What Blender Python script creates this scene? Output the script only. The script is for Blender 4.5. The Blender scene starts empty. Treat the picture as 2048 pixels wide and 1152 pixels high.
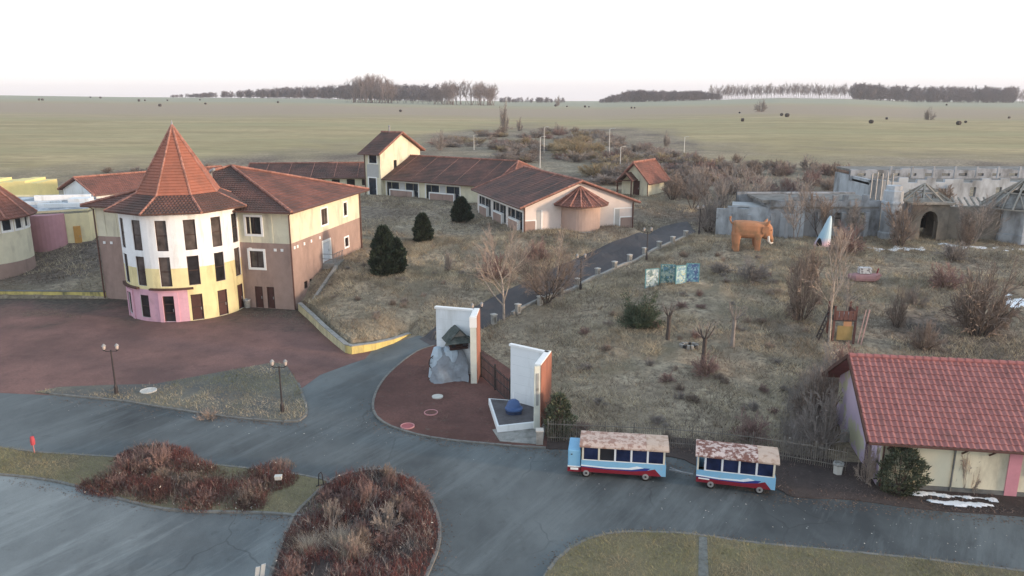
import bpy, math, random
import numpy as np
from mathutils import Vector, Matrix
random.seed(11)
RNG = np.random.default_rng(11)
S = bpy.context.scene
COL = S.collection
# ------------------------------------------------------------------ camera, sky, sun, exposure
H = 20.0
FPX = 1540.0
PITCH = math.atan(386.0 / FPX)
cd = bpy.data.cameras.new("camera")
cam = bpy.data.objects.new("camera", cd)
COL.objects.link(cam)
cam.location = (0, 0, H)
cam.rotation_euler = (math.pi / 2 - PITCH, 0, 0)
cd.sensor_width = 36
cd.lens = 36 * FPX / 2048
cd.clip_start = 0.5
cd.clip_end = 12000
S.camera = cam
S.view_settings.view_transform = 'Standard'
S.view_settings.look = 'None'
S.view_settings.gamma = 1
S.view_settings.use_curve_mapping = False
S.view_settings.exposure = 0.4
SUN_EL, SUN_AZ = math.radians(7), math.atan2(-0.30, 0.95)     # low in the south-east of the picture
W = bpy.data.worlds.new("World")
S.world = W
W.use_nodes = True
wn, wl = W.node_tree.nodes, W.node_tree.links
wn.clear()
wo = wn.new('ShaderNodeOutputWorld')
sky = wn.new('ShaderNodeTexSky')
sky.sky_type = 'NISHITA'
sky.sun_disc = False
sky.sun_elevation = SUN_EL
sky.sun_rotation = math.pi / 2 - SUN_AZ
sky.dust_density = 2.0
b1 = wn.new('ShaderNodeBackground')
b1.inputs[1].default_value = 0.07
wl.new(sky.outputs[0], b1.inputs[0])
tc = wn.new('ShaderNodeTexCoord')
sx = wn.new('ShaderNodeSeparateXYZ')
wl.new(tc.outputs['Generated'], sx.inputs[0])
rp = wn.new('ShaderNodeValToRGB')
cr = rp.color_ramp
cr.elements[0].position = 0.0
cr.elements[0].color = (0.80, 0.77, 0.81, 1)
cr.elements[1].position = 1.0
cr.elements[1].color = (0.39, 0.53, 0.67, 1)
e = cr.elements.new(0.05); e.color = (0.98, 0.97, 0.99, 1)
e = cr.elements.new(0.14); e.color = (1.0, 1.0, 1.0, 1)
e = cr.elements.new(0.30); e.color = (0.72, 0.80, 0.92, 1)
wl.new(sx.outputs[2], rp.inputs[0])
b2 = wn.new('ShaderNodeBackground')
b2.inputs[1].default_value = 0.90
wl.new(rp.outputs[0], b2.inputs[0])
ad = wn.new('ShaderNodeAddShader')
wl.new(b1.outputs[0], ad.inputs[0]); wl.new(b2.outputs[0], ad.inputs[1])
wl.new(ad.outputs[0], wo.inputs[0])
sl = bpy.data.lights.new("sun", 'SUN')
sun = bpy.data.objects.new("sun", sl)
COL.objects.link(sun)
sl.energy = 3.2
sl.angle = math.radians(6)
sl.color = (1.0, 0.74, 0.54)
sd = Vector((math.cos(SUN_EL) * math.cos(SUN_AZ), math.cos(SUN_EL) * math.sin(SUN_AZ), math.sin(SUN_EL)))
sun.rotation_euler = sd.to_track_quat('Z', 'Y').to_euler()
sun.location = (60, -20, 60)

# ------------------------------------------------------------------ pixel <-> world measuring helpers
def ray(u, v):
    a, b = (u - 1024) / FPX, (576 - v) / FPX
    return np.array([a, math.cos(PITCH) + b * math.sin(PITCH), -math.sin(PITCH) + b * math.cos(PITCH)])
def P(u, v, z=0.0):
    d = ray(u, v); t = (z - H) / d[2]
    return Vector((d[0] * t, d[1] * t, z))
def topz(y, v):
    return H - y * math.tan(PITCH + math.atan((v - 576) / FPX))
def XatD(u, y, z):
    zd = y * math.cos(PITCH) + (H - z) * math.sin(PITCH)
    return (u - 1024) / FPX * zd

# ------------------------------------------------------------------ terrain
FLATPX = [(-900, 600), (216, 599), (300, 590), (560, 610), (598, 619), (645, 664), (692, 702), (705, 704), (752, 695), (787, 684),
          (822, 668), (860, 672), (905, 690), (960, 705), (1023, 740), (1080, 800), (1100, 880), (1400, 915), (1690, 942)]
FLAT = [P(u, v, 0).xy for u, v in FLATPX]
FLAT = [(-160, FLAT[0][1] + .55)] + [(p.x + (.42 if i in (4, 5) else 0), p.y + (.55 if i < 10 else 0)) for i, p in enumerate(FLAT) if i] + [(18.0, 48.5), (50, 43), (160, 40), (160, -80), (-160, -80)]
CTRL = [  # u, v, z
    (600, 611, .75), (645, 650, .75), (702, 690, .7), (754, 687, .55), (787, 678, .35), (822, 667, .05),
    (612, 590, 1.0), (630, 560, 2.0), (660, 525, 2.9), (720, 495, 2.95), (690, 560, 2.3), (770, 550, 2.3), (700, 620, 1.3), (845, 483, 3.1),
    (922, 443, 3.6), (870, 590, 1.7), (760, 640, 1.0), (850, 640, .7), (740, 400, 4.1), (765, 391, 4.15), (933, 406, 4.1),
    (945, 421, 4.1), (1048, 462, 4.1), (1150, 468, 4.05), (1278, 456, 4.2), (870, 672, .25), (960, 622, 1.0), (1060, 590, 1.7),
    (985, 645, .8), (1040, 622, 1.15), (1122, 593, 1.6), (1162, 580, 1.8), (1230, 540, 2.4), (1295, 512, 2.9), (1398, 468, 3.7),
    (1270, 470, 3.4), (1180, 508, 2.9), (1480, 500, 3.9), (1560, 497, 3.9), (1345, 572, 2.8), (1280, 655, 1.6), (1335, 678, 1.35),
    (1460, 690, 1.2), (1405, 735, .8), (1300, 780, .5), (1200, 800, .35), (1120, 800, .1), (1100, 740, .3), (1060, 700, .4),
    (1500, 800, .4), (1670, 680, 1.3), (1950, 672, 1.3), (1900, 600, 2.2), (2040, 622, 2.0), (1640, 492, 3.8),
    (1750, 502, 3.7), (2048, 512, 3.7), (1850, 480, 3.8), (2040, 480, 3.8), (1720, 562, 2.8), (1640, 800, .3), (1580, 860, .05), (1200, 870, .0), (1400, 890, 0),
    (1285, 388, 5.0), (1330, 372, 5.1), (1150, 330, 5.5), (1000, 290, 6.0), (1300, 330, 5.6), (1500, 400, 4.6), (1700, 400, 4.6), (1950, 400, 4.6),
    (100, 560, .8), (40, 540, .6), (100, 485, 2.2), (180, 492, 2.1), (-100, 480, 2.2), (100, 410, 4.0), (250, 400, 3.6), (0, 350, 4.9), (600, 370, 3.8),
    (600, 320, 5.0), (300, 320, 5.0), (-200, 350, 4.9), (1900, 340, 5.2), (1600, 330, 5.2), (2300, 400, 4.6), (2300, 520, 3.6), (2300, 340, 5.2), (-300, 480, 2.2), (-300, 580, .3)]
CW = [(*P(u, v, z).xy, z) for u, v, z in CTRL]
CW += [(26, 52, .3), (36, 52, .3), (60, 55, .6), (100, 60, 1), (150, 80, 3), (-150, 80, .6), (-150, 100, 3.5), (-150, 150, 5.2), (150, 150, 5.4), (0, 190, 6.3), (90, 190, 6), (-90, 190, 5.6), (-150, 200, 5.6), (150, 200, 6)]
CW += [(x, y, 0) for x, y in FLAT[12:20]]
CW = np.array(CW)
def _solve():
    n = len(CW)
    D = np.hypot(CW[:, None, 0] - CW[None, :, 0], CW[:, None, 1] - CW[None, :, 1])
    A = np.zeros((n + 1, n + 1)); A[:n, :n] = -D - np.eye(n) * 1.0; A[:n, n] = 1; A[n, :n] = 1
    return np.linalg.solve(A, np.append(CW[:, 2], 0))
RW = _solve()
def inpoly(x, y, poly):
    c = np.zeros(np.shape(x), bool); n = len(poly)
    for i in range(n):
        x0, y0 = poly[i]; x1, y1 = poly[(i + 1) % n]
        if y0 == y1: continue
        k = ((y0 > y) != (y1 > y)) & (x < (x1 - x0) * (y - y0) / (y1 - y0) + x0)
        c ^= k
    return c
CRV = np.array([[-1500, 188], [0, 190.5], [250, 194], [630, 197], [860, 203], [1000, 205], [1200, 206], [1400, 201], [1560, 196], [1700, 198], [1830, 204], [2048, 206], [3500, 206]])
def fbm(x, y, seed=0, octv=4):
    r = np.random.default_rng(seed); out = 0; a = 1.0; f = 1.0
    for i in range(octv):
        for k in range(3):
            t = r.uniform(0, 6.283); ph = r.uniform(0, 6.283); w = f * r.uniform(.7, 1.4)
            out = out + a / 3 * np.sin((x * math.cos(t) + y * math.sin(t)) * w + ph)
        a *= .55; f *= 2.1
    return out
def T(x, y):
    x = np.asarray(x, float); y = np.asarray(y, float)
    sh = np.broadcast(x, y).shape
    x = np.broadcast_to(x, sh).ravel(); y = np.broadcast_to(y, sh).ravel()
    z = np.zeros(len(x))
    near = (y < 200) & (y > 20) & (np.abs(x) < 260)
    xi, yi = x[near], y[near]; zi = np.full(len(xi), RW[-1])
    for i in range(len(CW)):
        zi -= RW[i] * np.hypot(xi - CW[i, 0], yi - CW[i, 1])
    zi = np.maximum(zi, -.2) + .10 * fbm(xi, yi, 3) * np.clip(zi, 0, 1)
    z[near] = zi
    z[inpoly(x, y, FLAT)] = 0
    z[y <= 20] = 0
    px = 1024 + 1588 * x / np.maximum(y, 1)
    zc = 20 - .794 * (np.interp(px, CRV[:, 0], CRV[:, 1]) - 190)
    s = np.clip((y - 160) / 1140, 0, 1)
    zf = 5.6 + (zc - 5.6) * s ** 1.15 + np.where(y > 1300, -(y - 1300) * .006, 0) + .5 * fbm(x / 70, y / 110, 5) * np.clip((y - 200) / 300, 0, 1) * np.clip((1300 - y) / 400, 0, 1)
    b = np.clip((y - 135) / 60, 0, 1); b = b * b * (3 - 2 * b)
    b = np.where((np.abs(x) > 250) & (y > 75), 1, b)
    return (z * (1 - b) + zf * b).reshape(sh)
_TS = np.geomspace(20, 3200, 5000)
def G(u, v, dz=0.0):
    d = ray(u, v); t = _TS / np.hypot(d[0], d[1])
    x, y, z = d[0] * t, d[1] * t, H + d[2] * t
    k = int(np.argmax(z < T(x, y)))
    return Vector((float(x[k]), float(y[k]), float(T(x[k], y[k])) + dz))
def TZ(x, y): return float(T(np.array([x]), np.array([y]))[0])

# ------------------------------------------------------------------ materials
SAT = .70
def lin(c):
    g = .3 * c[0] + .6 * c[1] + .1 * c[2]; c = tuple(g + (x - g) * SAT for x in c)
    return tuple((x / 255 / 12.92) if x <= 10 else (((x / 255) + .055) / 1.055) ** 2.4 for x in c)
class NT:
    def __init__(s, m):
        s.t = m.node_tree; s.t.nodes.clear()
        s.out = s.n('ShaderNodeOutputMaterial'); s.b = s.n('ShaderNodeBsdfPrincipled')
        s.l(s.b.outputs[0], s.out.inputs[0])
        s.geo = s.n('ShaderNodeNewGeometry')
    def n(s, k): return s.t.nodes.new(k)
    def l(s, a, b): s.t.links.new(a, b)
    def noise(s, scale, detail=4, vec=None, rough=.6, stretch=None):
        v = vec or s.geo.outputs['Position']
        if stretch:
            mp = s.n('ShaderNodeMapping'); mp.inputs['Scale'].default_value = stretch; s.l(v, mp.inputs[0]); v = mp.outputs[0]
        n = s.n('ShaderNodeTexNoise'); n.inputs['Scale'].default_value = scale; n.inputs['Detail'].default_value = detail
        n.inputs['Roughness'].default_value = rough; s.l(v, n.inputs['Vector']); return n.outputs['Fac']
    def rng(s, fac, a, b, c=0.0, d=1.0):
        m = s.n('ShaderNodeMapRange'); m.inputs[1].default_value = a; m.inputs[2].default_value = b
        m.inputs[3].default_value = c; m.inputs[4].default_value = d; s.l(fac, m.inputs[0]); return m.outputs[0]
    def math(s, op, a, b=None):
        m = s.n('ShaderNodeMath'); m.operation = op
        for i, q in enumerate((a, b)):
            if q is None: continue
            if isinstance(q, (int, float)): m.inputs[i].default_value = q
            else: s.l(q, m.inputs[i])
        return m.outputs[0]
    def mix(s, fac, a, b, mode='MIX'):
        m = s.n('ShaderNodeMix'); m.data_type = 'RGBA'; m.blend_type = mode
        for sock, q in ((m.inputs[0], fac), (m.inputs[6], a), (m.inputs[7], b)):
            if isinstance(q, (int, float)): sock.default_value = q
            elif isinstance(q, tuple): sock.default_value = (*q[:3], 1)
            else: s.l(q, sock)
        return m.outputs[2]
    def bump(s, fac, dist, strength=1.0):
        b = s.n('ShaderNodeBump'); b.inputs['Distance'].default_value = dist; b.inputs['Strength'].default_value = strength
        s.l(fac, b.inputs['Height']); s.l(b.outputs[0], s.b.inputs['Normal'])
    def attr(s, name):
        a = s.n('ShaderNodeAttribute'); a.attribute_name = name; return a.outputs['Fac']
MC = {}
def sc(c, k): return tuple(min(1, x * k) for x in c)
def mat(name, rgb, rough=.85, var=.15, scale=2.0, stain=None, sscale=1.0, sth=(.5, .7), sstretch=None, bump=0.0, bscale=20, island=0.0, metal=0.0, spec=.3):
    if name in MC: return MC[name]
    m = bpy.data.materials.new(name); m.use_nodes = True; t = NT(m); c = lin(rgb)
    col = t.mix(t.rng(t.noise(scale, 5), .3, .7), sc(c, 1 - var), sc(c, 1 + var))
    if island:
        col = t.mix(t.geo.outputs['Random Per Island'], t.mix(1.0, col, (1 - island,) * 3, 'MULTIPLY'), t.mix(1.0, col, (1 + island,) * 3, 'MULTIPLY'))
    if stain:
        col = t.mix(t.rng(t.noise(sscale, 6, stretch=sstretch), sth[0], sth[1]), col, lin(stain))
    t.l(col, t.b.inputs['Base Color'])
    t.b.inputs['Roughness'].default_value = rough; t.b.inputs['Metallic'].default_value = metal
    t.b.inputs['Specular IOR Level'].default_value = spec
    if bump: t.bump(t.noise(bscale, 4), bump)
    MC[name] = m
    return m
def tile_mat(name, rgb, dark, colw=.3, var=.25, moss=(.45, .7), bump=.03):
    if name in MC: return MC[name]
    m = bpy.data.materials.new(name); m.use_nodes = True; t = NT(m); c = lin(rgb)
    uv = t.n('ShaderNodeUVMap'); s = t.n('ShaderNodeSeparateXYZ'); t.l(uv.outputs[0], s.inputs[0])
    fx = t.math('FLOOR', t.math('DIVIDE', s.outputs[0], colw)); fy = t.math('FLOOR', s.outputs[1])
    cb = t.n('ShaderNodeCombineXYZ'); t.l(fx, cb.inputs[0]); t.l(fy, cb.inputs[1])
    wn_ = t.n('ShaderNodeTexWhiteNoise'); wn_.noise_dimensions = '2D'; t.l(cb.outputs[0], wn_.inputs['Vector'])
    col = t.mix(wn_.outputs['Value'], sc(c, 1 - var), sc(c, 1 + var))
    col = t.mix(t.rng(t.noise(.35, 6), moss[0], moss[1]), col, lin(dark))
    col = t.mix(t.rng(t.noise(2.5, 4), .35, .75, 0, .5), col, lin(dark))
    t.l(col, t.b.inputs['Base Color']); t.b.inputs['Roughness'].default_value = .8; t.b.inputs['Specular IOR Level'].default_value = .25
    wv = t.math('SINE', t.math('MULTIPLY', s.outputs[0], 2 * math.pi / colw)); t.bump(wv, bump)
    MC[name] = m
    return m
def glass_mat(name, rgb, rough=.08):
    if name in MC: return MC[name]
    m = bpy.data.materials.new(name); m.use_nodes = True; t = NT(m); c = lin(rgb)
    t.l(t.mix(t.rng(t.noise(.9, 3), .3, .7), sc(c, .4), sc(c, 1.6)), t.b.inputs['Base Color'])
    t.b.inputs['Roughness'].default_value = rough; t.b.inputs['Specular IOR Level'].default_value = .25
    MC[name] = m
    return m

# ------------------------------------------------------------------ mesh building
class MB:
    def __init__(s): s.v = []; s.f = []; s.m = []; s.uv = []
    def face(s, pts, mi=0, uv=None):
        i = len(s.v); s.v += [tuple(p) for p in pts]; s.f.append(tuple(range(i, i + len(pts)))); s.m.append(mi); s.uv.append(uv)
    def idx(s, vs, fs, mi=0):
        i = len(s.v); s.v += [tuple(p) for p in vs]
        for f in fs: s.f.append(tuple(i + k for k in f)); s.m.append(mi); s.uv.append(None)
    def hexa(s, c, mi=0):
        s.idx(c, [(0, 3, 2, 1), (4, 5, 6, 7), (0, 1, 5, 4), (1, 2, 6, 5), (2, 3, 7, 6), (3, 0, 4, 7)], mi)
    def box(s, cx, cy, cz, sx, sy, sz, rz=0.0, mi=0, tilt=None):
        ca, sa = math.cos(rz), math.sin(rz); c = []
        for dz in (-.5, .5):
            for dx, dy in ((-.5, -.5), (.5, -.5), (.5, .5), (-.5, .5)):
                p = Vector((dx * sx, dy * sy, dz * sz))
                if tilt: p = tilt @ p
                c.append((cx + p.x * ca - p.y * sa, cy + p.x * sa + p.y * ca, cz + p.z))
        s.hexa(c, mi)
    def bar(s, a, b, w, h=None, mi=0):
        a, b = Vector(a), Vector(b); h = h or w; d = (b - a).normalized()
        up = Vector((0, 0, 1)) if abs(d.z) < .95 else Vector((1, 0, 0))
        x = d.cross(up).normalized() * w / 2; y = x.normalized().cross(d) * h / 2
        s.hexa([a - x - y, a + x - y, a + x + y, a - x + y, b - x - y, b + x - y, b + x + y, b - x + y], mi)
    def tube(s, pts, rs, n=6, mi=0, cap=True):
        pts = [Vector(p) for p in pts]; i0 = len(s.v); k = len(pts)
        ref = Vector((.3, .2, 1)) if abs((pts[-1] - pts[0]).normalized().z) < .9 else Vector((1, .1, .2))
        for j, p in enumerate(pts):
            d = (pts[min(j + 1, k - 1)] - pts[max(j - 1, 0)]).normalized()
            x = d.cross(ref).normalized(); y = d.cross(x)
            r = rs[j] if isinstance(rs, (list, tuple)) else rs
            for q in range(n):
                a = 2 * math.pi * q / n; w = p + (x * math.cos(a) + y * math.sin(a)) * r; s.v.append((w.x, w.y, w.z))
        for j in range(k - 1):
            for q in range(n):
                s.f.append((i0 + j * n + q, i0 + j * n + (q + 1) % n, i0 + (j + 1) * n + (q + 1) % n, i0 + (j + 1) * n + q)); s.m.append(mi); s.uv.append(None)
        if cap and n > 3:
            s.f.append(tuple(range(i0 + n - 1, i0 - 1, -1))); s.m.append(mi); s.uv.append(None)
            s.f.append(tuple(range(i0 + (k - 1) * n, i0 + k * n))); s.m.append(mi); s.uv.append(None)
    def lathe(s, prof, n=24, cx=0, cy=0, mi=0, a0=0.0):
        i0 = len(s.v)
        for r, z in prof:
            for q in range(n):
                a = a0 + 2 * math.pi * q / n; s.v.append((cx + r * math.cos(a), cy + r * math.sin(a), z))
        for j in range(len(prof) - 1):
            for q in range(n):
                s.f.append((i0 + j * n + q, i0 + j * n + (q + 1) % n, i0 + (j + 1) * n + (q + 1) % n, i0 + (j + 1) * n + q)); s.m.append(mi); s.uv.append(None)
    def prism(s, poly, z0, z1, mi=0, mtop=None):
        n = len(poly); b = [(p[0], p[1], z0) for p in poly]; t = [(p[0], p[1], z1) for p in poly]
        ar = sum(poly[i][0] * poly[(i + 1) % n][1] - poly[(i + 1) % n][0] * poly[i][1] for i in range(n))
        if ar < 0: b.reverse(); t.reverse()
        s.face(t, mi if mtop is None else mtop); s.face(b[::-1], mi)
        for i in range(n): s.face([b[i], b[(i + 1) % n], t[(i + 1) % n], t[i]], mi)
    def mesh(s, name, mats, smooth=False):
        me = bpy.data.meshes.new(name); me.from_pydata(s.v, [], s.f)
        for m in (mats if isinstance(mats, (list, tuple)) else [mats]): me.materials.append(m)
        if any(s.m): me.polygons.foreach_set('material_index', s.m)
        if any(u is not None for u in s.uv):
            L = me.uv_layers.new(name='UVMap'); dat = []
            for f, u in zip(s.f, s.uv):
                for q in range(len(f)): dat += list(u[q]) if u is not None else [0, 0]
            L.data.foreach_set('uv', dat)
        if smooth: me.polygons.foreach_set('use_smooth', [True] * len(me.polygons))
        me.update()
        return me
    def obj(s, name, mats, parent=None, loc=None, smooth=False):
        o = bpy.data.objects.new(name, s.mesh(name, mats, smooth)); COL.objects.link(o)
        if parent: o.parent = parent
        if loc is not None: o.location = loc
        return o
def npobj(name, V, Fc, mats, parent=None, attrs=None, kind=None):
    me = bpy.data.meshes.new(name); k = Fc.shape[1]
    me.vertices.add(len(V)); me.vertices.foreach_set('co', np.ascontiguousarray(V, dtype=np.float32).ravel())
    me.loops.add(Fc.size); me.loops.foreach_set('vertex_index', np.ascontiguousarray(Fc, dtype=np.int32).ravel())
    me.polygons.add(len(Fc)); me.polygons.foreach_set('loop_start', np.arange(0, Fc.size, k, dtype=np.int32))
    me.update(calc_edges=True); me.validate()
    for m in (mats if isinstance(mats, (list, tuple)) else [mats]): me.materials.append(m)
    for a, val in (attrs or {}).items():
        at = me.attributes.new(a, 'FLOAT', 'POINT'); at.data.foreach_set('value', np.ascontiguousarray(val, dtype=np.float32))
    o = bpy.data.objects.new(name, me); COL.objects.link(o)
    if parent: o.parent = parent
    if kind: o['kind'] = kind
    return o
def tag(o, label=None, cat=None, group=None, kind=None):
    if label: o['label'] = label
    if cat: o['category'] = cat
    if group: o['group'] = group
    if kind: o['kind'] = kind
    return o
def thing(name, label, cat, loc=(0, 0, 0), rz=0.0, group=None):
    o = bpy.data.objects.new(name, None); COL.objects.link(o); o.empty_display_size = .3
    o.location = loc; o.rotation_euler = (0, 0, rz)
    return tag(o, label, cat, group)
def dup(o, loc, rz=0.0, label=None, scale=None, parent=None):
    c = o.copy(); COL.objects.link(c)
    if parent is None:
        c.location = loc; c.rotation_euler = (0, 0, rz)
        if label: c['label'] = label
        if scale: c.scale = scale if isinstance(scale, (tuple, list)) else (scale,) * 3
    else: c.parent = parent
    for ch in o.children: dup(ch, None, parent=c)
    return c
class Frame:
    def __init__(s, x, y, z, rz): s.o = Vector((x, y, z)); s.rz = rz; s.M = Matrix.Rotation(rz, 3, 'Z'); s.I = s.M.inverted()
    def loc(s, w): return s.I @ (Vector(w) - s.o)
    def hit(s, u, v, axis, val):           # point where the view ray meets the local plane
        d = s.I @ Vector(ray(u, v)); o = s.I @ (Vector((0, 0, H)) - s.o); t = (val - o[axis]) / d[axis]
        return o + d * t
    def rect(s, px, axis, val):            # pixel rectangle -> (a0,a1,z0,z1) on the local plane
        a = s.hit(px[0], px[1], axis, val); b = s.hit(px[2], px[3], axis, val); k = 1 - axis
        c = s.hit(px[0], px[3], axis, val); e_ = s.hit(px[2], px[1], axis, val)
        return (min(a[k], b[k]), max(a[k], b[k]), (b.z + c.z) / 2, (a.z + e_.z) / 2)
# walls in (a = distance along, z, d = distance outward) space
def abox(mb, fm, a0, a1, z0, z1, d0, d1, mi=0):
    mb.hexa([fm(a0, z0, d1), fm(a1, z0, d1), fm(a1, z0, d0), fm(a0, z0, d0), fm(a0, z1, d1), fm(a1, z1, d1), fm(a1, z1, d0), fm(a0, z1, d0)], mi)
def line_map(p0, p1):
    p0, p1 = Vector(p0[:2]), Vector(p1[:2]); d = (p1 - p0).normalized(); n = Vector((d.y, -d.x))
    return lambda a, z, dd=0.0: (p0.x + d.x * a + n.x * dd, p0.y + d.y * a + n.y * dd, z)
def arc_map(cx, cy, r):
    return lambda a, z, dd=0.0: (cx + (r + dd) * math.cos(a), cy + (r + dd) * math.sin(a), z)
def wall(mb, fm, a0, a1, z0, z1, ops, bands, depth=.16, mrev=None, extra=()):
    us = sorted({a0, a1, *[o[0] for o in ops], *[o[1] for o in ops], *extra}); us = [u for u in us if a0 - 1e-6 <= u <= a1 + 1e-6]
    zs = sorted({z0, z1, *[o[2] for o in ops], *[o[3] for o in ops], *[b[0] for b in bands]}); zs = [z for z in zs if z0 - 1e-6 <= z <= z1 + 1e-6]
    def bm(a, z):
        r = 0
        for b in bands:
            if z >= b[0]: r = b[1](a) if callable(b[1]) else b[1]
        return r
    opn = lambda a, z: any(o[0] < a < o[1] and o[2] < z < o[3] for o in ops)
    for i in range(len(us) - 1):
        for j in range(len(zs) - 1):
            am, zm = (us[i] + us[i + 1]) / 2, (zs[j] + zs[j + 1]) / 2
            if not opn(am, zm): mb.face([fm(us[i], zs[j]), fm(us[i + 1], zs[j]), fm(us[i + 1], zs[j + 1]), fm(us[i], zs[j + 1])], bm(am, zm))
    for o in ops:
        mi = bm((o[0] + o[1]) / 2, (o[2] + o[3]) / 2) if mrev is None else mrev
        a, b, c, d = o[:4]
        mb.face([fm(a, c), fm(a, d), fm(a, d, -depth), fm(a, c, -depth)], mi); mb.face([fm(b, d), fm(b, c), fm(b, c, -depth), fm(b, d, -depth)], mi)
        mb.face([fm(b, c), fm(a, c), fm(a, c, -depth), fm(b, c, -depth)], mi); mb.face([fm(a, d), fm(b, d), fm(b, d, -depth), fm(a, d, -depth)], mi)
def window(parent, fm, o, frame_m, glass_m, depth=.14, fw=.07, bars=(1, 1), surround=None, sw=.22, name='window', k=1.0):
    if glass_m.name == 'dark_glass' and random.random() < .4: glass_m = glass_mat('curtained_glass', (84, 74, 70))
    a0, a1, z0, z1 = o[:4]; mb = MB(); w = fw * k            # k converts metres to the a unit (radians on a drum)
    for q in range(bars[0] + 1):
        a = a0 + (a1 - a0 - w) * q / bars[0]; abox(mb, fm, a, a + w, z0, z1, -depth, -depth + .07)
    for q in range(bars[1] + 1):
        z = z0 + (z1 - z0 - fw) * q / bars[1]; abox(mb, fm, a0 + w, a1 - w, z, z + fw, -depth + .003, -depth + .066)
    wo_ = mb.obj(name, frame_m, parent)
    pb = MB(); pb.face([fm(a0, z0, -depth + .02), fm(a1, z0, -depth + .02), fm(a1, z1, -depth + .02), fm(a0, z1, -depth + .02)]); pb.obj('pane', glass_m, wo_)
    if surround:
        sb = MB(); s_ = sw * k
        abox(sb, fm, a0 - s_, a0, z0 - sw, z1 + sw, -.02, .05); abox(sb, fm, a1, a1 + s_, z0 - sw, z1 + sw, -.02, .05)
        abox(sb, fm, a0, a1, z1, z1 + sw, -.02, .047); abox(sb, fm, a0, a1, z0 - sw, z0, -.02, .047)
        sb.obj('window_surround', surround, wo_)
    return wo_
def slope(mb, e0, e1, t0, t1, n=12, step=.05, thick=.14, mi=0):
    e0, e1, t0, t1 = map(Vector, (e0, e1, t0, t1))
    nn = (e1 - e0).cross((t0 + t1) / 2 - e0).normalized()
    if nn.z < 0: nn = -nn
    ux = (e1 - e0).normalized(); prev = None
    for k in range(n):
        s0, s1 = k / n, (k + 1) / n
        a, b = e0.lerp(t0, s0) + nn * step, e1.lerp(t1, s0) + nn * step
        c, d = e1.lerp(t1, s1) + nn * .006, e0.lerp(t0, s1) + nn * .006
        uv = [((p - e0).dot(ux) + (k % 2) * .15, k + .5) for p in (a, b, c, d)]
        mb.face([a, b, c, d], mi, uv)
        if prev: mb.face([prev[0], prev[1], b, a], mi, [uv[0], uv[1], uv[1], uv[0]])
        prev = (d, c)
    b_ = [p - nn * thick for p in (e0, e1, t1, t0)]
    mb.face([b_[3], b_[2], b_[1], b_[0]], mi, [(0, .5)] * 4)
    mb.face([b_[0], b_[1], e1 + nn * step, e0 + nn * step], mi, [(0, .5)] * 4)
    mb.face([b_[1], b_[2], t1 + nn * .006, e1 + nn * step], mi, [(0, .5)] * 4); mb.face([b_[3], b_[0], e0 + nn * step, t0 + nn * .006], mi, [(0, .5)] * 4)
def ridge(mb, a, b, r=.14, L=.42, mi=0):
    a, b = Vector(a), Vector(b); n = max(2, int((b - a).length / L)); 
    for i in range(n):
        p, q = a.lerp(b, i / n), a.lerp(b, (i + 1.06) / n); mb.tube([p, q], [r * 1.12, r * .86], 6, mi)
# ------------------------------------------------------------------ ground and roads
def smooth(pts, closed=True, n=5):
    pts = [Vector(p[:2]) for p in pts]; out = []; k = len(pts)
    for i in range(k if closed else k - 1):
        p0, p1, p2, p3 = (pts[(i + j) % k] if closed else pts[min(max(i + j, 0), k - 1)] for j in (-1, 0, 1, 2))
        for q in range(n):
            t = q / n; out.append(tuple(.5 * ((2 * p1) + (p2 - p0) * t + (2 * p0 - 5 * p1 + 4 * p2 - p3) * t * t + (3 * p1 - p0 - 3 * p2 + p3) * t ** 3)))
    if not closed: out.append(tuple(pts[-1]))
    return out
def pxp(pts, z=0.0): return [tuple(P(u, v, z).xy) for u, v in pts]
PL = [G(u, v).xy for u, v in [(838, 678), (870, 655), (930, 622), (1000, 588), (1090, 546), (1180, 505), (1270, 468), (1330, 452), (1375, 443)]]
PR = [G(u, v).xy for u, v in [(862, 692), (905, 684), (988, 648), (1040, 620), (1110, 592), (1200, 553), (1295, 510), (1360, 480), (1392, 464)]]
def resample(pts, n):
    pts = [Vector(p) for p in pts]; d = [0]
    for i in range(1, len(pts)): d.append(d[-1] + (pts[i] - pts[i - 1]).length)
    return [(float(np.interp(d[-1] * k / (n - 1), d, [p.x for p in pts])), float(np.interp(d[-1] * k / (n - 1), d, [p.y for p in pts]))) for k in range(n)]
PL = resample(smooth(PL, False), 70); PR = resample(smooth(PR, False), 70)
PATHPOLY = PL + PR[::-1]

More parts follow.
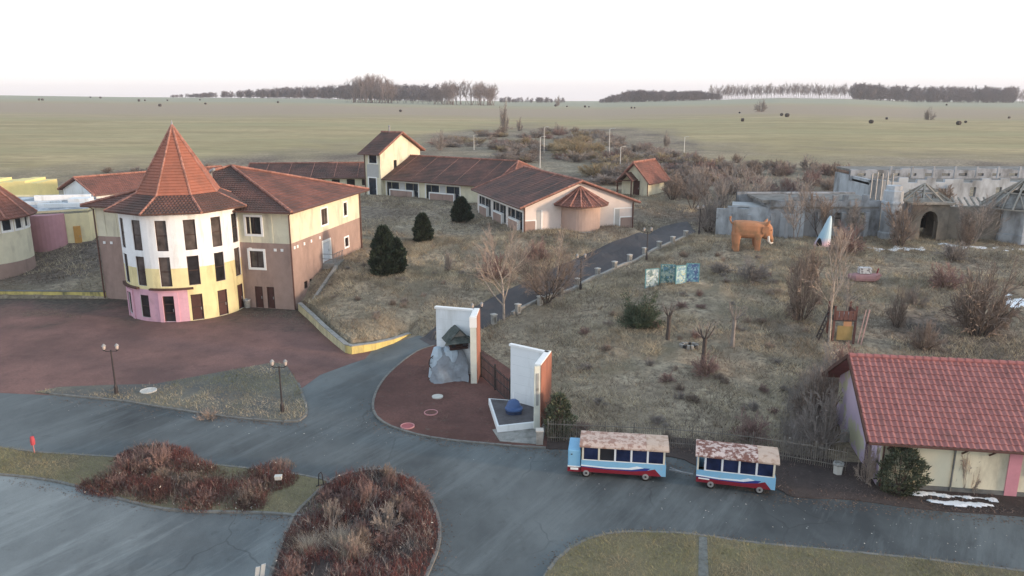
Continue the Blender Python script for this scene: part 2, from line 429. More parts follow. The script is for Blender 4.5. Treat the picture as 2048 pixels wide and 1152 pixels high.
def ground_mat():
    m = bpy.data.materials.new("ground_mat"); m.use_nodes = True; t = NT(m)
    fld, grn, drk = t.attr('field'), t.attr('green'), t.attr('dark_ground')
    n1 = t.noise(.25, 6); n2 = t.noise(1.6, 6, rough=.75); n3 = t.noise(6, 4, rough=.7)
    near = t.mix(t.rng(n2, .36, .60), lin((104, 90, 76)), lin((186, 166, 134)))
    near = t.mix(t.rng(n1, .42, .6, 0, .6), near, lin((136, 118, 98)))
    near = t.mix(t.math('MULTIPLY', grn, t.rng(n1, .35, .6)), near, lin((130, 117, 90)))
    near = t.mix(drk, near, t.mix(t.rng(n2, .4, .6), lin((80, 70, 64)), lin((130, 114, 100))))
    near = t.mix(t.rng(n3, .56, .70, 0, .75), near, lin((64, 54, 46)))
    s1 = t.noise(.05, 6, stretch=(.35, 1.4, 1), rough=.65); s2 = t.noise(.6, 5, stretch=(.25, 1, 1), rough=.7)
    far = t.mix(t.rng(s1, .36, .62), lin((158, 142, 92)), lin((192, 166, 114)))
    far = t.mix(t.rng(s2, .45, .68, 0, .75), far, lin((140, 122, 82)))
    s3 = t.noise(.012, 5, stretch=(.5, 1.6, 1), rough=.6); far = t.mix(t.rng(s3, .45, .62, 0, .6), far, lin((160, 152, 102)))
    s4 = t.noise(.35, 6, stretch=(.12, 1.6, 1), rough=.8); far = t.mix(t.rng(s4, .54, .66, 0, .6), far, lin((116, 102, 74)))
    ps = t.n('ShaderNodeSeparateXYZ'); t.l(t.geo.outputs['Position'], ps.inputs[0])
    wob = t.math('ADD', ps.outputs[1], t.rng(t.noise(.006, 3), 0, 1, -130, 130))
    far = t.mix(t.math('MULTIPLY', t.rng(wob, 420, 560), t.rng(wob, 900, 720)), far, lin((166, 144, 116)))
    far = t.mix(t.math('MULTIPLY', t.rng(wob, 760, 980), .85), far, lin((154, 156, 130)))
    t.l(t.mix(fld, near, far), t.b.inputs['Base Color']); t.b.inputs['Roughness'].default_value = 1; t.b.inputs['Specular IOR Level'].default_value = .1
    t.bump(n2, .12)
    return m
ys = np.concatenate([np.arange(-60, 14, 4), np.arange(14, 150, .42), np.geomspace(150, 3600, 150)])
ss = np.linspace(-1, 1, 460); ss = .7 * ss + .3 * ss ** 3
Wd = np.maximum(66, 1.15 * ys + 10)
X = ss[None, :] * Wd[:, None]; Y = np.repeat(ys[:, None], len(ss), 1)
Z = T(X, Y)
Z[inpoly(X.ravel(), Y.ravel(), PATHPOLY).reshape(X.shape)] -= .10
Z[inpoly(X.ravel(), Y.ravel(), FLAT).reshape(X.shape)] = -.012
rough = np.clip((Y - 42) / 10, 0, 1) * np.clip((160 - Y) / 40, 0, 1) * (Z > .08) * ~inpoly(X.ravel(), Y.ravel(), PATHPOLY).reshape(X.shape)
Z += rough * (.07 * fbm(X * 1.3, Y * 1.3, 21, 4) + .04 * RNG.random(X.shape))
PXX = 1024 + 1588 * X / np.maximum(Y, 1)
edge = np.interp(PXX, [-400, 0, 300, 560, 760, 860, 950, 1050, 1200, 1350, 1420, 1700, 2048, 2600], [118, 122, 150, 165, 190, 240, 300, 345, 330, 270, 190, 165, 158, 158])
fld = np.clip((Y - edge) / 60 + .45 * fbm(X / 9, Y / 14, 8), 0, 1)
grn = np.clip(.5 + .6 * fbm(X / 8, Y / 8, 12), 0, 1)
dark_ground = np.clip(.12 + .6 * fbm(X / 6, Y / 7, 14), 0, 1) * np.clip((Y - 60) / 20, .25, 1)
for u_, v_, r_, k_ in ((1930, 690, 5, .9), (1960, 720, 4, .8), (1565, 655, 3.5, .7), (1880, 655, 4, .6), (110, 540, 6, .9), (150, 510, 6, .9), (60, 520, 6, .8), (1170, 690, 2, .2)):  # round patches where the ground colour is mixed darker
    g_ = G(u_, v_); dark_ground = np.clip(dark_ground + k_ * np.exp(-((X - g_.x) ** 2 + (Y - g_.y) ** 2) / r_ ** 2), 0, 1)
for q in range(12):
    g_ = G(1130 + 270 * q / 11, 768 - 78 * q / 11); grn = np.clip(grn + .9 * np.exp(-((X - g_.x) ** 2 + (Y - g_.y) ** 2) / 1.1), 0, 1)
ny, nx = X.shape
I = np.arange(ny * nx).reshape(ny, nx)
Q = np.stack([I[:-1, :-1], I[:-1, 1:], I[1:, 1:], I[1:, :-1]], -1).reshape(-1, 4)
gr = npobj('ground', np.stack([X, Y, Z], -1).reshape(-1, 3), Q, ground_mat(), attrs={'field': fld.ravel(), 'green': grn.ravel(), 'dark_ground': dark_ground.ravel()}, kind='structure')
gr.data.polygons.foreach_set('use_smooth', [True] * len(Q))

def asphalt_mat(name, rgb, light):
    m = bpy.data.materials.new(name); m.use_nodes = True; t = NT(m)
    a = t.noise(.075, 6, stretch=(1, .6, 1), rough=.65); rot = t.n('ShaderNodeMapping'); rot.inputs['Rotation'].default_value = (0, 0, -1.0); t.l(t.geo.outputs['Position'], rot.inputs[0]); b = t.noise(.55, 6, vec=rot.outputs[0], stretch=(.13, .9, 1), rough=.75); c = t.noise(30, 2)
    col = t.mix(t.rng(a, .36, .66), lin(rgb), lin(light))
    col = t.mix(t.rng(b, .48, .70, 0, .55), col, lin(tuple(min(255, x * 1.12) for x in light)))
    col = t.mix(t.rng(t.noise(1.4, 5), .6, .74, 0, .35), col, lin((62, 62, 62)))
    col = t.mix(t.rng(t.noise(9, 3), .68, .76, 0, .6), col, lin((128, 122, 112)))
    v = t.n('ShaderNodeTexVoronoi'); v.feature = 'DISTANCE_TO_EDGE'; v.inputs['Scale'].default_value = .16
    wp = t.n('ShaderNodeVectorMath'); wp.operation = 'ADD'; nz = t.n('ShaderNodeTexNoise'); nz.inputs['Scale'].default_value = .6
    t.l(t.geo.outputs['Position'], nz.inputs['Vector']); t.l(t.geo.outputs['Position'], wp.inputs[0]); t.l(nz.outputs['Color'], wp.inputs[1]); t.l(wp.outputs[0], v.inputs['Vector'])
    col = t.mix(t.math('MULTIPLY', t.rng(v.outputs['Distance'], .003, .008, .30, 0), t.rng(t.noise(.12, 2), .5, .6)), col, lin((38, 38, 40)))
    col = t.mix(t.rng(c, .3, .7, 0, .25), col, lin((50, 52, 54)))
    t.l(col, t.b.inputs['Base Color']); t.b.inputs['Roughness'].default_value = .75; t.b.inputs['Specular IOR Level'].default_value = .3
    t.bump(c, .006)
    return m
ASPH = asphalt_mat('asphalt', (62, 68, 71), (112, 121, 122))
ASPH2 = asphalt_mat('path_asphalt', (68, 63, 65), (88, 82, 84))
def gravel_mat(name, rgb, dark, ymoss=None):
    m = bpy.data.materials.new(name); m.use_nodes = True; t = NT(m)
    col = t.mix(t.rng(t.noise(.16, 7, rough=.7), .38, .62), lin(rgb), lin(dark))
    col = t.mix(t.rng(t.noise(.5, 6, rough=.75), .54, .68, 0, .55), col, sc(lin(dark), .72))
    col = t.mix(t.rng(t.noise(7, 4, rough=.8), .35, .7, 0, .6), col, sc(lin(dark), .7))
    col = t.mix(t.rng(t.noise(2.2, 5), .6, .75, 0, .6), col, lin((104, 96, 84)))
    if ymoss:
        ps = t.n('ShaderNodeSeparateXYZ'); t.l(t.geo.outputs['Position'], ps.inputs[0])
        w = t.math('ADD', ps.outputs[1], t.rng(t.noise(.3, 5), .2, .8, -7, 7))
        w = t.math('ADD', w, t.math('MULTIPLY', ps.outputs[0], ymoss[2]))
        col = t.mix(t.rng(w, ymoss[0], ymoss[1], 0, .9), col, t.mix(t.rng(t.noise(2.5, 5), .4, .6), lin((66, 64, 58)), lin((94, 88, 76))))
    t.l(col, t.b.inputs['Base Color']); t.b.inputs['Roughness'].default_value = 1; t.b.inputs['Specular IOR Level'].default_value = .12
    t.bump(t.noise(18, 3), .03)
    return m
GRAV = gravel_mat('red_gravel', (156, 108, 98), (122, 88, 82), (61, 70, .12))
GRAV2 = gravel_mat('red_gravel_island', (132, 86, 76), (102, 68, 62))
MOSSY = gravel_mat('mossy_gravel', (132, 126, 106), (100, 100, 98))
LEAFY = gravel_mat('leaf_litter', (98, 82, 76), (72, 62, 60))
VERG = gravel_mat('verge_grass', (142, 130, 90), (120, 108, 82))
STONE = mat('kerb_stone', (118, 116, 110), var=.25, scale=3, bump=.01)
def sheet(name, poly, z, m, z0=-.03):
    mb = MB(); mb.prism(poly, z0, z, 0); return tag(mb.obj(name, m), kind='structure')
kerb_me = None
def kerbs(line, parent, ztop=.12, z0=-.05, w=.16, L=1.0, m=STONE):
    global kerb_me
    if kerb_me is None:
        b = MB(); b.box(0, 0, 0, .975, 1, 1); b.box(0, 0, .5, .94, .8, .06); kerb_me = b.mesh('kerb_stone', m)
    pts = [Vector(p[:2]) for p in line]; ln = [0]
    for i in range(1, len(pts)): ln.append(ln[-1] + (pts[i] - pts[i - 1]).length)
    n = max(2, int(ln[-1] / L)); rs = resample(pts, n + 1)
    for i in range(n):
        a, b = Vector(rs[i]), Vector(rs[i + 1]); c = (a + b) / 2
        o = bpy.data.objects.new('kerb_stone', kerb_me); COL.objects.link(o); o.parent = parent
        o.location = (c.x, c.y, (ztop + z0) / 2 + random.uniform(-.012, .012)); o.rotation_euler = (0, random.uniform(-.01, .01), math.atan2((b - a).y, (b - a).x) + random.uniform(-.02, .02))
        o.scale = ((b - a).length, w, ztop - z0 - .04)
road = sheet('asphalt_road', pxp([(-700, 800), (60, 780), (560, 800), (640, 735), (700, 705), (760, 694), (838, 671), (870, 684), (905, 700), (840, 760), (900, 870), (1090, 880), (1340, 905), (1400, 915),
                                  (1690, 960), (2300, 1000)]) + [(60, 18), (60, -40), (-60, -40), (-60, 18)], .004, ASPH)
PARK = asphalt_mat('parking_asphalt', (94, 101, 103), (146, 154, 153))
park = sheet('parking_lot', pxp([(-400, 915), (0, 944), (130, 962), (250, 996), (350, 1016), (520, 1022), (600, 1028), (600, 1080), (590, 1330), (-500, 1330)]), .010, PARK)
mb = MB()
for i in range(len(PL) - 1):
    for k in range(6):
        q = lambda j, s: (PL[j][0] * (1 - s) + PR[j][0] * s, PL[j][1] * (1 - s) + PR[j][1] * s)
        c = [q(i, k / 6), q(i, (k + 1) / 6), q(i + 1, (k + 1) / 6), q(i + 1, k / 6)]
        mb.face([(x, y, TZ(x, y) + .012) for x, y in c][::-1])
path = tag(mb.obj('hill_path', ASPH2), kind='structure')
fore = sheet('gravel_forecourt', pxp([(-700, 800), (0, 786), (90, 790), (240, 795), (400, 780), (560, 800), (606, 775), (640, 750), (700, 728), (730, 718), (745, 700), (692, 706), (598, 621)]) + [(-20, 76), (-41.5, 76), (-150, P(0, 599).y)], .012, GRAV)
tri_px = [(72, 786), (120, 776), (220, 772), (310, 770), (430, 748), (545, 727), (572, 730), (596, 768), (612, 812), (612, 834), (592, 844), (500, 838), (420, 830), (240, 801), (130, 791)]
tri = sheet('gravel_verge', pxp(tri_px), .09, MOSSY)
kerbs(pxp([(100, 789), (240, 802), (420, 831), (500, 840), (590, 846), (608, 840), (614, 826), (612, 810), (597, 768)]), tri, .12)
isl_line = smooth(pxp([(868, 692), (835, 703), (795, 732), (765, 763), (748, 797), (748, 825), (772, 849), (830, 869), (900, 881), (1000, 891), (1092, 897)]), False, 6)
isl = sheet('gravel_island', isl_line + pxp([(1095, 880), (1085, 850), (1060, 800), (1024, 742), (965, 702), (905, 688)]), .07, GRAV2)
kerbs(isl_line, isl, .11)
br_line = smooth(pxp([(1070, 1200), (1092, 1150), (1120, 1115), (1165, 1085), (1225, 1068), (1300, 1066), (1400, 1072), (1500, 1087), (1700, 1106), (1900, 1127), (2048, 1145), (2400, 1190)]), False, 6)
brv = sheet('grass_verge', br_line + pxp([(2400, 1500), (1050, 1500)]), .08, VERG)
kerbs(br_line, brv, .10)
lv_top = smooth(pxp([(-300, 880), (0, 896), (60, 905), (230, 916), (330, 922), (430, 932), (560, 946), (650, 962), (690, 985)]), False, 5)
lv_bot = smooth(pxp([(-300, 930), (0, 950), (130, 968), (250, 1002), (350, 1022), (520, 1027), (590, 1032), (640, 1040)]), False, 5)
lvv = sheet('shrub_verge', lv_top + lv_bot[::-1], .08, VERG)
kerbs(lv_top, lvv, .11); kerbs(lv_bot, lvv, .11)
ci_px = [(575, 1060), (590, 1030), (620, 1000), (665, 960), (720, 943), (780, 943), (830, 966), (866, 1010), (880, 1060), (872, 1110), (850, 1160), (830, 1260), (700, 1330), (520, 1300), (535, 1180), (552, 1120)]
ci_line = smooth(pxp(ci_px), True, 4)
cis = sheet('shrub_island', ci_line, .085, LEAFY)
kerbs(ci_line + ci_line[:1], cis, .12)
lf = sheet('leaf_strewn_verge', smooth(pxp([(1085, 896), (1160, 900), (1345, 915), (1400, 935), (1545, 975), (1590, 995), (1700, 1000), (1850, 1020), (2048, 1034), (2400, 1060), (2500, 960), (1980, 930), (1690, 925), (1400, 880), (1110, 866)]), True, 3), .05, LEAFY)
wet = sheet('drain_channel', [tuple(p) for p in pxp([(1398, 1073), (1414, 1074), (1418, 1170), (1396, 1170)], .09)], .095, mat('channel_concrete', (110, 112, 106), var=.3, scale=5), .06)
# snow patches
SNOW = mat('snow', (236, 240, 246), rough=.6, var=.04, scale=4, bump=.03, bscale=8)
def snow(pts, hw, seed=1, thr=0.0, freq=1.6):
    L = [G(u, v).xy for u, v in pts]; n = max(8, int(sum((L[i + 1] - L[i]).length for i in range(len(L) - 1)) / .07)); c = np.array(resample(L, n)); d = np.gradient(c, axis=0); d /= np.linalg.norm(d, axis=1)[:, None]; nn = np.stack([-d[:, 1], d[:, 0]], 1)
    ts = np.arange(-hw * 1.6, hw * 1.6, .07); X_ = c[:, None, 0] + nn[:, None, 0] * ts; Y_ = c[:, None, 1] + nn[:, None, 1] * ts; s = np.linspace(0, 1, n)[:, None]
    f = fbm(X_ * freq * 1.5, Y_ * freq * 2.2, seed, 6) * 1.1 + 1 - np.abs(ts)[None, :] / hw - .6 * np.clip(1 - np.minimum(s, 1 - s) / .1, 0, 1) - thr
    Z_ = np.maximum(T(X_, Y_), .05) + .015 + .05 * np.clip(f, 0, 1) + RNG.random(X_.shape) * .012; I_ = np.arange(X_.size).reshape(X_.shape); k = (f[:-1, :-1] > 0) & (f[1:, 1:] > 0) & (f[1:, :-1] > 0) & (f[:-1, 1:] > 0)
    Q_ = np.stack([I_[:-1, :-1], I_[1:, :-1], I_[1:, 1:], I_[:-1, 1:]], -1)[k]; o = npobj('snow', np.stack([X_, Y_, Z_], -1).reshape(-1, 3), Q_, SNOW, kind='stuff'); return o
snow([(1815, 988), (1860, 992), (1920, 997), (1992, 1002)], .24, 1, .0)
snow([(1850, 1004), (1900, 1010), (1990, 1015)], .22, 2, .1)
snow([(1738, 498), (1790, 499), (1850, 496)], .8, 3, .15, 1.2)
snow([(1872, 488), (1960, 496), (2060, 501), (2160, 501)], .9, 4, .1, 1.0)
snow([(2015, 612), (2048, 612), (2080, 612)], 2.0, 5, -.2, .6)
snow([(1640, 500), (1700, 502)], .4, 6, .5)
# ------------------------------------------------------------------ shared materials
CREAM = mat('cream_render', (218, 210, 176), var=.07, scale=1.2, stain=(172, 162, 138), sscale=.9, sth=(.50, .78), sstretch=(1, 1, .25))
BROWN = mat('brown_render', (166, 134, 121), var=.09, scale=1.5, stain=(134, 108, 99), sscale=.8, sth=(.5, .8), sstretch=(1, 1, .35))
WHITE = mat('white_render', (230, 234, 236), var=.05, scale=1.2, stain=(186, 186, 180), sscale=1.3, sth=(.52, .78), sstretch=(1, 1, .2))
YELLOW = mat('yellow_render', (232, 215, 144), var=.06, scale=1.2, stain=(184, 164, 100), sscale=1.2, sth=(.5, .78), sstretch=(1, 1, .25))
PINK = mat('pink_render', (222, 160, 182), var=.05, scale=1.4, stain=(190, 140, 156), sscale=1.0, sth=(.55, .8))
TRIMW = mat('white_trim', (236, 236, 234), var=.04, scale=3)
FRAMEB = mat('brown_frame', (66, 42, 38), rough=.6, var=.2, scale=4)
DOORB = mat('brown_door', (84, 46, 42), rough=.6, var=.2, scale=3)
GLASS = glass_mat('dark_glass', (46, 44, 48))
GLASSB = glass_mat('blue_glass', (40, 52, 66))
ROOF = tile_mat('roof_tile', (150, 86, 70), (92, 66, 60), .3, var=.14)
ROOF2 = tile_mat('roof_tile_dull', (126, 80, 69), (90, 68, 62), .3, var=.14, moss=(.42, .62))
SPIRE = tile_mat('spire_tile', (180, 96, 70), (132, 82, 66), 2.0, var=.05, moss=(.5, .8), bump=0)
RIDGE = mat('ridge_tile', (166, 104, 86), var=.25, scale=3, island=.25)
EAVE = mat('eave_wood', (92, 58, 50), var=.2)
PIPE = mat('downpipe_brown', (104, 66, 56), rough=.5, var=.15)
METAL = mat('galvanised', (150, 152, 154), rough=.45, var=.15, metal=.4)
DARKM = mat('dark_iron', (48, 46, 48), rough=.5, var=.2)
CONC = mat('concrete', (150, 148, 142), var=.15, scale=2.5, stain=(104, 104, 98), sscale=1.5, sth=(.5, .75), bump=.01)
CONCD = mat('dark_concrete', (112, 112, 108), var=.2, scale=2, stain=(78, 80, 76), sscale=1.2, sth=(.5, .75))

# ------------------------------------------------------------------ main building with the round tower
F0 = Frame(-31.1, 73.3, 0, math.atan2(-4.3, 20.3))
MBL = thing('main_building', 'large two-tone cream and brown building with round white tower and tall orange spire', 'building', F0.o, F0.rz)
XL, XR, DP, ZE, ZB = -10.2, 10.5, 16.7, 9.62, 6.42
fr = line_map((XL, 0), (XR, 0)); sd_ = line_map((XR, 0), (XR, DP)); bk = line_map((XR, DP), (XL, DP)); lf_ = line_map((XL, DP), (XL, 0))
def R(px, axis, val, off): a = F0.rect(px, axis, val); return (a[0] - off, a[1] - off, a[2], a[3])
w_front = [R(q, 1, 0, XL) for q in [(491, 434, 523, 468), (499, 502, 529, 535), (249, 427, 258, 456), (258, 492, 268, 521)]]
d_front = [R(q, 1, 0, XL) for q in [(509, 573, 528, 616), (533, 574, 551, 617)]]
d_front = [(a, b, 0.02, d) for a, b, c, d in d_front]
w_side = [R(q, 0, XR, 0) for q in [(641, 417, 655, 449), (686, 405, 694, 431), (689, 475, 697, 493), (608, 562, 616, 577), (619, 557, 625, 571)]]
d_side = [R((645, 482, 662, 522), 0, XR, 0)]
BW = [(-1, 1), (ZB, 0)]
mb = MB()
wall(mb, fr, 0, XR - XL, -.6, ZE, w_front + d_front, BW)
wall(mb, sd_, 0, DP, -.6, ZE, w_side + d_side, BW)
wall(mb, bk, 0, XR - XL, -.6, ZE, [], BW); wall(mb, lf_, 0, DP, -.6, ZE, [], BW)
mb.obj('wall', [CREAM, BROWN], MBL)
for k, o in enumerate(w_front): window(MBL, fr, o, FRAMEB, GLASS, bars=(2 if k < 2 else 1, 1), surround=TRIMW)
for k, o in enumerate(w_side): window(MBL, sd_, o, FRAMEB, GLASS, bars=(2 if k == 0 else 1, 1), surround=TRIMW if k < 3 else None, sw=.18)
def door(parent, fm, o, m, fmat, glass=None, depth=.14, surround=None, k=1.0, label=None, panes=1):
    a0, a1, z0, z1 = o[:4]; mb = MB(); w = .08 * k
    abox(mb, fm, a0, a0 + w, z0, z1, -depth, -.02); abox(mb, fm, a1 - w, a1, z0, z1, -depth, -.02); abox(mb, fm, a0 + w, a1 - w, z1 - .08, z1, -depth, -.023)
    d = mb.obj('door', fmat, parent); lb = MB(); abox(lb, fm, a0 + w, a1 - w, z0, z1 - .08, -depth - .02, -depth + .04); lb.obj('door_leaf', glass or m, d)
    hb = MB(); abox(hb, fm, a1 - w * 2.6, a1 - w * 1.8, z0 + .9, z0 + 1.15, -depth + .04, -depth + .09); hb.obj('handle', METAL, d)
    if panes > 1:
        nb = MB()
        for q in range(1, panes): z = z0 + (z1 - z0) * q / panes; abox(nb, fm, a0 + w, a1 - w, z - .05, z + .05, -depth + .03, -depth + .06)
        nb.obj('glazing_bar', fmat, d)
    if surround:
        sb = MB(); s_ = .2 * k
        abox(sb, fm, a0 - s_, a0, z0, z1 + .2, -.02, .05); abox(sb, fm, a1, a1 + s_, z0, z1 + .2, -.02, .05); abox(sb, fm, a0, a1, z1, z1 + .2, -.02, .047); sb.obj('door_surround', surround, d)
    return d
for o in d_front: door(MBL, fr, o, DOORB, FRAMEB)
o = d_side[0]; dd = door(MBL, sd_, o, mat('pale_door', (196, 204, 214), var=.06), TRIMW, surround=TRIMW)
mb = MB(); am = (o[0] + o[1]) / 2                       # landing with railing by the side door
abox(mb, sd_, am - 1.2, am + 1.2, o[2] - .9, o[2] - .05, .02, 1.3); mb.obj('landing', CONC, MBL)
mb = MB()
for q in range(7): p = sd_(am - 1.15 + 2.3 * q / 6, o[2] - .05, 1.25); mb.bar(p, (p[0], p[1], p[2] + 1.0), .05)
for h in (.5, 1.0): mb.bar(sd_(am - 1.18, o[2] - .05 + h, 1.25), sd_(am + 1.18, o[2] - .05 + h, 1.25), .05)
for h in (.5, 1.0): mb.bar(sd_(am - 1.15, o[2] - .05 + h, .05), sd_(am - 1.15, o[2] - .05 + h, 1.22), .05)
mb.obj('railing', METAL, MBL)
mb = MB()                                                # white vent blocks along the colour line
for a in (.5, 1.3, 6.2, 19.7, 19.0, 16.4): abox(mb, fr, a, a + .26, ZB - .75, ZB - .5, 0, .06)
vents = mb.obj('wall_vent', TRIMW, MBL)
mb = MB()
for a in (.6, 1.2, 2.6, 4.1, 6.0): abox(mb, sd_, a, a + .28, ZB - .62, ZB - .34, 0, .06)
mb.obj('wall_vent', TRIMW, MBL)
mb = MB()                                                # raised panels of the upper storey
for a in (12.9, 16.7, 18.9): abox(mb, fr, a, a + .1, ZB, ZE - .1, 0, .035)
for a in (.9, 2.2): abox(mb, fr, a, a + .1, ZB, ZE - .1, 0, .035)
mb.obj('wall_rib', CREAM, MBL)
for p in ((XR + .1, -.1), (XR + .12, DP - .2), (XL - .1, -.1)):
    mb = MB(); mb.tube([(p[0], p[1], .1), (p[0], p[1], ZE - .5), (p[0] + (.5 if p[0] > 0 else -.5), p[1] - .45, ZE - .08)], .075, 8); mb.obj('downpipe', PIPE, MBL)
# low pyramid roof in four tiled slopes
ov = .85; C = [(XL - ov, -ov), (XR + ov, -ov), (XR + ov, DP + ov), (XL - ov, DP + ov)]; zr = ZE - .12; AP = (.1, DP / 2 - .3, 12.75)
for k in range(4):
    a, b = C[k], C[(k + 1) % 4]; mb = MB()
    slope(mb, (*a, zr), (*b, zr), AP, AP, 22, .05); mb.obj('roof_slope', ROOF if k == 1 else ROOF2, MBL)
for k in range(4):
    mb = MB(); ridge(mb, (*C[k], zr + .1), (AP[0], AP[1], AP[2] + .12), .14, .45); mb.obj('ridge_cap', RIDGE, MBL)
for k in range(4):
    a, b = C[k], C[(k + 1) % 4]; mb = MB(); mb.bar((*a, zr - .02), (*b, zr - .02), .14, .16); mb.obj('gutter', PIPE, MBL)
for x, y, h in ((-2.0, 4.9, 1.25), (-.6, 5.3, 1.1)):
    zb = ZE + 2.0; mb = MB(); mb.tube([(x, y, zb - .6), (x, y, zb + h * .6), (x + .1, y - .05, zb + h * .8), (x + .55, y - .15, zb + h)], .17, 10); o = mb.obj('vent_pipe', METAL, MBL, smooth=True)
    mb = MB(); mb.lathe([(.0, zb - .25), (.3, zb - .25), (.19, zb + .1), (.0, zb + .1)], 12, x, y); mb.obj('vent_flashing', METAL, o)
# round tower
TY, TR = -.95, 5.35
tw = arc_map(0, TY, TR)
A = lambda phi: math.radians(-54.9 + phi)
cols = [A(6.2 + 25.7 * k) for k in range(-5, 3)]
hw = .5 / TR
rows = [(6.55, 9.28), (3.32, 6.0)]
ops = [(c - hw, c + hw, r[0], r[1]) for c in cols for r in rows]
ops_g = [(c - hw, c + hw, .05 if k in (5, 6, 7, 4) else .35, 2.45) for k, c in enumerate(cols)]
asplit = cols[5] - hw - .05
mb = MB()
wall(mb, tw, A(-150), A(84), -.6, 10.05, ops + ops_g, [(-1, lambda a: 2 if a < asplit else 1), (3.0, 1), (4.95, 0)], mrev=0, extra=[A(-150 + 4.5 * k) for k in range(53)])
mb.obj('tower_wall', [WHITE, YELLOW, PINK], MBL, smooth=False)
for k, o in enumerate(ops): window(MBL, tw, o, FRAMEB, GLASS, bars=(1, 2), fw=.07, k=1 / TR)
for k, o in enumerate(ops_g):
    if k in (4,): door(MBL, tw, o, DOORB, FRAMEB, GLASS, k=1 / TR, panes=3)
    elif k in (5, 6, 7): door(MBL, tw, o, DOORB, FRAMEB, DOORB, k=1 / TR, panes=2)
    else: window(MBL, tw, o, FRAMEB, GLASS, bars=(1, 2), k=1 / TR)
for k in (2, 4):                                          # pink door surrounds and the dark ledges over them
    c = cols[k]; mb = MB()
    abox(mb, tw, c - hw * 1.7, c - hw, .0, 2.75, -.02, .1); abox(mb, tw, c + hw, c + hw * 1.7, .0, 2.75, -.02, .1); abox(mb, tw, c - hw, c + hw, 2.45, 2.75, -.02, .097)
    mb.obj('door_surround', PINK, MBL)
mb = MB()
for a0, a1 in ((-88, -50), (-36, 4)):
    n = 8
    for q in range(n): abox(mb, tw, A(a0 + (a1 - a0) * q / n), A(a0 + (a1 - a0) * (q + 1) / n), 3.0, 3.16, -.02, .3)
mb.obj('canopy_ledge', EAVE, MBL)
oct_ = lambda r, z: [(r * math.cos(A(15 + 45 * k)), TY + r * math.sin(A(15 + 45 * k)), z) for k in range(8)]
e_, b_, ap = oct_(6.55, 9.98), oct_(3.75, 11.25), (0, TY, 17.3)
for k in range(8):
    j = (k + 1) % 8
    mb = MB(); slope(mb, e_[k], e_[j], b_[k], b_[j], 8, .055); mb.obj('tower_skirt_slope', ROOF2, MBL)
    mb = MB(); slope(mb, b_[k], b_[j], ap, ap, 24, .06, .1); mb.obj('spire_slope', SPIRE, MBL)
    mb = MB(); ridge(mb, e_[k], b_[k], .11, .4); ridge(mb, b_[k], (0, TY, 17.35), .11, .4); mb.obj('spire_rib', RIDGE, MBL)
mb = MB(); mb.lathe([(.22, 16.75), (.12, 17.2), (.03, 17.75), (0, 17.78)], 10, 0, TY); mb.obj('spire_tip', METAL, MBL)
# small bin beside the tower
p = P(495, 616); t = thing('litter_bin', 'small grey litter bin between the round tower and brown double doors', 'bin', p)
mb = MB(); mb.lathe([(0, .05), (.28, .05), (.33, .75), (.3, .8), (.27, .75), (.24, .2), (0, .2)], 14); mb.obj('bin_body', CONC, t); mb = MB(); mb.lathe([(.34, .72), (.37, .8), (.34, .88), (.3, .8)], 14); mb.obj('bin_rim', METAL, t)

# ------------------------------------------------------------------ yellow retaining wall in front of the terrace
line = [P(u, v).xy for u, v in [(597, 622), (622, 645), (645, 668), (668, 688), (690.6, 706)]]
line2 = [P(u, v).xy for u, v in [(690.6, 706), (704, 709), (728, 705), (751, 700), (787, 687), (805, 677), (822, 667)]]
hs = [.82, .8, .8, .78, .74, .72, .7, .62, .42, .25, .06]
YW1 = mat('faded_yellow_paint', (198, 188, 138), var=.12, scale=2, stain=(140, 134, 112), sscale=1.5, sth=(.45, .7), sstretch=(1, 1, .3))
YW2 = mat('bright_yellow_paint', (224, 196, 92), var=.08, scale=2, stain=(170, 152, 90), sscale=1.5, sth=(.5, .75), sstretch=(1, 1, .3))
rw = thing('retaining_wall', 'low faded yellow retaining wall curving from the main building to the road', 'wall', (*line[-1], 0))
pts = line + line2[1:]
for i in range(len(pts) - 1):
    a, b = pts[i] - line[-1], pts[i + 1] - line[-1]; n = Vector((-(b - a).y, (b - a).x)).normalized() * .32; g = (b - a).normalized() * .012
    h0, h1 = hs[i], hs[i + 1]; mb = MB(); q0, q1 = a + g, b - g
    mb.hexa([(*q0, -.2), (*q1, -.2), (*(q1 + n), -.2), (*(q0 + n), -.2), (*q0, h0 - .06), (*q1, h1 - .06), (*(q1 + n), h1 - .06), (*(q0 + n), h0 - .06)])
    mb.obj('wall_panel', YW1 if i < 4 else YW2, rw)
    mb = MB(); o_ = -n * .12
    mb.hexa([(*(a + o_), h0 - .06), (*(b + o_), h1 - .06), (*(b + n * 1.1), h1 - .06), (*(a + n * 1.1), h0 - .06), (*(a + o_), h0), (*(b + o_), h1), (*(b + n * 1.1), h1), (*(a + n * 1.1), h0)])
    mb.obj('coping_stone', CONC, rw)
# light-well edge beside the side wall
e0, e1 = F0.M @ Vector((XR + 1.5, .6, 0)) + F0.o, F0.M @ Vector((XR + 1.5, 6.2, 0)) + F0.o
mb = MB(); mb.hexa([(e0.x, e0.y, -.3), (e0.x + .3, e0.y, -.3), (e1.x + .3, e1.y, -.3), (e1.x, e1.y, -.3), (e0.x, e0.y, 1.0), (e0.x + .3, e0.y, 1.0), (e1.x + .3, e1.y, 3.15), (e1.x, e1.y, 3.15)])
tag(mb.obj('stepped_edge_wall', CONC), 'sloping concrete edge wall climbing beside the sunlit side of the main building', 'wall')
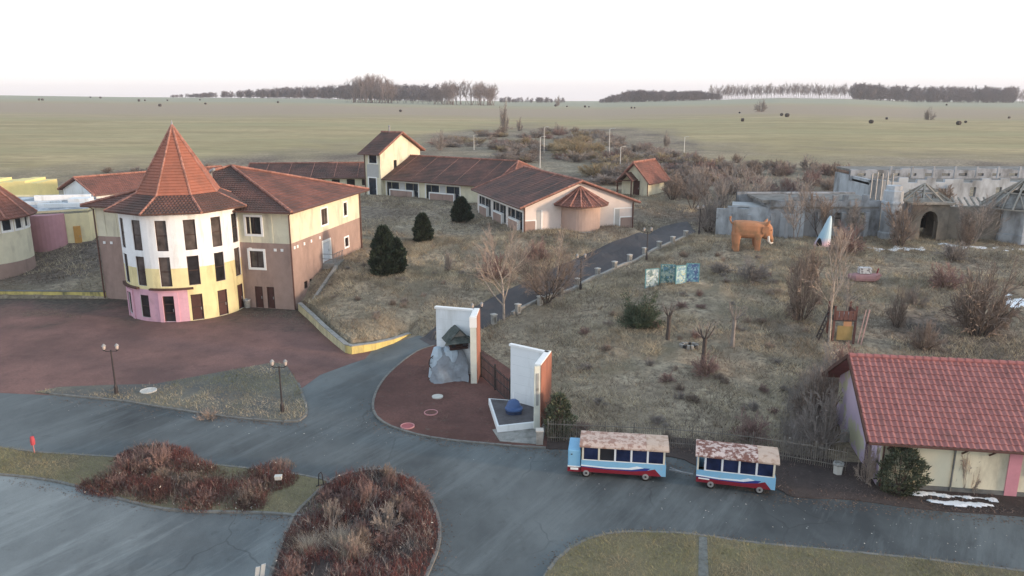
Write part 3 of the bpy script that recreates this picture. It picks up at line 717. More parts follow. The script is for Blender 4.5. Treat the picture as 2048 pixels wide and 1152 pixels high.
# low yellow wall at the far left
a, b = P(-260, 594), P(214, 597)
lw = thing('garden_wall', 'low mossy yellow wall running left from the main building along the forecourt', 'wall', a, math.atan2(b.y - a.y, b.x - a.x)); L = (b - a).length
YW3 = mat('mossy_yellow_paint', (204, 184, 84), var=.15, scale=2, stain=(120, 116, 80), sscale=1.2, sth=(.48, .66), sstretch=(1, 1, .4))
for i in range(12):
    mb = MB(); mb.box(L * (i + .5) / 12, .15, .24, L / 12 - .02, .3, .88); mb.obj('wall_panel', YW3, lw)
mb = MB(); mb.box(L / 2, .15, .71, L, .36, .06); mb.obj('coping', CONCD, lw)

# ------------------------------------------------------------------ round house and flat-roofed block at the left edge
c = Vector((-59.4, 85.0, 0)); rh = thing('round_house', 'cream round house with conical red roof at the left edge', 'building', c)
fm = arc_map(0, 0, 4.8); ww = [(math.radians(a) - .11, math.radians(a) + .11, 5.6, 6.9) for a in range(-150, 60, 18)]
mb = MB(); wall(mb, fm, -math.pi, math.pi, -.5, 7.2, ww, [(-1, 1), (2.1, 0)], mrev=2, extra=[math.radians(k * 6) for k in range(-30, 31)]); mb.obj('wall', [CREAM, BROWN, TRIMW], rh)
for o in ww: window(rh, fm, o, TRIMW, GLASSB, k=1 / 4.8, surround=TRIMW, sw=.16)
for k in range(12):
    a0, a1 = math.pi * k / 6, math.pi * (k + 1) / 6; q = lambda r, a, z: (r * math.cos(a), r * math.sin(a), z)
    mb = MB(); slope(mb, q(5.7, a0, 7.0), q(5.7, a1, 7.0), (0, 0, 12.3), (0, 0, 12.3), 18, .05); mb.obj('roof_slope', ROOF, rh)
    mb = MB(); ridge(mb, q(5.7, a0, 7.08), (0, 0, 12.42), .1); mb.obj('roof_rib', RIDGE, rh)
mb = MB(); mb.lathe([(5.2, 6.95), (5.62, 6.9), (5.62, 7.02)], 36); mb.obj('gutter', PIPE, rh)
yb = thing('flat_roofed_building', 'low yellow and pink flat-roofed building behind the round house', 'building', (-61, 96, 0))
yb_m = mat('pale_yellow_render', (230, 216, 160), var=.06, scale=1.2, stain=(190, 176, 136), sscale=.8, sth=(.55, .8), sstretch=(1, 1, .3))
P1, P2, P3, P4 = (-8, -7.5), (2.2, -4.6), (8.5, -1.2), (6.0, 12)
for a, b, m in ((P1, P2, yb_m), (P2, P3, yb_m), (P3, P4, yb_m), (P4, (-10, 12), yb_m), ((-10, 12), P1, yb_m)):
    L = (Vector(b) - Vector(a)).length; mb = MB(); wall(mb, line_map(a, b), 0, L, 0, 6.4, [], [(0, 0)]); mb.obj('wall', m, yb)
fm = arc_map(4.3, -2.9, 2.0); mb = MB(); wall(mb, fm, math.radians(-175), math.radians(10), 0, 6.0, [], [(0, 0)], extra=[math.radians(-175 + 185 * k / 14) for k in range(15)])
mb.face([(4.3 + 2.0 * math.cos(math.radians(-175 + 185 * k / 14)), -2.9 + 2.0 * math.sin(math.radians(-175 + 185 * k / 14)), 6.0) for k in range(15)]); mb.obj('bay_wall', mat('dusty_pink_render', (196, 134, 146), var=.07, scale=1.2), yb)
FLATR = mat('roof_felt', (142, 150, 158), var=.2, scale=.5, stain=(200, 206, 212), sscale=.6, sth=(.5, .6))
mb = MB(); mb.prism([P1, P2, P3, P4, (-10, 12)], 5.9, 6.15); mb.obj('flat_roof', FLATR, yb)
for x, y, sx_, sy_, h in ((3.5, 1.5, 5, .5, .5), (-1, 4, 6, .5, .4), (4, 6, .5, 5, .5), (0, 8.5, 7, .5, .7), (5, 3.8, 2.5, 2, .9)):
    mb = MB(); mb.box(x, y, 6.15 + h / 2, sx_, sy_, h, .2); mb.obj('roof_upstand', WHITE, yb)
dm = mat('orange_door', (214, 150, 60), var=.1)
door(yb, line_map(P2, P3), (5.3, 6.1, 2.0, 4.3), dm, dm, depth=-.08)
yf = thing('yellow_building', 'bright yellow block with stepped top far left behind the flat roof', 'building', (-72, 112, 0)); fm = line_map((-9, 0), (10.2, 1.5))
mb = MB()
for k in range(7): abox(mb, fm, k * 1.65, (k + 1) * 1.65, 3.0, 7.5 + .16 * (k % 3), -6, 0)
mb.obj('wall', mat('bright_yellow_render', (240, 214, 122), var=.06, scale=1), yf)
mb = MB(); abox(mb, fm, 8, 14.5, 3, 5.4, -3, 2.5); mb.obj('annex_wall', mat('pale_pink_render', (226, 206, 200), var=.06), yf)
# rear wings behind the main building
def gable_house(name, label, P0, P1, depth, zb, ze, zrid, wallm, roofm, ov=.6, n=14, openings=(), bands=None, gable_mats=None, ov_end=.5):
    rz = math.atan2(P1[1] - P0[1], P1[0] - P0[0]); t = thing(name, label, 'building', (P0[0], P0[1], 0), rz); L = math.hypot(P1[0] - P0[0], P1[1] - P0[1])
    fm = line_map((0, 0), (L, 0)); mb = MB(); wall(mb, fm, 0, L, zb, ze, list(openings), bands or [(-5, 0)]); wm = wallm if isinstance(wallm, list) else [wallm]
    wall(mb, line_map((L, depth), (0, depth)), 0, L, zb, ze, [], bands or [(-5, 0)])
    wall(mb, line_map((L, 0), (L, depth)), 0, depth, zb, ze, [], bands or [(-5, 0)]); wall(mb, line_map((0, depth), (0, 0)), 0, depth, zb, ze, [], bands or [(-5, 0)])
    zg = zrid - .15
    mb.face([(L, 0, ze), (L, depth, ze), (L, depth / 2, zg)]); mb.face([(0, depth, ze), (0, 0, ze), (0, depth / 2, zg)])
    mb.obj('wall', wm, t)
    k = (zrid - ze) / (depth / 2); zo = ze - k * ov + .1
    for (y0, sg) in ((-ov, 1), (depth + ov, -1)):
        mb = MB(); A_, B_ = (-ov_end, y0, zo), (L + ov_end, y0, zo); slope(mb, A_, B_, (-ov_end, depth / 2, zrid + .1), (L + ov_end, depth / 2, zrid + .1), n, .04); mb.obj('roof_slope', roofm, t)
        mb = MB(); mb.bar((-ov_end, y0, zo - .02), (L + ov_end, y0, zo - .02), .13, .15); mb.obj('gutter', PIPE, t)
    mb = MB(); ridge(mb, (-ov_end, depth / 2, zrid + .16), (L + ov_end, depth / 2, zrid + .16), .16, .5)
    for x in (-ov_end, L + ov_end):
        for y0 in (-ov, depth + ov): ridge(mb, (x, y0, zo + .06), (x, depth / 2, zrid + .14), .12, .5)
    mb.obj('ridge_cap', RIDGE, t)
    return t, fm, L
t, fm, L = gable_house('rear_wing', 'white-gabled rear wing with red tiled roof left of the orange spire', (-57.3, 106), (-57.3 + .62 * 22, 106 + .78 * 22), 10.5, 2, 6.75, 8.6, WHITE, ROOF, n=10)
ops = [(1.5 + 2.6 * k, 2.9 + 2.6 * k, 4.6, 5.7) for k in range(8)]
t, fm, L = gable_house('rear_wing', 'long low rear wing with dark roof between main building and stair tower house', (-46, 134), (-22.5, 136), 10, 2, 6.1, 8.0, CREAM, ROOF2, n=10, openings=ops)
for o in ops: window(t, fm, o, FRAMEB, GLASS)
mb = MB()
for k in range(6): a = 3 + 4 * k; mb.bar((a, -.5, 6.18), (a, 4.9, 8.15), .1, .08)
mb.obj('roof_seam', RIDGE, t)
def merge(t2, t1):
    M = t1.matrix_basis.inverted() @ t2.matrix_basis
    for ch in list(t2.children): ch.parent = t1; ch.matrix_basis = M @ ch.matrix_basis
    bpy.data.objects.remove(t2, do_unlink=True)
# ------------------------------------------------------------------ curved bungalow with the turret
TEAL = mat('dark_teal_frame', (48, 62, 66), rough=.5, var=.2)
GREYP = mat('grey_render', (178, 178, 176), var=.05, scale=1.5)
BLUSH = mat('blush_render', (224, 206, 196), var=.05, scale=1.1, stain=(194, 178, 170), sscale=.9, sth=(.55, .85), sstretch=(1, 1, .3))
TURR = mat('turret_render', (190, 156, 140), var=.06, scale=1.2, stain=(160, 132, 120), sscale=.8, sth=(.55, .8), sstretch=(1, 1, .3))
def bays(starts, w):
    ops, par = [], []
    for a in starts: ops += [(a, a + .95, 4.1, 6.35), (a + .95 + .02, a + 2.5, 5.2, 6.35), (a + w - 2.5, a + w - .97, 5.2, 6.35), (a + w - .95, a + w, 4.1, 6.35)]; par.append((a + .9, a + w - .9))
    return ops, par
def dress(t, fm, ops, par):
    for i, o in enumerate(ops):
        if i % 4 in (0, 3): door(t, fm, o, TEAL, TEAL, GLASSB, panes=2)
        else: window(t, fm, o, TEAL, GLASSB, bars=(1, 1))
    for a, b in par:
        mb = MB(); abox(mb, fm, a, b, 3.4, 5.12, .02, .35); mb.obj('balcony_wall', BROWN, t)
        mb = MB(); abox(mb, fm, a - .12, b + .12, 5.12, 5.28, 0.01, .42); abox(mb, fm, a - .14, a, 3.4, 5.12, .015, .4); abox(mb, fm, b, b + .14, 3.4, 5.12, .015, .4); mb.obj('white_band', TRIMW, t)
        mb = MB(); z = 6.4
        abox(mb, fm, a - 1.15, b + 1.15, z, z + .16, .0, .06); abox(mb, fm, a - 1.15, a - .98, 3.6, z, 0, .06); abox(mb, fm, b + .98, b + 1.15, 3.6, z, 0, .06); mb.obj('white_band', TRIMW, t)
        mb = MB(); abox(mb, fm, a + 1.75, b - 1.75, 5.27, 6.38, .0, .03); mb.obj('grey_panel', GREYP, t)
opA, pA = bays([1.3, 9.4], 6.4)
t1, fm, L = gable_house('bungalow', 'long curved bungalow with brown tiled roof and small round turret', (-21.4, 126.2), (-3.2, 114.7), 14, 2.5, 7.05, 9.95, CREAM, ROOF2, ov=.8, n=18, openings=opA, ov_end=.5)
dress(t1, fm, opA, pA)
mb = MB()
for k in range(5): a = 2.2 + 4.3 * k; mb.bar((a, -.75, 6.82), (a, 6.9, 10.05), .09, .07)
mb.obj('roof_seam', RIDGE, t1)
LA = L; zo_, zr_ = 6.82, 10.05
for e0, e1, tp in (((LA + .5, -.8, zo_), (LA + 4, -.8, zo_), (LA + .5, 7, zr_)), ((LA + 4, -.8, zo_), (LA + 4, 14.8, zo_), (LA + .5, 7, zr_)), ((LA + 4, 14.8, zo_), (LA + .5, 14.8, zo_), (LA + .5, 7, zr_))):
    mb = MB(); slope(mb, e0, e1, tp, tp, 16, .04); mb.obj('roof_hip_slope', ROOF, t1)
mb = MB(); ridge(mb, (LA + 4, 14.8, zo_ + .05), (LA + .5, 7, zr_ + .08), .13); ridge(mb, (LA + 4, -.8, zo_ + .05), (LA + .5, 7, zr_ + .08), .13); mb.obj('ridge_cap', RIDGE, t1)
opB, pB = bays([1.0, 7.2, 13.2], 5.2)
t2, fm, L = gable_house('bungalow_b', 'x', (-4.9, 108.8), (1.4, 91.1), 14.6, 2.5, 7.15, 9.85, [BLUSH], ROOF2, ov=.7, n=18, openings=opB, ov_end=.6)
dress(t2, fm, opB, pB)
mb = MB()
for k in range(4): a = 2.5 + 4.4 * k; mb.bar((a, -.65, 6.98), (a, 7.2, 9.96), .09, .07)
mb.obj('roof_seam', RIDGE, t2)
gm = line_map((L, 0), (L, 14.6))
for a0, a1, z1, z2 in ((.15, 2.3, 6.6, 5.35), (12.0, 14.45, 6.4, 5.15)):
    mb = MB(); lo = a0 < 1
    abox(mb, gm, a0, a1, z1 - .14, z1, 0, .06) if not lo else None
    x = a1 if lo else a0
    abox(mb, gm, x - .08, x + .08, 3.2, z1, 0, .063); abox(mb, gm, a0, a1 - .7 if lo else a1, z2, z2 + .14, .0, .057) if lo else abox(mb, gm, a0 + .8, a1, z2, z2 + .14, 0, .057)
    x = a1 - .75 if lo else a0 + .8
    abox(mb, gm, x - .07, x + .07, 3.2, z2, 0, .053); mb.obj('white_band', TRIMW, t2)
    mb = MB(); abox(mb, gm, a0, a1 - .83 if lo else a1, 3.2, z2, 0, .03) if lo else abox(mb, gm, a0 + .87, a1, 3.2, z2, 0, .03); mb.obj('brown_panel', BROWN, t2)
    mb = MB(); abox(mb, gm, a1 - .68, a1 - .08, 3.2, z1, 0, .02) if lo else abox(mb, gm, a0 + .08, a0 + .73, 3.2, z1 - .14, 0, .02); mb.obj('grey_panel', GREYP, t2)
for a in (.05, 5.15, 5.45, 14.55):
    mb = MB(); p = gm(a, 3.6, .12); mb.tube([p, (p[0], p[1], 7.0 if a < 1 or a > 14 else 6.9)], .09, 8); mb.obj('downpipe', PIPE, t2)
tx, ty = L + .1, 7.3
mb = MB(); tm = arc_map(tx, ty, 2.45); wall(mb, tm, -math.pi, math.pi, 2.8, 7.35, [], [(0, 0)], extra=[math.radians(9 * k) for k in range(-20, 21)]); mb.obj('turret_wall', TURR, t2)
for k in range(16):
    a0, a1 = 2 * math.pi * k / 16, 2 * math.pi * (k + 1) / 16; q = lambda r, a, z: (tx + r * math.cos(a), ty + r * math.sin(a), z)
    mb = MB(); slope(mb, q(3.45, a0, 7.2), q(3.45, a1, 7.2), (tx, ty, 9.15), (tx, ty, 9.15), 8, .04); mb.obj('turret_roof_slope', ROOF, t2)
    mb = MB(); ridge(mb, q(3.45, a0, 7.26), (tx, ty, 9.26), .09, .4); mb.obj('turret_rib', RIDGE, t2)
mb = MB(); mb.lathe([(3.2, 7.1), (3.42, 7.08), (3.42, 7.2)], 32, tx, ty); mb.obj('turret_gutter', PIPE, t2)
mb = MB(); mb.lathe([(0, 4.12), (3.0, 4.12), (3.1, 4.0), (3.1, 3)], 32, tx, ty); mb.obj('turret_plinth', CONC, t2)
merge(t2, t1)
# tower house at the bungalow's far end
FT = Frame(-21.2, 125.0, 0, math.atan2(9.0, 5.3)); th = thing('tower_house', 'tall narrow cream tower house with gabled brown roof at the far end of the bungalow', 'building', FT.o, FT.rz)
Ls, Dw = 10.6, 3.3                                         # local x runs along the sunlit gable wall, local y towards the left
s_ = line_map((0, 0), (Ls, 0)); f_ = line_map((0, Dw), (0, 0)); w1 = (1.0, 2.6, 9.3, 10.7); d1 = (.8, 2.3, 4.15, 6.9); w2 = (3.4, 4.2, 8.0, 9.6)
mb = MB(); wall(mb, s_, 0, Ls, 2, 11.1, [w2], [(0, 0)]); wall(mb, line_map((Ls, 0), (Ls, Dw)), 0, Dw, 2, 11.1, [], [(0, 0)]); wall(mb, line_map((Ls, Dw), (0, Dw)), 0, Ls, 2, 11.1, [], [(0, 0)])
wall(mb, f_, 0, Dw, 2, 11.1, [w1, d1], [(0, 0)])
for y in (0, Dw): mb.face([(0, y, 11.1), (Ls, y, 11.1), (Ls / 2, y, 13.8)][::1 if y == 0 else -1])
mb.obj('wall', CREAM, th); window(th, f_, w1, TEAL, GLASSB, bars=(1, 1), surround=TRIMW, sw=.14); door(th, f_, d1, TEAL, TEAL, GLASSB, surround=TRIMW); window(th, s_, w2, FRAMEB, GLASS)
mb = MB(); abox(mb, f_, .5, 2.9, 7.0, 9.1, 0, .04); mb.obj('grey_panel', GREYP, th)
for e0, e1, t0, tt in (((-.9, -.6), (-.9, Dw + .6), (Ls / 2, -.6), (Ls / 2, Dw + .6)), ((Ls + .7, -.6), (Ls + .7, Dw + .6), (Ls / 2, -.6), (Ls / 2, Dw + .6))):
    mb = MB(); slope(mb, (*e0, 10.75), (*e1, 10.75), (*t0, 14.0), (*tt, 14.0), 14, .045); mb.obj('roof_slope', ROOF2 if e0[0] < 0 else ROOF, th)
mb = MB(); ridge(mb, (Ls / 2, -.65, 14.06), (Ls / 2, Dw + .65, 14.06), .15)
for x in (-.9, Ls + .7): ridge(mb, (x, -.58, 10.85), (Ls / 2, -.58, 14.05), .12)
mb.obj('ridge_cap', RIDGE, th); mb = MB(); mb.bar((-.92, -.6, 10.72), (-.92, Dw + .6, 10.72), .13, .15); mb.obj('gutter', PIPE, th)
mb = MB(); mb.lathe([(.14, 13.6), (.14, 14.9), (.2, 14.95), (.2, 15.05), (0, 15.1)], 10, Ls / 2, 2.2); mb.obj('vent_pipe', METAL, th)
mb = MB(); mb.tube([(-.1, Dw - .1, 3.6), (-.1, Dw - .1, 10.7)], .08, 8); mb.obj('downpipe', PIPE, th)
# small hut
hd = (1.5, 2.5, 5.0, 7.25)
t, fm, L = gable_house('garden_hut', 'small cream hut with steep red roof standing alone right of the bungalow', (20.7, 118), (24.2, 122.7), 4.4, 4, 7.5, 9.9, CREAM, ROOF, ov=.7, n=12, openings=[(1.0, 1.6, 6.5, 7.1), (3.6, 4.2, 6.5, 7.1)], ov_end=.7)
for o in [(1.0, 1.6, 6.5, 7.1), (3.6, 4.2, 6.5, 7.1)]: window(t, fm, o, FRAMEB, GLASS)
gm = line_map((0, 4.4), (0, 0)); door(t, gm, (2.0, 3.1, 5.0, 7.2), DOORB, FRAMEB, depth=-.03)
mb = MB(); slope(mb, (-1.9, 1.6, 7.3), (-.02, 1.6, 7.3), (-1.9, 2.9, 8.5), (-.02, 2.9, 8.5), 6, .04); slope(mb, (-1.9, 4.4, 7.2), (-.02, 4.4, 7.2), (-1.9, 2.9, 8.5), (-.02, 2.9, 8.5), 6, .04); mb.obj('porch_roof', ROOF2, t)
mb = MB(); mb.bar((-1.8, 4.2, 4.6), (-1.8, 4.2, 7.3), .16); mb.bar((-1.8, 1.8, 4.6), (-1.8, 1.8, 7.4), .16); mb.bar((-1.8, 1.8, 7.35), (-1.8, 4.2, 7.25), .14); mb.obj('porch_post', EAVE, t)
mb = MB(); mb.tube([(-.08, -.1, 4.5), (-.08, -.1, 7.4)], .07, 8); mb.obj('downpipe', PIPE, t)

# ------------------------------------------------------------------ unfinished castle ruin
CG = mat('grey_ruin_plaster', (160, 164, 170), var=.14, scale=.8, stain=(104, 104, 104), sscale=.6, sth=(.46, .66), sstretch=(1, 1, .5), bump=.02, bscale=6)
CG2 = mat('pale_ruin_plaster', (176, 183, 190), var=.13, scale=.7, stain=(122, 124, 126), sscale=.5, sth=(.46, .66), sstretch=(1, 1, .4))
CB = mat('brown_ruin_plaster', (134, 124, 110), var=.14, scale=.9, stain=(104, 98, 90), sscale=.6, sth=(.46, .68), bump=.02, bscale=6)
TIMB = mat('weathered_timber', (146, 138, 126), var=.25, scale=4)
SLAB = mat('mossy_slab', (126, 122, 116), var=.25, scale=1, stain=(92, 88, 82), sscale=.8)
VOID = mat('dark_opening', (34, 34, 36), var=.3)
ca = thing('castle_ruin', 'unfinished grey concrete castle with towers, arched gate and bare timber roofs', 'building', P(1850, 480, 3.8))
cb = ca.location; CF = Frame(cb.x, cb.y, 0, 0); ca.location = CF.o
lx = lambda u, v=478, z=3.8: P(u, v, z).x - cb.x
def cwall(name, m, a, b, z0, z1, ops=(), thick=.5, broken=0.0, seed=0):
    a, b = Vector(a), Vector(b); L = (b - a).length; f = line_map(a, b); mb = MB(); wall(mb, f, 0, L, z0, z1, list(ops), [(0, 0)], depth=thick)
    rr = random.Random(seed); n = max(3, int(L / 1.2))
    for i in range(n): abox(mb, f, L * i / n, L * (i + 1) / n, z1, z1 + (rr.random() * broken if broken else .02), -thick, 0.0)
    g = lambda q, z, d=0.0: f(L - q, z, -thick - d); wall(mb, g, 0, L, z0, z1, [(L - o[1], L - o[0], o[2], o[3]) for o in ops], [(0, 0)], depth=.001)
    return mb.obj(name, m, ca), f
xs = [lx(u) for u in (1540, 1672, 1691, 1697, 1710, 1722, 1737, 1757, 1795, 1812, 1885, 1980)]
w0 = xs[0]; yw = 1.5
ops = [(xs[i] - w0, xs[i + 1] - w0 if i != 1 else xs[2] - w0, 5.0, 6.75) for i in (1, 3, 5)]
o, f = cwall('front_wall', CG, (xs[0], yw), (xs[7] + .3, yw), 2.5, 8.1, ops)
for q in ops:
    mb = MB(); abox(mb, f, q[0], q[1], q[2] + 1.0, q[2] + 1.1, -.4, -.3); abox(mb, f, q[0], q[1], q[2] + 1.5, q[2] + 1.58, -.4, -.3); mb.obj('window_bar', VOID, ca)
cwall('back_wall', CG, (xs[7], yw + 7), (xs[0] - 2, yw + 7), 2.5, 8.3); cwall('side_wall', CG, (xs[0], yw + 7), (xs[0], yw), 2.5, 8.1)
mb = MB(); mb.box((xs[0] + xs[7]) / 2 - .5, yw + 3.5, 8.0, xs[7] - xs[0] + .6, 6.4, .3); mb.obj('roof_slab', SLAB, ca)
mb = MB(); rr = random.Random(6)
for k in range(11):
    if rr.random() < .75: mb = MB(); mb.box(xs[0] + .5 + k * (xs[7] - xs[0] - .8) / 10, yw + .25, 8.1 + .35, .75 * rr.uniform(.6, 1), .5, .75 * rr.uniform(.5, 1.1)); mb.obj('merlon', CG, ca)
for k in range(5): mb = MB(); mb.box(xs[0] + .3 + k * (xs[7] - xs[0]) / 4.6, yw - .16, 4.6, .5, .36, 4.4); mb.obj('buttress', CG2 if k % 2 else CG, ca)
mb = MB(); mb.box((xs[0] + xs[7]) / 2, yw - .03, 7.35, xs[7] - xs[0], .16, .22); mb.obj('string_course', SLAB, ca)
cwall('west_wall', CG2, (lx(1445), 4.0), (lx(1605), .6), 2.5, 6.6, [], broken=1.1, seed=3)
mb = MB(); mb.box(lx(1535), 4.6, 7.2, 6.2, 3.2, .22, -.28); mb.obj('roof_slab', mat('pale_slab_edge', (176, 178, 178), var=.15, scale=1), ca)
for k in range(4): mb = MB(); mb.box(lx(1470 + 34 * k), 3.0 - .75 * k, 4.5, .4, .4, 3.8, -.35); mb.obj('buttress', CG, ca)
cx_ = (xs[7] + xs[8]) / 2
mb = MB(); mb.lathe([(1.25, 2.5), (1.2, 4.6), (1.05, 4.75), (1.05, 7.9), (1.18, 7.95), (1.18, 8.2), (1.05, 8.25), (1.05, 9.4), (.85, 9.5), (.85, 10.0), (0, 10.0)], 8, cx_, .6, a0=.39); mb.obj('slim_tower', CG2, ca)
mb = MB(); mb.box(cx_ + .2, -.42, 7.0, .3, .12, .45); mb.obj('arrow_slit', VOID, ca)
# gatehouse with arch
gx0, gx1 = xs[9], xs[10]; gc = lx(1848); gw = .98
o, f = cwall('gatehouse_wall', CB, (gx0, 0), (gc - gw, 0), 2.5, 7.9, [], .8, broken=.3, seed=2); cwall('gatehouse_wall', CB, (gc + gw, 0), (gx1, 0), 2.5, 7.9, [], .8)
mb = MB(); n = 12
for i in range(n):
    t0, t1_ = math.pi * i / n, math.pi * (i + 1) / n; p = [(gc - gw * math.cos(t), 5.9 + 1.25 * math.sin(t)) for t in (t0, t1_)]
    for y in (0, .8): mb.face([(p[0][0], y, p[0][1]), (p[1][0], y, p[1][1]), (p[1][0], y, 7.92), (p[0][0], y, 7.92)])
    mb.face([(p[0][0], 0, p[0][1]), (p[0][0], .8, p[0][1]), (p[1][0], .8, p[1][1]), (p[1][0], 0, p[1][1])])
mb.obj('arch', CB, ca)
cwall('gatehouse_wall', CG, (gx0, 4.2), (gx0, 0), 2.5, 7.9); cwall('gatehouse_wall', CB, (gx1, 0), (gx1, 4.2), 2.5, 7.9); cwall('gatehouse_wall', VOID, (gx1, 4.2), (gx0, 4.2), 4.6, 7.9)
mb = MB(); mb.box((gx0 + gx1) / 2, 2, 8.05, gx1 - gx0 + .7, 5, .22); mb.obj('roof_plate', TIMB, ca)
def timber_cone(x, y, z, r, h, n, name, sq=False):
    mb = MB(); pr = lambda a, k=1.0: (x + r * k * math.cos(a) * (1.2 if sq else 1), y + r * k * math.sin(a), z)
    for i in range(n):
        a = 2 * math.pi * (i + .5) / n; b = 2 * math.pi * (i + 1.5) / n; mb.bar(pr(a), (x, y, z + h), .17, .2); mb.bar(pr(a), pr(b), .15)
        q0, q1 = Vector(pr(a)).lerp((x, y, z + h), .5), Vector(pr(b)).lerp((x, y, z + h), .5); mb.bar(q0, q1, .11)
        mb.bar(Vector(pr(a)).lerp(Vector(pr(b)), .5), q0, .1)
    return mb.obj(name, TIMB, ca)
timber_cone((gx0 + gx1) / 2, 2.0, 8.15, 2.5, 1.9, 8, 'timber_roof', True)
cwall('curtain_wall', CB, (gx1, .4), (xs[11] + .3, -.4), 2.5, 7.0, [], .7, broken=.9, seed=5)
mb = MB()
for k in range(9): x = gx1 + .6 + k * .75; mb.bar((x, .5, 7.2), (x + .5, 3.2, 8.3), .16)
mb.obj('rafter', TIMB, ca)
rx_, ry_ = lx(2030), -.2
mb = MB(); mb.lathe([(3.15, 2.5), (3.05, 4.7), (2.85, 4.8), (2.85, 7.35), (2.95, 7.4), (2.95, 7.75), (0, 7.75)], 8, rx_, ry_, a0=.25); mb.obj('round_tower', CG2, ca)
mb = MB(); mb.box(rx_ - 1.0, ry_ - 2.72, 6.3, .45, .12, .95, -.3); mb.obj('window_opening', VOID, ca)
timber_cone(rx_ - .3, ry_, 7.7, 4.3, 3.2, 12, 'tower_roof_frame')
mb = MB(); mb.lathe([(4.1, 7.85), (1.9, 9.35), (1.8, 9.35), (4.0, 7.8)], 7, rx_ - .3, ry_, a0=2.0); mb.obj('roof_boarding', SLAB, ca)
# great hall behind
hx0, hx1, hy = lx(1716, 420, 5) + 2.0, lx(2120, 420, 5) + 6, 17.0
ops = [(9.2, 10.3, 6.0, 7.7), (5.2, 6.4, 6.0, 7.6), (13.5, 14.3, 6.6, 7.9), (17.0, 17.8, 6.6, 7.9), (21.0, 21.8, 6.6, 7.9)]
o, f = cwall('hall_wall', CG2, (hx0, hy), (hx1, hy), 3, 8.5, ops, broken=.8, seed=9)
cwall('hall_wall', CG2, (hx0, hy + 12), (hx0, hy), 3, 8.8)
cwall('hall_parapet', CG, (hx0 - .3, hy + 6), (hx1, hy + 6), 8.1, 9.6, [(1 + 2.4 * k, 2.2 + 2.4 * k, 8.8, 9.2) for k in range(11)], broken=.3, seed=4)
mb = MB(); mb.box((hx0 + hx1) / 2, hy + 3.3, 8.3, hx1 - hx0, 5.6, .3); mb.box((hx0 + hx1) / 2, hy + 9, 9.5, hx1 - hx0, 5.6, .3); mb.obj('roof_slab', SLAB, ca)
for k in range(5): mb = MB(); x = hx0 - .2 + k * .7; mb.tube([(x, hy - .5, 3.5), (x, hy - .5, 9.8 + .2 * (k % 2))], .11, 8); mb.obj('scaffold_pole', METAL, ca)
for k in range(9): mb = MB(); x = hx0 + 2.5 + k * 2.9; mb.box(x, hy + .1, 9.9, .25, .25, 1.5); mb.obj('concrete_stub', CG, ca)

# ------------------------------------------------------------------ gate: two giant open books
CIN = mat('book_white_paint', (232, 236, 238), var=.03, scale=1.5, stain=(206, 208, 206), sscale=.8, sth=(.56, .75), sstretch=(1, 1, .18))
CCO = mat('terracotta_paint', (168, 96, 72), var=.08, scale=2, stain=(142, 84, 66), sscale=1.2, sth=(.5, .75), sstretch=(1, 1, .3))
EDGE = mat('page_edge', (206, 210, 196), var=.08, scale=2, stain=(150, 152, 140), sscale=1.5, sth=(.55, .75), sstretch=(1, 1, .25))
def leaf(t, a, b, z0, z1, inner_left, nm, thick=.32, groove=True):
    a, b = Vector(a), Vector(b); L = (b - a).length; d = (b - a) / L; n = Vector((-d.y, d.x)) * (1 if inner_left else -1)
    P_ = lambda s, o: (a.x + d.x * s + n.x * o, a.y + d.y * s + n.y * o)
    mb = MB(); mb.prism([P_(0, .05), P_(L - .05, .05), P_(L - .05, thick), P_(0, thick)], z0, z1 - .06); mb.obj('page_block', CIN, t)
    for k in range(1, 6):
        mb = MB(); z = z0 + (z1 - z0) * k / 6; s0 = .04; mb.prism([P_(.06, thick - .02), P_(L * .93, thick - .02), P_(L * .93, thick + .006), P_(.06, thick + .006)], z - .008, z + .008); mb.obj('panel_joint', mat('grey_joint', (206, 212, 214), var=.08), t)
    mb = MB(); mb.prism([P_(-.05, -.04), P_(L + .05, -.04), P_(L + .05, .05), P_(-.05, .05)], z0, z1); mb.obj('cover_board', CCO, t)
    mb = MB(); mb.prism([P_(-.02, .0), P_(L + .03, .0), P_(L + .03, thick + .08), P_(-.02, thick + .08)], z1 - .06, z1 + .08); mb.obj('top_capping', TRIMW, t)
    return P_, L
gl = thing('giant_book', 'tall white open book wall with rock and model chalet, left half of the gate', 'gate wall', P(948, 767), 0, 'giant open books framing the gate')
o = gl.location; h = topz(o.y, 634)
q = lambda u, v: (P(u, v).xy - o.xy)
hinge = Vector((.0, 1.9)); far = Vector((-2.82, 2.75)); tip = Vector((-.12, -.1))
leaf(gl, hinge, far, 0, h, True, 'l', .28)
leaf(gl, tip + Vector((.34, 0)), hinge + Vector((.36, .1)), 0, h, True, 'r', .34)
mb = MB(); mb.box(tip.x + .12, tip.y - .02, h * .43, .44, .12, h * .86); mb.obj('page_edge', EDGE, gl); mb = MB(); mb.box(tip.x + .12, tip.y - .03, h * .93, .5, .16, h * .15); mb.obj('corner_block', TRIMW, gl)
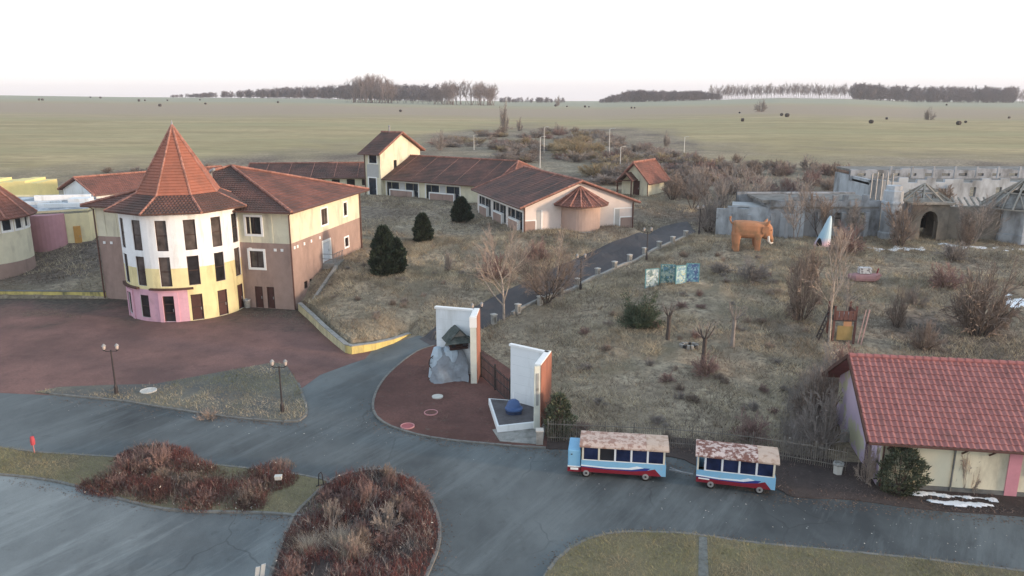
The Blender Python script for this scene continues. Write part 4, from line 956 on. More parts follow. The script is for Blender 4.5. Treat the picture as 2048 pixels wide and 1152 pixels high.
# rock mound and chalet
ROCK = mat('painted_rock', (132, 138, 146), var=.14, scale=1.2, stain=(150, 162, 172), sscale=1.0, sth=(.5, .65), bump=.04, bscale=3)
rm = thing('artificial_rock', 'grey-blue sculpted rock mound in front of the left book page', 'sculpture', P(903, 764))
def rockmesh(fn, nu, nv):
    mb = MB(); V = [[fn(i / nu, j / nv) for j in range(nv + 1)] for i in range(nu + 1)]
    for i in range(nu):
        for j in range(nv): mb.face([V[i][j], V[i + 1][j], V[i + 1][j + 1], V[i][j + 1]])
    return mb
def rk(u, v):
    x = -1.55 + u * 2.75; top = 1.75 + .65 * math.sin(u * 3.6 + .1) + (.35 if u > .72 else 0) - .5 * max(0, .18 - u) / .18 + .12 * math.sin(u * 17); y = -.35 + 1.75 * v ** .8; zz = top * (1 - (1 - v) ** 1.7)
    n = .12 * math.sin(x * 5 + zz * 4) * math.sin(y * 6 + 1) + .07 * math.sin(11 * x + 3 * y + 7 * zz); return (x * (1 - .18 * v) + n, y - .25 * math.sin(u * 6.3) * (1 - v) + n, max(-.05, zz - .04 + (n if 0 < v < 1 else 0)))
mb = rockmesh(rk, 26, 14); mb.obj('rock_face', ROCK, rm)
mb = MB(); mb.lathe([(.75, .0), (.62, 1.0), (.5, 1.7), (.3, 2.25), (0, 2.35)], 9, -1.05, 1.05); mb.obj('pale_boulder', mat('pale_blue_rock', (168, 188, 204), var=.14, scale=2, bump=.04, bscale=4), rm)
mb = MB(); mb.lathe([(.8, .0), (.7, 1.2), (.62, 2.0), (.4, 2.3), (0, 2.32)], 9, -.1, 1.25); mb.obj('pale_boulder', mat('pale_blue_rock', (168, 188, 204)), rm)
SHIN = mat('dark_shingle', (74, 84, 80), var=.3, scale=6, stain=(108, 112, 104), sscale=2, sth=(.5, .75), bump=.02, bscale=14)
LOGM = mat('dark_log', (72, 44, 40), var=.3, scale=5)
p = P(921, 700, 2.3); ch = thing('model_chalet', 'small dark log chalet with mossy roof perched on the artificial rock', 'model house', (rm.location.x + .35, rm.location.y + 1.3, 2.22), .35)
mb = MB(); mb.box(0, 0, .3, 1.25, .9, .75); mb.obj('log_wall', LOGM, ch)
mb = MB()
for k in range(5): mb.tube([(-.68, -.47, .02 + .15 * k), (.68, -.47, .02 + .15 * k)], .07, 6)
mb.obj('log', LOGM, ch)
for s in (-1, 1): mb = MB(); slope(mb, (s * .95, -.8, .55), (s * .95, .7, .55), (0, -.8, 1.55), (0, .7, 1.55), 7, .03, .05); mb.obj('roof_slope', SHIN, ch)
mb = MB(); slope(mb, (-1.2, -1.0, .55), (1.1, -1.0, .55), (-.75, -.55, .95), (.7, -.55, .95), 4, .03, .05); mb.obj('porch_roof', SHIN, ch)
for x in (-.42, .42): mb = MB(); mb.box(x, -.5, .36, .28, .1, .4); mb.obj('window', GLASS, ch)
mb = MB(); mb.face([(-.8, -.56, .68), (.8, -.56, .68), (0, -.56, 1.5)]); mb.obj('gable', TIMB, ch)
wl_ = thing('lattice_wheel', 'dark metal lattice wheel leaning by the pale boulders of the left book', 'wheel', (rm.location.x - 1.05, rm.location.y + .75, 1.2), .2)
mb = MB(); pr = [(.62 * math.cos(a), 0, .62 * math.sin(a)) for a in [math.pi * k / 8 for k in range(17)]]; mb.tube(pr, .035, 5, cap=False); mb.obj('rim', DARKM, wl_)
for k in range(4): a = math.pi * k / 4; mb = MB(); mb.bar((.6 * math.cos(a), 0, .6 * math.sin(a)), (-.6 * math.cos(a), 0, -.6 * math.sin(a)), .035); mb.obj('spoke', DARKM, wl_)
# right book on its platform
gr_ = thing('giant_book', 'shorter white open book wall with orange cover standing on the raised platform', 'gate wall', (0.0, 45.5, .0), 0, 'giant open books framing the gate')
zp = .52; o = gr_.location; hr = 4.35
leaf(gr_, (2.35, .35), (-.02, 2.0), zp, hr, True, 'l', .2)
leaf(gr_, (1.72, -2.1), (2.45, .4), zp - .1, hr, True, 'r', .3)
mb = MB(); mb.box(1.53, -2.13, (zp + hr) / 2 - .1, .42, .12, hr - zp + .2, .28); mb.obj('page_edge', EDGE, gr_)
for z in (2.4, 3.35): mb = MB(); mb.box(1.52, -2.2, z, .16, .06, 1.1, .28); mb.obj('edge_slot', mat('grey_slot', (150, 152, 150)), gr_)
pf = thing('platform', 'dark-topped white-edged platform under the right book at the gate', 'platform', (0, 45.5, 0))
top = [P(977, 796, zp).xy - Vector((0, 45.5)), P(995, 852, zp).xy - Vector((0, 45.5)), P(1077, 843, zp).xy - Vector((0, 45.5)), Vector((2.2, .2)), Vector((.1, 1.9))]
mb = MB(); mb.prism(top, -.05, zp - .02); mb.obj('plinth', CIN, pf)
ins = [p * .93 + sum(top, Vector((0, 0))) / 5 * .07 for p in top]; mb = MB(); mb.prism(ins, zp - .1, zp); mb.obj('deck', mat('dark_deck', (92, 88, 92), var=.2, scale=3, stain=(70, 66, 68), sscale=1.5), pf)
bs = sheet('platform_apron', pxp([(985, 862), (1000, 885), (1085, 892), (1092, 850), (1075, 842)]), .10, CONC)
# blue cap-like seat
bl = thing('blue_dome_sculpture', 'blue rounded cap-shaped sculpture on the platform of the right book', 'sculpture', P(1027, 822, zp), .1)
BLUE = mat('blue_paint', (62, 98, 160), rough=.5, var=.12, scale=3)
mb = MB(); mb.lathe([(0, 0), (.47, 0), (.52, .12), (.5, .3), (.46, .36), (.42, .5), (.34, .66), (.2, .76), (0, .79)], 24); mb.obj('dome', BLUE, bl, smooth=True)
mb = MB(); mb.prism(smooth([(-.5, -.05), (-.42, -.62), (0, -.78), (.42, -.62), (.5, -.05)], True, 4), .24, .34); mb.obj('peak', BLUE, bl)
mb = MB(); mb.prism(smooth([(-.46, -.05), (-.4, -.56), (0, -.7), (.4, -.56), (.46, -.05)], True, 4), 0, .23); mb.obj('base', mat('dark_blue', (40, 58, 96)), bl)
mb = MB(); mb.tube([(.05, .3, .6), (.05, .42, 1.1)], .06, 6); mb.obj('pale_stub', TRIMW, bl)
# iron gate between the books
ga, gb = P(966, 752), P(1023, 790); ga = Vector((-2.25, 52.9)); gb = Vector((-.1, 47.8)); L = (gb - ga).length; gdir = (gb - ga) / L
ig = thing('iron_gate', 'dark iron bar gate between the two giant books', 'gate', (ga.x, ga.y, 0), math.atan2(gdir.y, gdir.x))
for k in range(23): mb = MB() if k else MB(); mb.tube([(L * k / 22, 0, .15), (L * k / 22, 0, 1.75)], .022, 5); mb.obj('bar', DARKM, ig)
for z in (.2, .95, 1.6): mb = MB(); mb.bar((0, 0, z), (L, 0, z), .05); mb.obj('rail', DARKM, ig)
for x in (0, L * .5, L): mb = MB(); mb.bar((x, 0, 0), (x, 0, 1.95), .1); mb.obj('gate_post', DARKM, ig)
sn = 0
# ------------------------------------------------------------------ tourist train carriages
LB = mat('light_blue_paint', (112, 186, 232), rough=.5, var=.06, scale=2, stain=(140, 168, 186), sscale=2, sth=(.6, .8))
RED = mat('dark_red_paint', (150, 18, 40), rough=.5, var=.12, scale=2)
DBL = mat('deep_blue_paint', (30, 56, 160), rough=.5, var=.1)
CRP = mat('cream_post', (214, 206, 184), rough=.6, var=.1)
TYRE = mat('tyre_rubber', (34, 34, 36), var=.2)
RIM = mat('wheel_rim', (142, 142, 142), rough=.5, var=.2)
RUST = mat('rusty_white_roof', (206, 174, 156), var=.08, scale=2.5, stain=(168, 122, 104), sscale=3.6, sth=(.47, .58), bump=.006)
RUST2 = mat('heavily_rusted_roof', (206, 180, 170), var=.10, scale=2.5, stain=(136, 84, 72), sscale=4.2, sth=(.44, .54), bump=.006)
RUST3 = mat('faded_tan_roof', (200, 170, 148), var=.08, scale=2.5, stain=(178, 142, 118), sscale=3.0, sth=(.5, .62))
BLG = glass_mat('deep_blue_window', (26, 40, 84), .15)
DINT = mat('dark_interior', (28, 32, 44), var=.2)
def carriage(name, label, a, b, Lc, hood):
    rz = math.atan2(b.y - a.y, b.x - a.x); t = thing(name, label, 'train car', a, rz, 'abandoned road train carriages'); Wd_ = 1.62
    x0 = .72 if hood else 0.0
    zs, zw, zt = .34, 1.02, 1.86
    mb = MB(); mb.box((x0 + Lc) / 2, Wd_ / 2, .36, Lc - x0 - .1, Wd_ - .1, .12); mb.obj('chassis', DARKM, t)
    for y, sg in ((0, -1), (Wd_, 1)):                       # side panels with the painted swoosh as thin raised plates
        X0, X1 = x0, Lc
        mb = MB(); mb.box((X0 + X1) / 2, y, (zs + zw) / 2, X1 - X0, .06, zw - zs); side = mb.obj('side_panel', LB, t)
        e = sg * .034
        def plate(pts, m, nm, off):
            q = MB(); f_ = [(X0 + (X1 - X0) * px, y + e + sg * off, zs + (zw - zs) * pz) for px, pz in pts]; bk_ = [(p[0], y + sg * .02, p[2]) for p in f_]; n = len(f_)
            q.face(f_ if sg < 0 else f_[::-1]); 
            for i in range(n): q.face([f_[i], bk_[i], bk_[(i + 1) % n], f_[(i + 1) % n]])
            q.obj(nm, m, side)
        plate([(0, 0), (.95, 0), (.87, .58), (.78, .42), (.6, .3), (.3, .32), (0, .42)], RED, 'red_band', .004)
        plate([(0, .42), (.3, .32), (.6, .3), (.78, .42), (.82, .62), (.74, .62), (.6, .42), (.3, .4), (0, .5)], DBL, 'blue_swoosh', .007)
        plate([(0, .5), (.3, .4), (.6, .42), (.74, .62), (.66, .74), (.56, .56), (.3, .5), (0, .6)], mat('white_stripe', (222, 232, 238), var=.05), 'white_stripe', .010)
        if not hood: plate([(.03, .28), (.17, .25), (.17, .36), (.03, .38)], TRIMW, 'number_plate', .014)
        nb = 5 if hood else 4; w0 = X0 + (.08 if hood else .42); w1 = X1 - .12
        for k in range(nb + 1):
            x = w0 + (w1 - w0) * k / nb; mb = MB(); mb.box(x, y, (zw + zt) / 2, .1, .07, zt - zw); mb.obj('window_post', CRP if (hood and k < 2) or k == nb else mat('white_post', (214, 220, 228), var=.06), t)
            if k < nb:
                xb = w0 + (w1 - w0) * (k + 1) / nb; g = MB(); g.box((x + xb) / 2, y + .01 * -sg, (zw + zt) / 2 - .02, xb - x - .1, .02, zt - zw - .08); wd = g.obj('window', DINT if (hood and k == 1) else BLG, t)
                fb = MB(); fb.box((x + xb) / 2, y, zt - .05, xb - x - .1, .055, .08); fb.obj('window_frame', TRIMW, wd); fb = MB(); fb.box((x + xb) / 2, y, zw + .02, xb - x - .1, .05, .04); fb.obj('window_sill', TRIMW, wd)
        if not hood: mb = MB(); mb.box(.05, y, (zw + zt) / 2, .09, .07, zt - zw); mb.obj('window_post', CRP, t)
    for x in (x0, Lc): 
        mb = MB(); mb.box(x + (.03 if x == x0 else -.03), Wd_ / 2, (zs + zw) / 2, .05, Wd_ - .07, zw - zs - .02); mb.obj('end_panel', LB, t)
        for y in (Wd_ * .36, Wd_ * .64): mb = MB(); mb.box(x + (.05 if x == x0 else -.05), y, (zw + zt) / 2, .06, .06, zt - zw); mb.obj('end_post', CRP, t)
    for k in range(4 if hood else 3):                       # bench seats inside
        mb = MB(); xx = x0 + .6 + k * 1.0; mb.box(xx, Wd_ / 2, .7, .45, Wd_ - .3, .1); mb.box(xx + .22, Wd_ / 2, .98, .08, Wd_ - .3, .5); mb.obj('bench', DINT, t)
    npan = 4; xa, xb = x0 - .1, Lc + .12                    # curved roof in four sheets
    for k in range(npan):
        s0, s1 = xa + (xb - xa) * k / npan, xa + (xb - xa) * (k + 1) / npan; mb = MB(); pr = []
        for j in range(9):
            u = j / 8; y = -.13 + (Wd_ + .26) * u; pr.append((y, zt + .02 + .20 * (1 - (2 * u - 1) ** 4) ** .8))
        for j in range(8): mb.face([(s0, *pr[j]), (s1 - .006, *pr[j]), (s1 - .006, *pr[j + 1]), (s0, *pr[j + 1])])
        mb.face([(s0, -.13, zt - .06), (s1, -.13, zt - .06), (s1, -.13, zt + .02), (s0, -.13, zt + .02)]); mb.face([(s0, Wd_ + .13, zt - .06), (s0, Wd_ + .13, zt + .02), (s1, Wd_ + .13, zt + .02), (s1, Wd_ + .13, zt - .06)])
        if k in (0, npan - 1):
            x = s0 if k == 0 else s1; mb.face([(x, p[0], p[1]) for p in pr] + [(x, Wd_ + .13, zt - .06), (x, -.13, zt - .06)])
        mb.face([(s0, -.13, zt - .055), (s0, Wd_ + .13, zt - .055), (s1, Wd_ + .13, zt - .055), (s1, -.13, zt - .055)])
        mb.obj('roof_sheet', (RUST if k < 3 else RUST3) if hood else (RUST2 if k < 3 else RUST3), t)
    if hood:                                                # engine hood box of the leading car
        mb = MB(); mb.box(.34, Wd_ / 2, 1.05, .68, Wd_ - .02, 1.0); o = mb.obj('cab_hood', LB, t); bv = o.modifiers.new('b', 'BEVEL'); bv.width = .06; bv.segments = 2
        mb = MB(); mb.box(.34, Wd_ / 2, .42, .70, Wd_ + .02, .24); mb.obj('red_skirt', RED, t); mb = MB(); mb.box(.34, Wd_ / 2, .60, .69, Wd_ + .0, .06); mb.obj('white_stripe', TRIMW, t)
        mb = MB(); mb.box(.36, -.02, .48, .42, .02, .12); mb.obj('number_plate', TRIMW, t)
        mb = MB(); mb.box(.2, -.0, 1.3, .09, .02, .05); mb.obj('handle', DARKM, t)
    for x in ((1.0, Lc - 1.05) if hood else (.75, Lc - .75)):
        for y, sg in ((.06, -1), (Wd_ - .06, 1)):
            w = MB(); r = .27; pts = [(r - .05, -.09), (r, -.06), (r, .06), (r - .05, .09)]; n = 20; i0 = []
            for j in range(n):
                a0, a1 = 2 * math.pi * j / n, 2 * math.pi * (j + 1) / n
                for (ra, ya), (rb, yb_) in zip(pts, pts[1:] + [(.14, .09)]):
                    w.face([(x + ra * math.cos(a0), y + ya * -sg, r + ra * math.sin(a0)), (x + rb * math.cos(a0), y + yb_ * -sg, r + rb * math.sin(a0)), (x + rb * math.cos(a1), y + yb_ * -sg, r + rb * math.sin(a1)), (x + ra * math.cos(a1), y + ya * -sg, r + ra * math.sin(a1))])
                w.face([(x + .15 * math.cos(a0), y + sg * .09, r + .15 * math.sin(a0)), (x + .22 * math.cos(a0), y + sg * .09, r + .22 * math.sin(a0)), (x + .22 * math.cos(a1), y + sg * .09, r + .22 * math.sin(a1)), (x + .15 * math.cos(a1), y + sg * .09, r + .15 * math.sin(a1))])
            wh = w.obj('wheel', TYRE, t)
            rm_ = MB(); rm_.tube([(x, y + sg * .1, r), (x, y + sg * .06, r)], .165, 14); rm_.obj('rim', RIM, wh)
            hb = MB(); hb.tube([(x, y + sg * .125, r), (x, y + sg * .09, r)], .06, 8); hb.obj('hub', DARKM, wh)
    return t
t1 = carriage('train_carriage', 'blue, white and red road-train car with engine hood, parked nearest the gate', P(1135, 952), P(1330, 965), 5.2, True)
t2 = carriage('train_carriage', 'shorter blue and red road-train trailer with heavily rusted roof', P(1391, 974), P(1547, 992), 3.95, False)
dh = thing('tow_bar', 'bent metal tow bar lying on the asphalt between both train carriages', 'tow bar', P(1338, 948, 0))
d = P(1388, 960) - dh.location
mb = MB(); mb.bar((0, 0, .25), (d.x * .95, d.y * .9, .3), .07); mb.bar((.1, .3, .22), (d.x * .6, d.y * .6, .27), .06); mb.obj('bar', METAL, dh); mb = MB(); mb.tube([(.3, -.1, .1), (.45, -.25, .3), (.7, -.15, .12)], .04, 6); mb.obj('hook', METAL, dh)

# ------------------------------------------------------------------ tiled house at the right
HT = tile_mat('house_tile_base', (150, 76, 74), (120, 66, 64))
ex, ey = P(1737, 885, 2.75).xy; e2 = P(2048, 905, 2.75).xy; rz = math.atan2(e2.y - ey, e2.x - ex)
hs_ = thing('tiled_house', 'cream house with pink stripe and bright red tiled roof at the right edge', 'house', (ex, ey, 0), rz)
HL, EV, SP, ZR, ZEV = 13.0, .62, 5.0, 5.72, 2.75
x0, y0, dpt = .85, EV, 2 * SP - 2 * EV
HOUSE = mat('house_cream', (222, 212, 178), var=.05, scale=1.4, stain=(178, 168, 140), sscale=.9, sth=(.5, .72), sstretch=(1, 1, .35))
LILAC = mat('lilac_render', (204, 178, 206), var=.06, scale=1.5, stain=(196, 190, 150), sscale=.6, sth=(.5, .56))
fm = line_map((x0, y0), (HL, y0)); wo_ = (7.05, 8.4, 1.3, 2.35); mb = MB()
wall(mb, fm, 0, HL - x0, -.1, 3.0, [wo_], [(-1, 0)]); wall(mb, line_map((HL, y0 + dpt), (x0, y0 + dpt)), 0, HL - x0, -.1, 3.0, [], [(-1, 0)]); wall(mb, line_map((HL, y0), (HL, y0 + dpt)), 0, dpt, -.1, 3.0, [], [(-1, 0)])
mb.obj('wall', HOUSE, hs_); window(hs_, fm, wo_, FRAMEB, GLASS, surround=TRIMW, sw=.09)
gm = line_map((x0, y0 + dpt), (x0, y0)); dr = (dpt - 2.5, dpt - 1.45, .05, 2.15); mb = MB(); wall(mb, gm, 0, dpt, -.1, 3.0, [dr], [(-1, 0)])
mb.face([(x0, y0 + dpt, 3.0), (x0, y0, 3.0), (x0, y0 + .2, 3.1), (x0, SP, ZR - .35), (x0, y0 + dpt - .2, 3.1)]); mb.obj('gable_wall', LILAC, hs_)
door(hs_, gm, dr, mat('purple_door', (92, 60, 84), var=.15), mat('purple_frame', (110, 78, 104)), depth=.1)
mb = MB(); mb.lathe([(0, .0), (.22, 0), (.22, .05)], 14); o = mb.obj('round_vent', mat('purple_vent', (130, 84, 130)), hs_); o.rotation_euler = (0, -math.pi / 2, 0); o.location = (x0 - .02, y0 + 3.4, 2.9)
mb = MB(); abox(mb, fm, 6.15, 6.75, -.1, 2.75, 0, .06); mb.obj('pink_pilaster', mat('pink_stripe_paint', (222, 132, 148), var=.07, scale=2), hs_)
mb = MB(); abox(mb, fm, -.02, HL - x0, -.1, .28, 0, .05); mb.obj('plinth', CONCD, hs_)
for a in (.12, 3.55): mb = MB(); p = fm(a, .1, .09); mb.tube([p, (p[0], p[1], 2.45), (p[0], p[1] - .35, 2.66)], .05, 8); mb.obj('downpipe', PIPE if a < 1 else CONCD, hs_)
for a in (.3, 3.9, 5.2): mb = MB(); mb.bar(fm(a, 2.2, .02), fm(a + .1, 2.62, .5), .07); mb.obj('eave_bracket', EAVE, hs_)
NR, NCO = 16, 42; TWd = (HL) / NCO
for y_a, sg in ((0, 1), (2 * SP, -1)):
    mb = MB(); slope(mb, (0, y_a, ZEV - .05), (HL, y_a, ZEV - .05), (0, SP, ZR - .05), (HL, SP, ZR - .05), 4, .0, .1); mb.obj('roof_deck', EAVE if sg > 0 else HT, hs_)
TM = []
for k, c in enumerate(((170, 96, 90), (165, 92, 87), (175, 100, 94))): TM.append(mat('red_tile_%s' % 'abc'[k], c, var=.10, scale=3, rough=.7, stain=(138, 84, 78), sscale=.9, sth=(.52, .8)))
sl_ = Vector((0, SP, ZR - ZEV)); SLL = sl_.length; rowL = SLL / NR; su = sl_.normalized(); nu = Vector((0, -su.z, su.y))
def tile_geo():
    mb = MB(); n = 6; prof = [(i / n, .028 * math.sin(2 * math.pi * (i / n) * 1 + .6)) for i in range(n + 1)]
    lo = [Vector((TWd * a, 0, 0)) + nu * (.065 + h) for a, h in prof]; hi = [Vector((TWd * a, 0, 0)) + su * rowL * 1.06 + nu * (.022 + h) for a, h in prof]
    for i in range(n):
        mb.face([lo[i], lo[i + 1], hi[i + 1], hi[i]]); mb.face([lo[i] - nu * .05, lo[i + 1] - nu * .05, lo[i + 1], lo[i]])
    return mb
tmesh = [tile_geo().mesh('tile', m) for m in TM]
spots = []
for r in range(NR):
    for c_ in range(NCO):
        p = Vector((TWd * c_, 0, ZEV)) + su * rowL * r; wpt = Matrix.Rotation(rz, 3, 'Z') @ p + Vector((ex, ey, 0)); spots.append(((wpt - Vector((0, 0, H))).length + (100 if p.x > 8.7 else 0), r, c_, p))
spots.sort(key=lambda s: s[0]); rest = MB(); rt = tile_geo()
for i, (dd_, r, c_, p) in enumerate(spots):
    j = Vector((random.uniform(-.006, .006), 0, random.uniform(-.004, .006)))
    if i < 298: o = bpy.data.objects.new('tile', tmesh[random.randrange(3)]); COL.objects.link(o); o.parent = hs_; o.location = p + j; o.rotation_euler = (random.uniform(-.008, .008), random.uniform(-.012, .012), random.uniform(-.012, .012))
    else:
        mi = random.randrange(3)
        for f in rt.f: rest.face([Vector(rt.v[q]) + p + j for q in f], mi)
tag(rest.obj('tiles', TM, hs_), kind='stuff')
RT = mat('red_ridge_tile', (176, 96, 92), var=.15, island=.15)
for k in range(30): mb = MB(); x = .02 + HL / 30 * k; mb.tube([(x, SP, ZR + .04), (x + HL / 30 * 1.08, SP, ZR + .03)], [.15, .125], 8); mb.obj('ridge_tile', RT, hs_)
for y_a in (0, 2 * SP): mb = MB(); mb.bar((-.06, y_a, ZEV - .02), (-.06, SP, ZR - .02), .07, .22); mb.obj('verge_board', EAVE, hs_)
mb = MB(); mb.bar((0, -.06, ZEV - .03), (HL, -.06, ZEV - .03), .12, .1); mb.obj('gutter', PIPE, hs_)

# ------------------------------------------------------------------ lamps, bollards, small things
GLOBE = mat('lamp_globe', (186, 168, 156), rough=.4, var=.05)
POLEM = mat('lamp_pole_iron', (58, 52, 54), rough=.5, var=.15)
lamp0 = thing('street_lamp', 'x', 'lamp post', (0, 0, 0), 0, 'two-headed iron lamp posts')
mb = MB(); mb.lathe([(.13, -.2), (.13, .5), (.085, .62), (.06, .7), (.045, 3.1), (.06, 3.14), (0, 3.16)], 10); mb.obj('pole', POLEM, lamp0)
mb = MB(); mb.tube([(-.42, 0, 3.16), (-.36, 0, 3.06), (.36, 0, 3.06), (.42, 0, 3.16)], .03, 6); mb.obj('crossarm', POLEM, lamp0)
for s in (-.42, .42):
    mb = MB(); mb.lathe([(.0, 3.16), (.05, 3.17), (.09, 3.24), (.11, 3.36), (.09, 3.45), (0, 3.46)], 10, s, 0); g = mb.obj('lamp_globe', GLOBE, lamp0)
    mb = MB(); mb.lathe([(.15, 3.44), (.09, 3.53), (.02, 3.6), (0, 3.6)], 10, s, 0); mb.obj('lamp_cap', RIM, g); mb = MB(); mb.lathe([(.05, 3.1), (.09, 3.16), (.05, 3.2)], 8, s, 0); mb.obj('lamp_holder', POLEM, g)
lps = [((233, 787, 0), 'dark double lamp post on the gravel verge by the round pale cover', .1), ((565, 824, 0), 'dark double lamp post at the pointed road end of the gravel verge', 0), ((1161, 580, None), 'dark double lamp post beside the uphill path behind the bare bush', .4),
       ((1293, 521, None), 'dark double lamp post beside the uphill path above the painted boards', .3), ((1398, 470, None), 'dark double lamp post at the top of the uphill path', .5), ((955, 690, None), 'dark double lamp post showing its heads just behind the left book', .5)]
for i, ((u, v, z), lab, rz_) in enumerate(lps):
    p = P(u, v, .08) if z == 0 else G(u, v)
    if i == 0: lamp0.location = p; lamp0.rotation_euler.z = rz_; lamp0['label'] = lab
    else: dup(lamp0, p, rz_, lab)
bo0 = thing('bollard', 'x', 'bollard', (0, 0, 0), 0, 'concrete bollards along the uphill path')
mb = MB(); mb.box(0, 0, .32, .42, .42, .94); o = mb.obj('post', CONC, bo0); bv = o.modifiers.new('b', 'BEVEL'); bv.width = .04
mb = MB(); mb.box(0, 0, .83, .5, .5, .1); o = mb.obj('cap', mat('pale_cap', (176, 172, 164), var=.12, scale=3), bo0); bv = o.modifiers.new('b', 'BEVEL'); bv.width = .03
mb = MB(); mb.box(-.0, -.215, .4, .2, .02, .5); mb.obj('recess', CONCD, bo0)
bls = [(988, 648, 'concrete bollard nearest the gate books, left of the pale bare tree trunk'), (1036, 627, 'concrete bollard just right of the pale bare tree trunk'), (1080, 611, 'concrete bollard at the foot of the bushy brown tree'), (1122, 594, 'concrete bollard between the bushy brown tree and lamp post'),
       (1154, 574, 'concrete bollard right against the lamp post by the path'), (1195, 553, 'first concrete bollard uphill of the lamp post by the bushy tree'), (1229, 539, 'second concrete bollard uphill of the lamp post by the bushy tree'), (1259, 525, 'third concrete bollard uphill, left of the painted boards'),
       (1289, 511, 'concrete bollard next to the upper lamp post over the painted boards'), (1318, 498, 'first concrete bollard past the upper lamp post'), (1345, 488, 'second concrete bollard past the upper lamp post'), (1371, 476, 'topmost concrete bollard of the uphill path')]
for i, (u, v, lab) in enumerate(bls):
    p = G(u, v); 
    if i == 0: bo0.location = p; bo0.rotation_euler.z = .6; bo0['label'] = lab
    else: dup(bo0, p, .6 + random.uniform(-.1, .1), lab)
kw = thing('kerb_wall', 'low concrete kerb wall linking the bollards along the uphill path', 'kerb wall', (*PR[14], TZ(*PR[14])))
for i in range(14, 62):
    a, b = Vector((*PR[i], TZ(*PR[i]))), Vector((*PR[i + 1], TZ(*PR[i + 1]))); mb = MB(); a -= kw.location; b -= kw.location; dv = (b - a) * .01; z = Vector((0, 0, .1)); mb.bar(a + dv + z, b - dv + z, .28, .34); mb.obj('kerb_stone', CONC, kw)
# tall pale street lights beyond the bungalow
sl0 = thing('street_light', 'x', 'street light', (0, 0, 0), 0, 'pale street lights in the scrub beyond the bungalow')
WP = mat('pale_pole', (206, 202, 194), var=.06)
mb = MB(); mb.lathe([(.13, -.5), (.11, 2), (.07, 7.6), (0, 7.62)], 10); mb.obj('pole', WP, sl0); mb = MB(); mb.tube([(0, 0, 7.5), (.25, 0, 7.75), (.8, 0, 7.8)], .05, 6); mb.obj('arm', WP, sl0); mb = MB(); mb.box(1.0, 0, 7.8, .75, .3, .16); mb.obj('lamp_head', mat('lamp_head_grey', (188, 184, 178)), sl0)
for i, (u, vb, vt, lab) in enumerate([(1080, 336, 272, 'pale street light standing behind the bungalow ridge'), (1218, 316, 256, 'tall pale street light left of the dark bank in the scrub'), (1240, 343, 292, 'pale street light nearest the small hut'), (948, 300, 269, 'pale street light furthest left in the scrub'), (1368, 306, 273, 'pale street light furthest right by the field edge'), (1088, 306, 253, 'pale street light just behind the one at the bungalow ridge')]):
    p = G(u, vb); k = (topz(p.y, vt) - p.z) / 7.9
    if i == 0: o = sl0; o.location = p; o['label'] = lab
    else: o = dup(sl0, p, random.uniform(-.6, .6), lab)
    o.scale = (max(.8, k),) * 2 + (k,)
# gravel covers
def cover(name, label, u, v, r, z, m1, m2=None):
    t = thing(name, label, 'cover', P(u, v, z)); mb = MB(); mb.lathe([(0, .05), (r * .86, .05), (r * .86, -.02)], 20); mb.obj('lid', m1, t)
    mb = MB(); mb.lathe([(r * .86, .045), (r * .88, .07), (r, .07), (r, -.02)], 24); mb.obj('rim', m2 or m1, t)
PCON = mat('pale_concrete', (198, 194, 184), var=.08, scale=3)
REDC = mat('red_cover', (178, 84, 88), var=.08, scale=3); PKR = mat('pink_rim', (206, 132, 132), var=.1)
cover('manhole_cover', 'round white concrete cover on the red gravel by the gate', 875, 794, .38, .07, PCON)
cover('manhole_cover', 'red pink-rimmed cover on the gravel, the one nearer the white cover', 862, 826, .45, .07, GRAV2, PKR)
cover('manhole_cover', 'red pink-rimmed cover on the gravel nearest the road kerb', 815, 853, .44, .07, REDC, PKR)
cover('manhole_cover', 'pale cover on the gravel verge right of the lamp post', 297, 782, .55, .09, PCON)
# concrete posts and bins
t = thing('concrete_post', 'square concrete post with cap at the platform corner by the fence', 'post', P(1079, 889)); mb = MB(); mb.box(0, 0, .45, .4, .4, .9); mb.obj('post', CONC, t); mb = MB(); mb.box(0, 0, .93, .46, .46, .07); mb.obj('cap', PCON, t)
t = thing('concrete_bin', 'pale concrete litter bin under shrubs left of the tiled house', 'bin', P(1675, 948)); mb = MB(); mb.lathe([(0, -.05), (.24, -.05), (.27, .55), (.0, .55)], 6); mb.obj('bin_body', PCON, t); mb = MB(); mb.lathe([(.3, .55), (.33, .6), (.3, .68), (.22, .68), (.2, .56)], 6); mb.obj('bin_rim', CONC, t)
t = thing('stone_stump', 'small pale stone stump by the gable end of the tiled house', 'stone', P(1690, 880)); mb = MB(); mb.lathe([(.3, -.1), (.28, .5), (.2, .62), (0, .64)], 7); mb.obj('stump', CONC, t)
t = thing('marker_post', 'red blurred marker post standing on the left verge', 'post', P(69, 906, .08)); RP = mat('red_marker', (206, 62, 74), var=.08)
mb = MB(); mb.lathe([(.03, -.1), (.03, .5), (0, .5)], 8); mb.obj('post', mat('pale_red', (190, 110, 104)), t); mb = MB(); mb.lathe([(0, .5), (.11, .52), (.13, .75), (.1, 1.02), (0, 1.05)], 10); mb.obj('head', RP, t)
t = thing('white_box', 'small white box sitting on the left verge among red shrubs', 'box', P(557, 958, .45)); mb = MB(); mb.box(0, 0, .08, .34, .24, .18, .1); mb.obj('body', PCON, t); mb = MB(); mb.box(0, 0, .185, .38, .28, .03, .1); mb.obj('lid', PCON, t)
for z in (0,): mb = MB(); mb.bar((-.12, 0, -.45), (-.12, 0, 0), .04); mb.bar((.12, 0, -.45), (.12, 0, 0), .04); mb.obj('leg', DARKM, t)
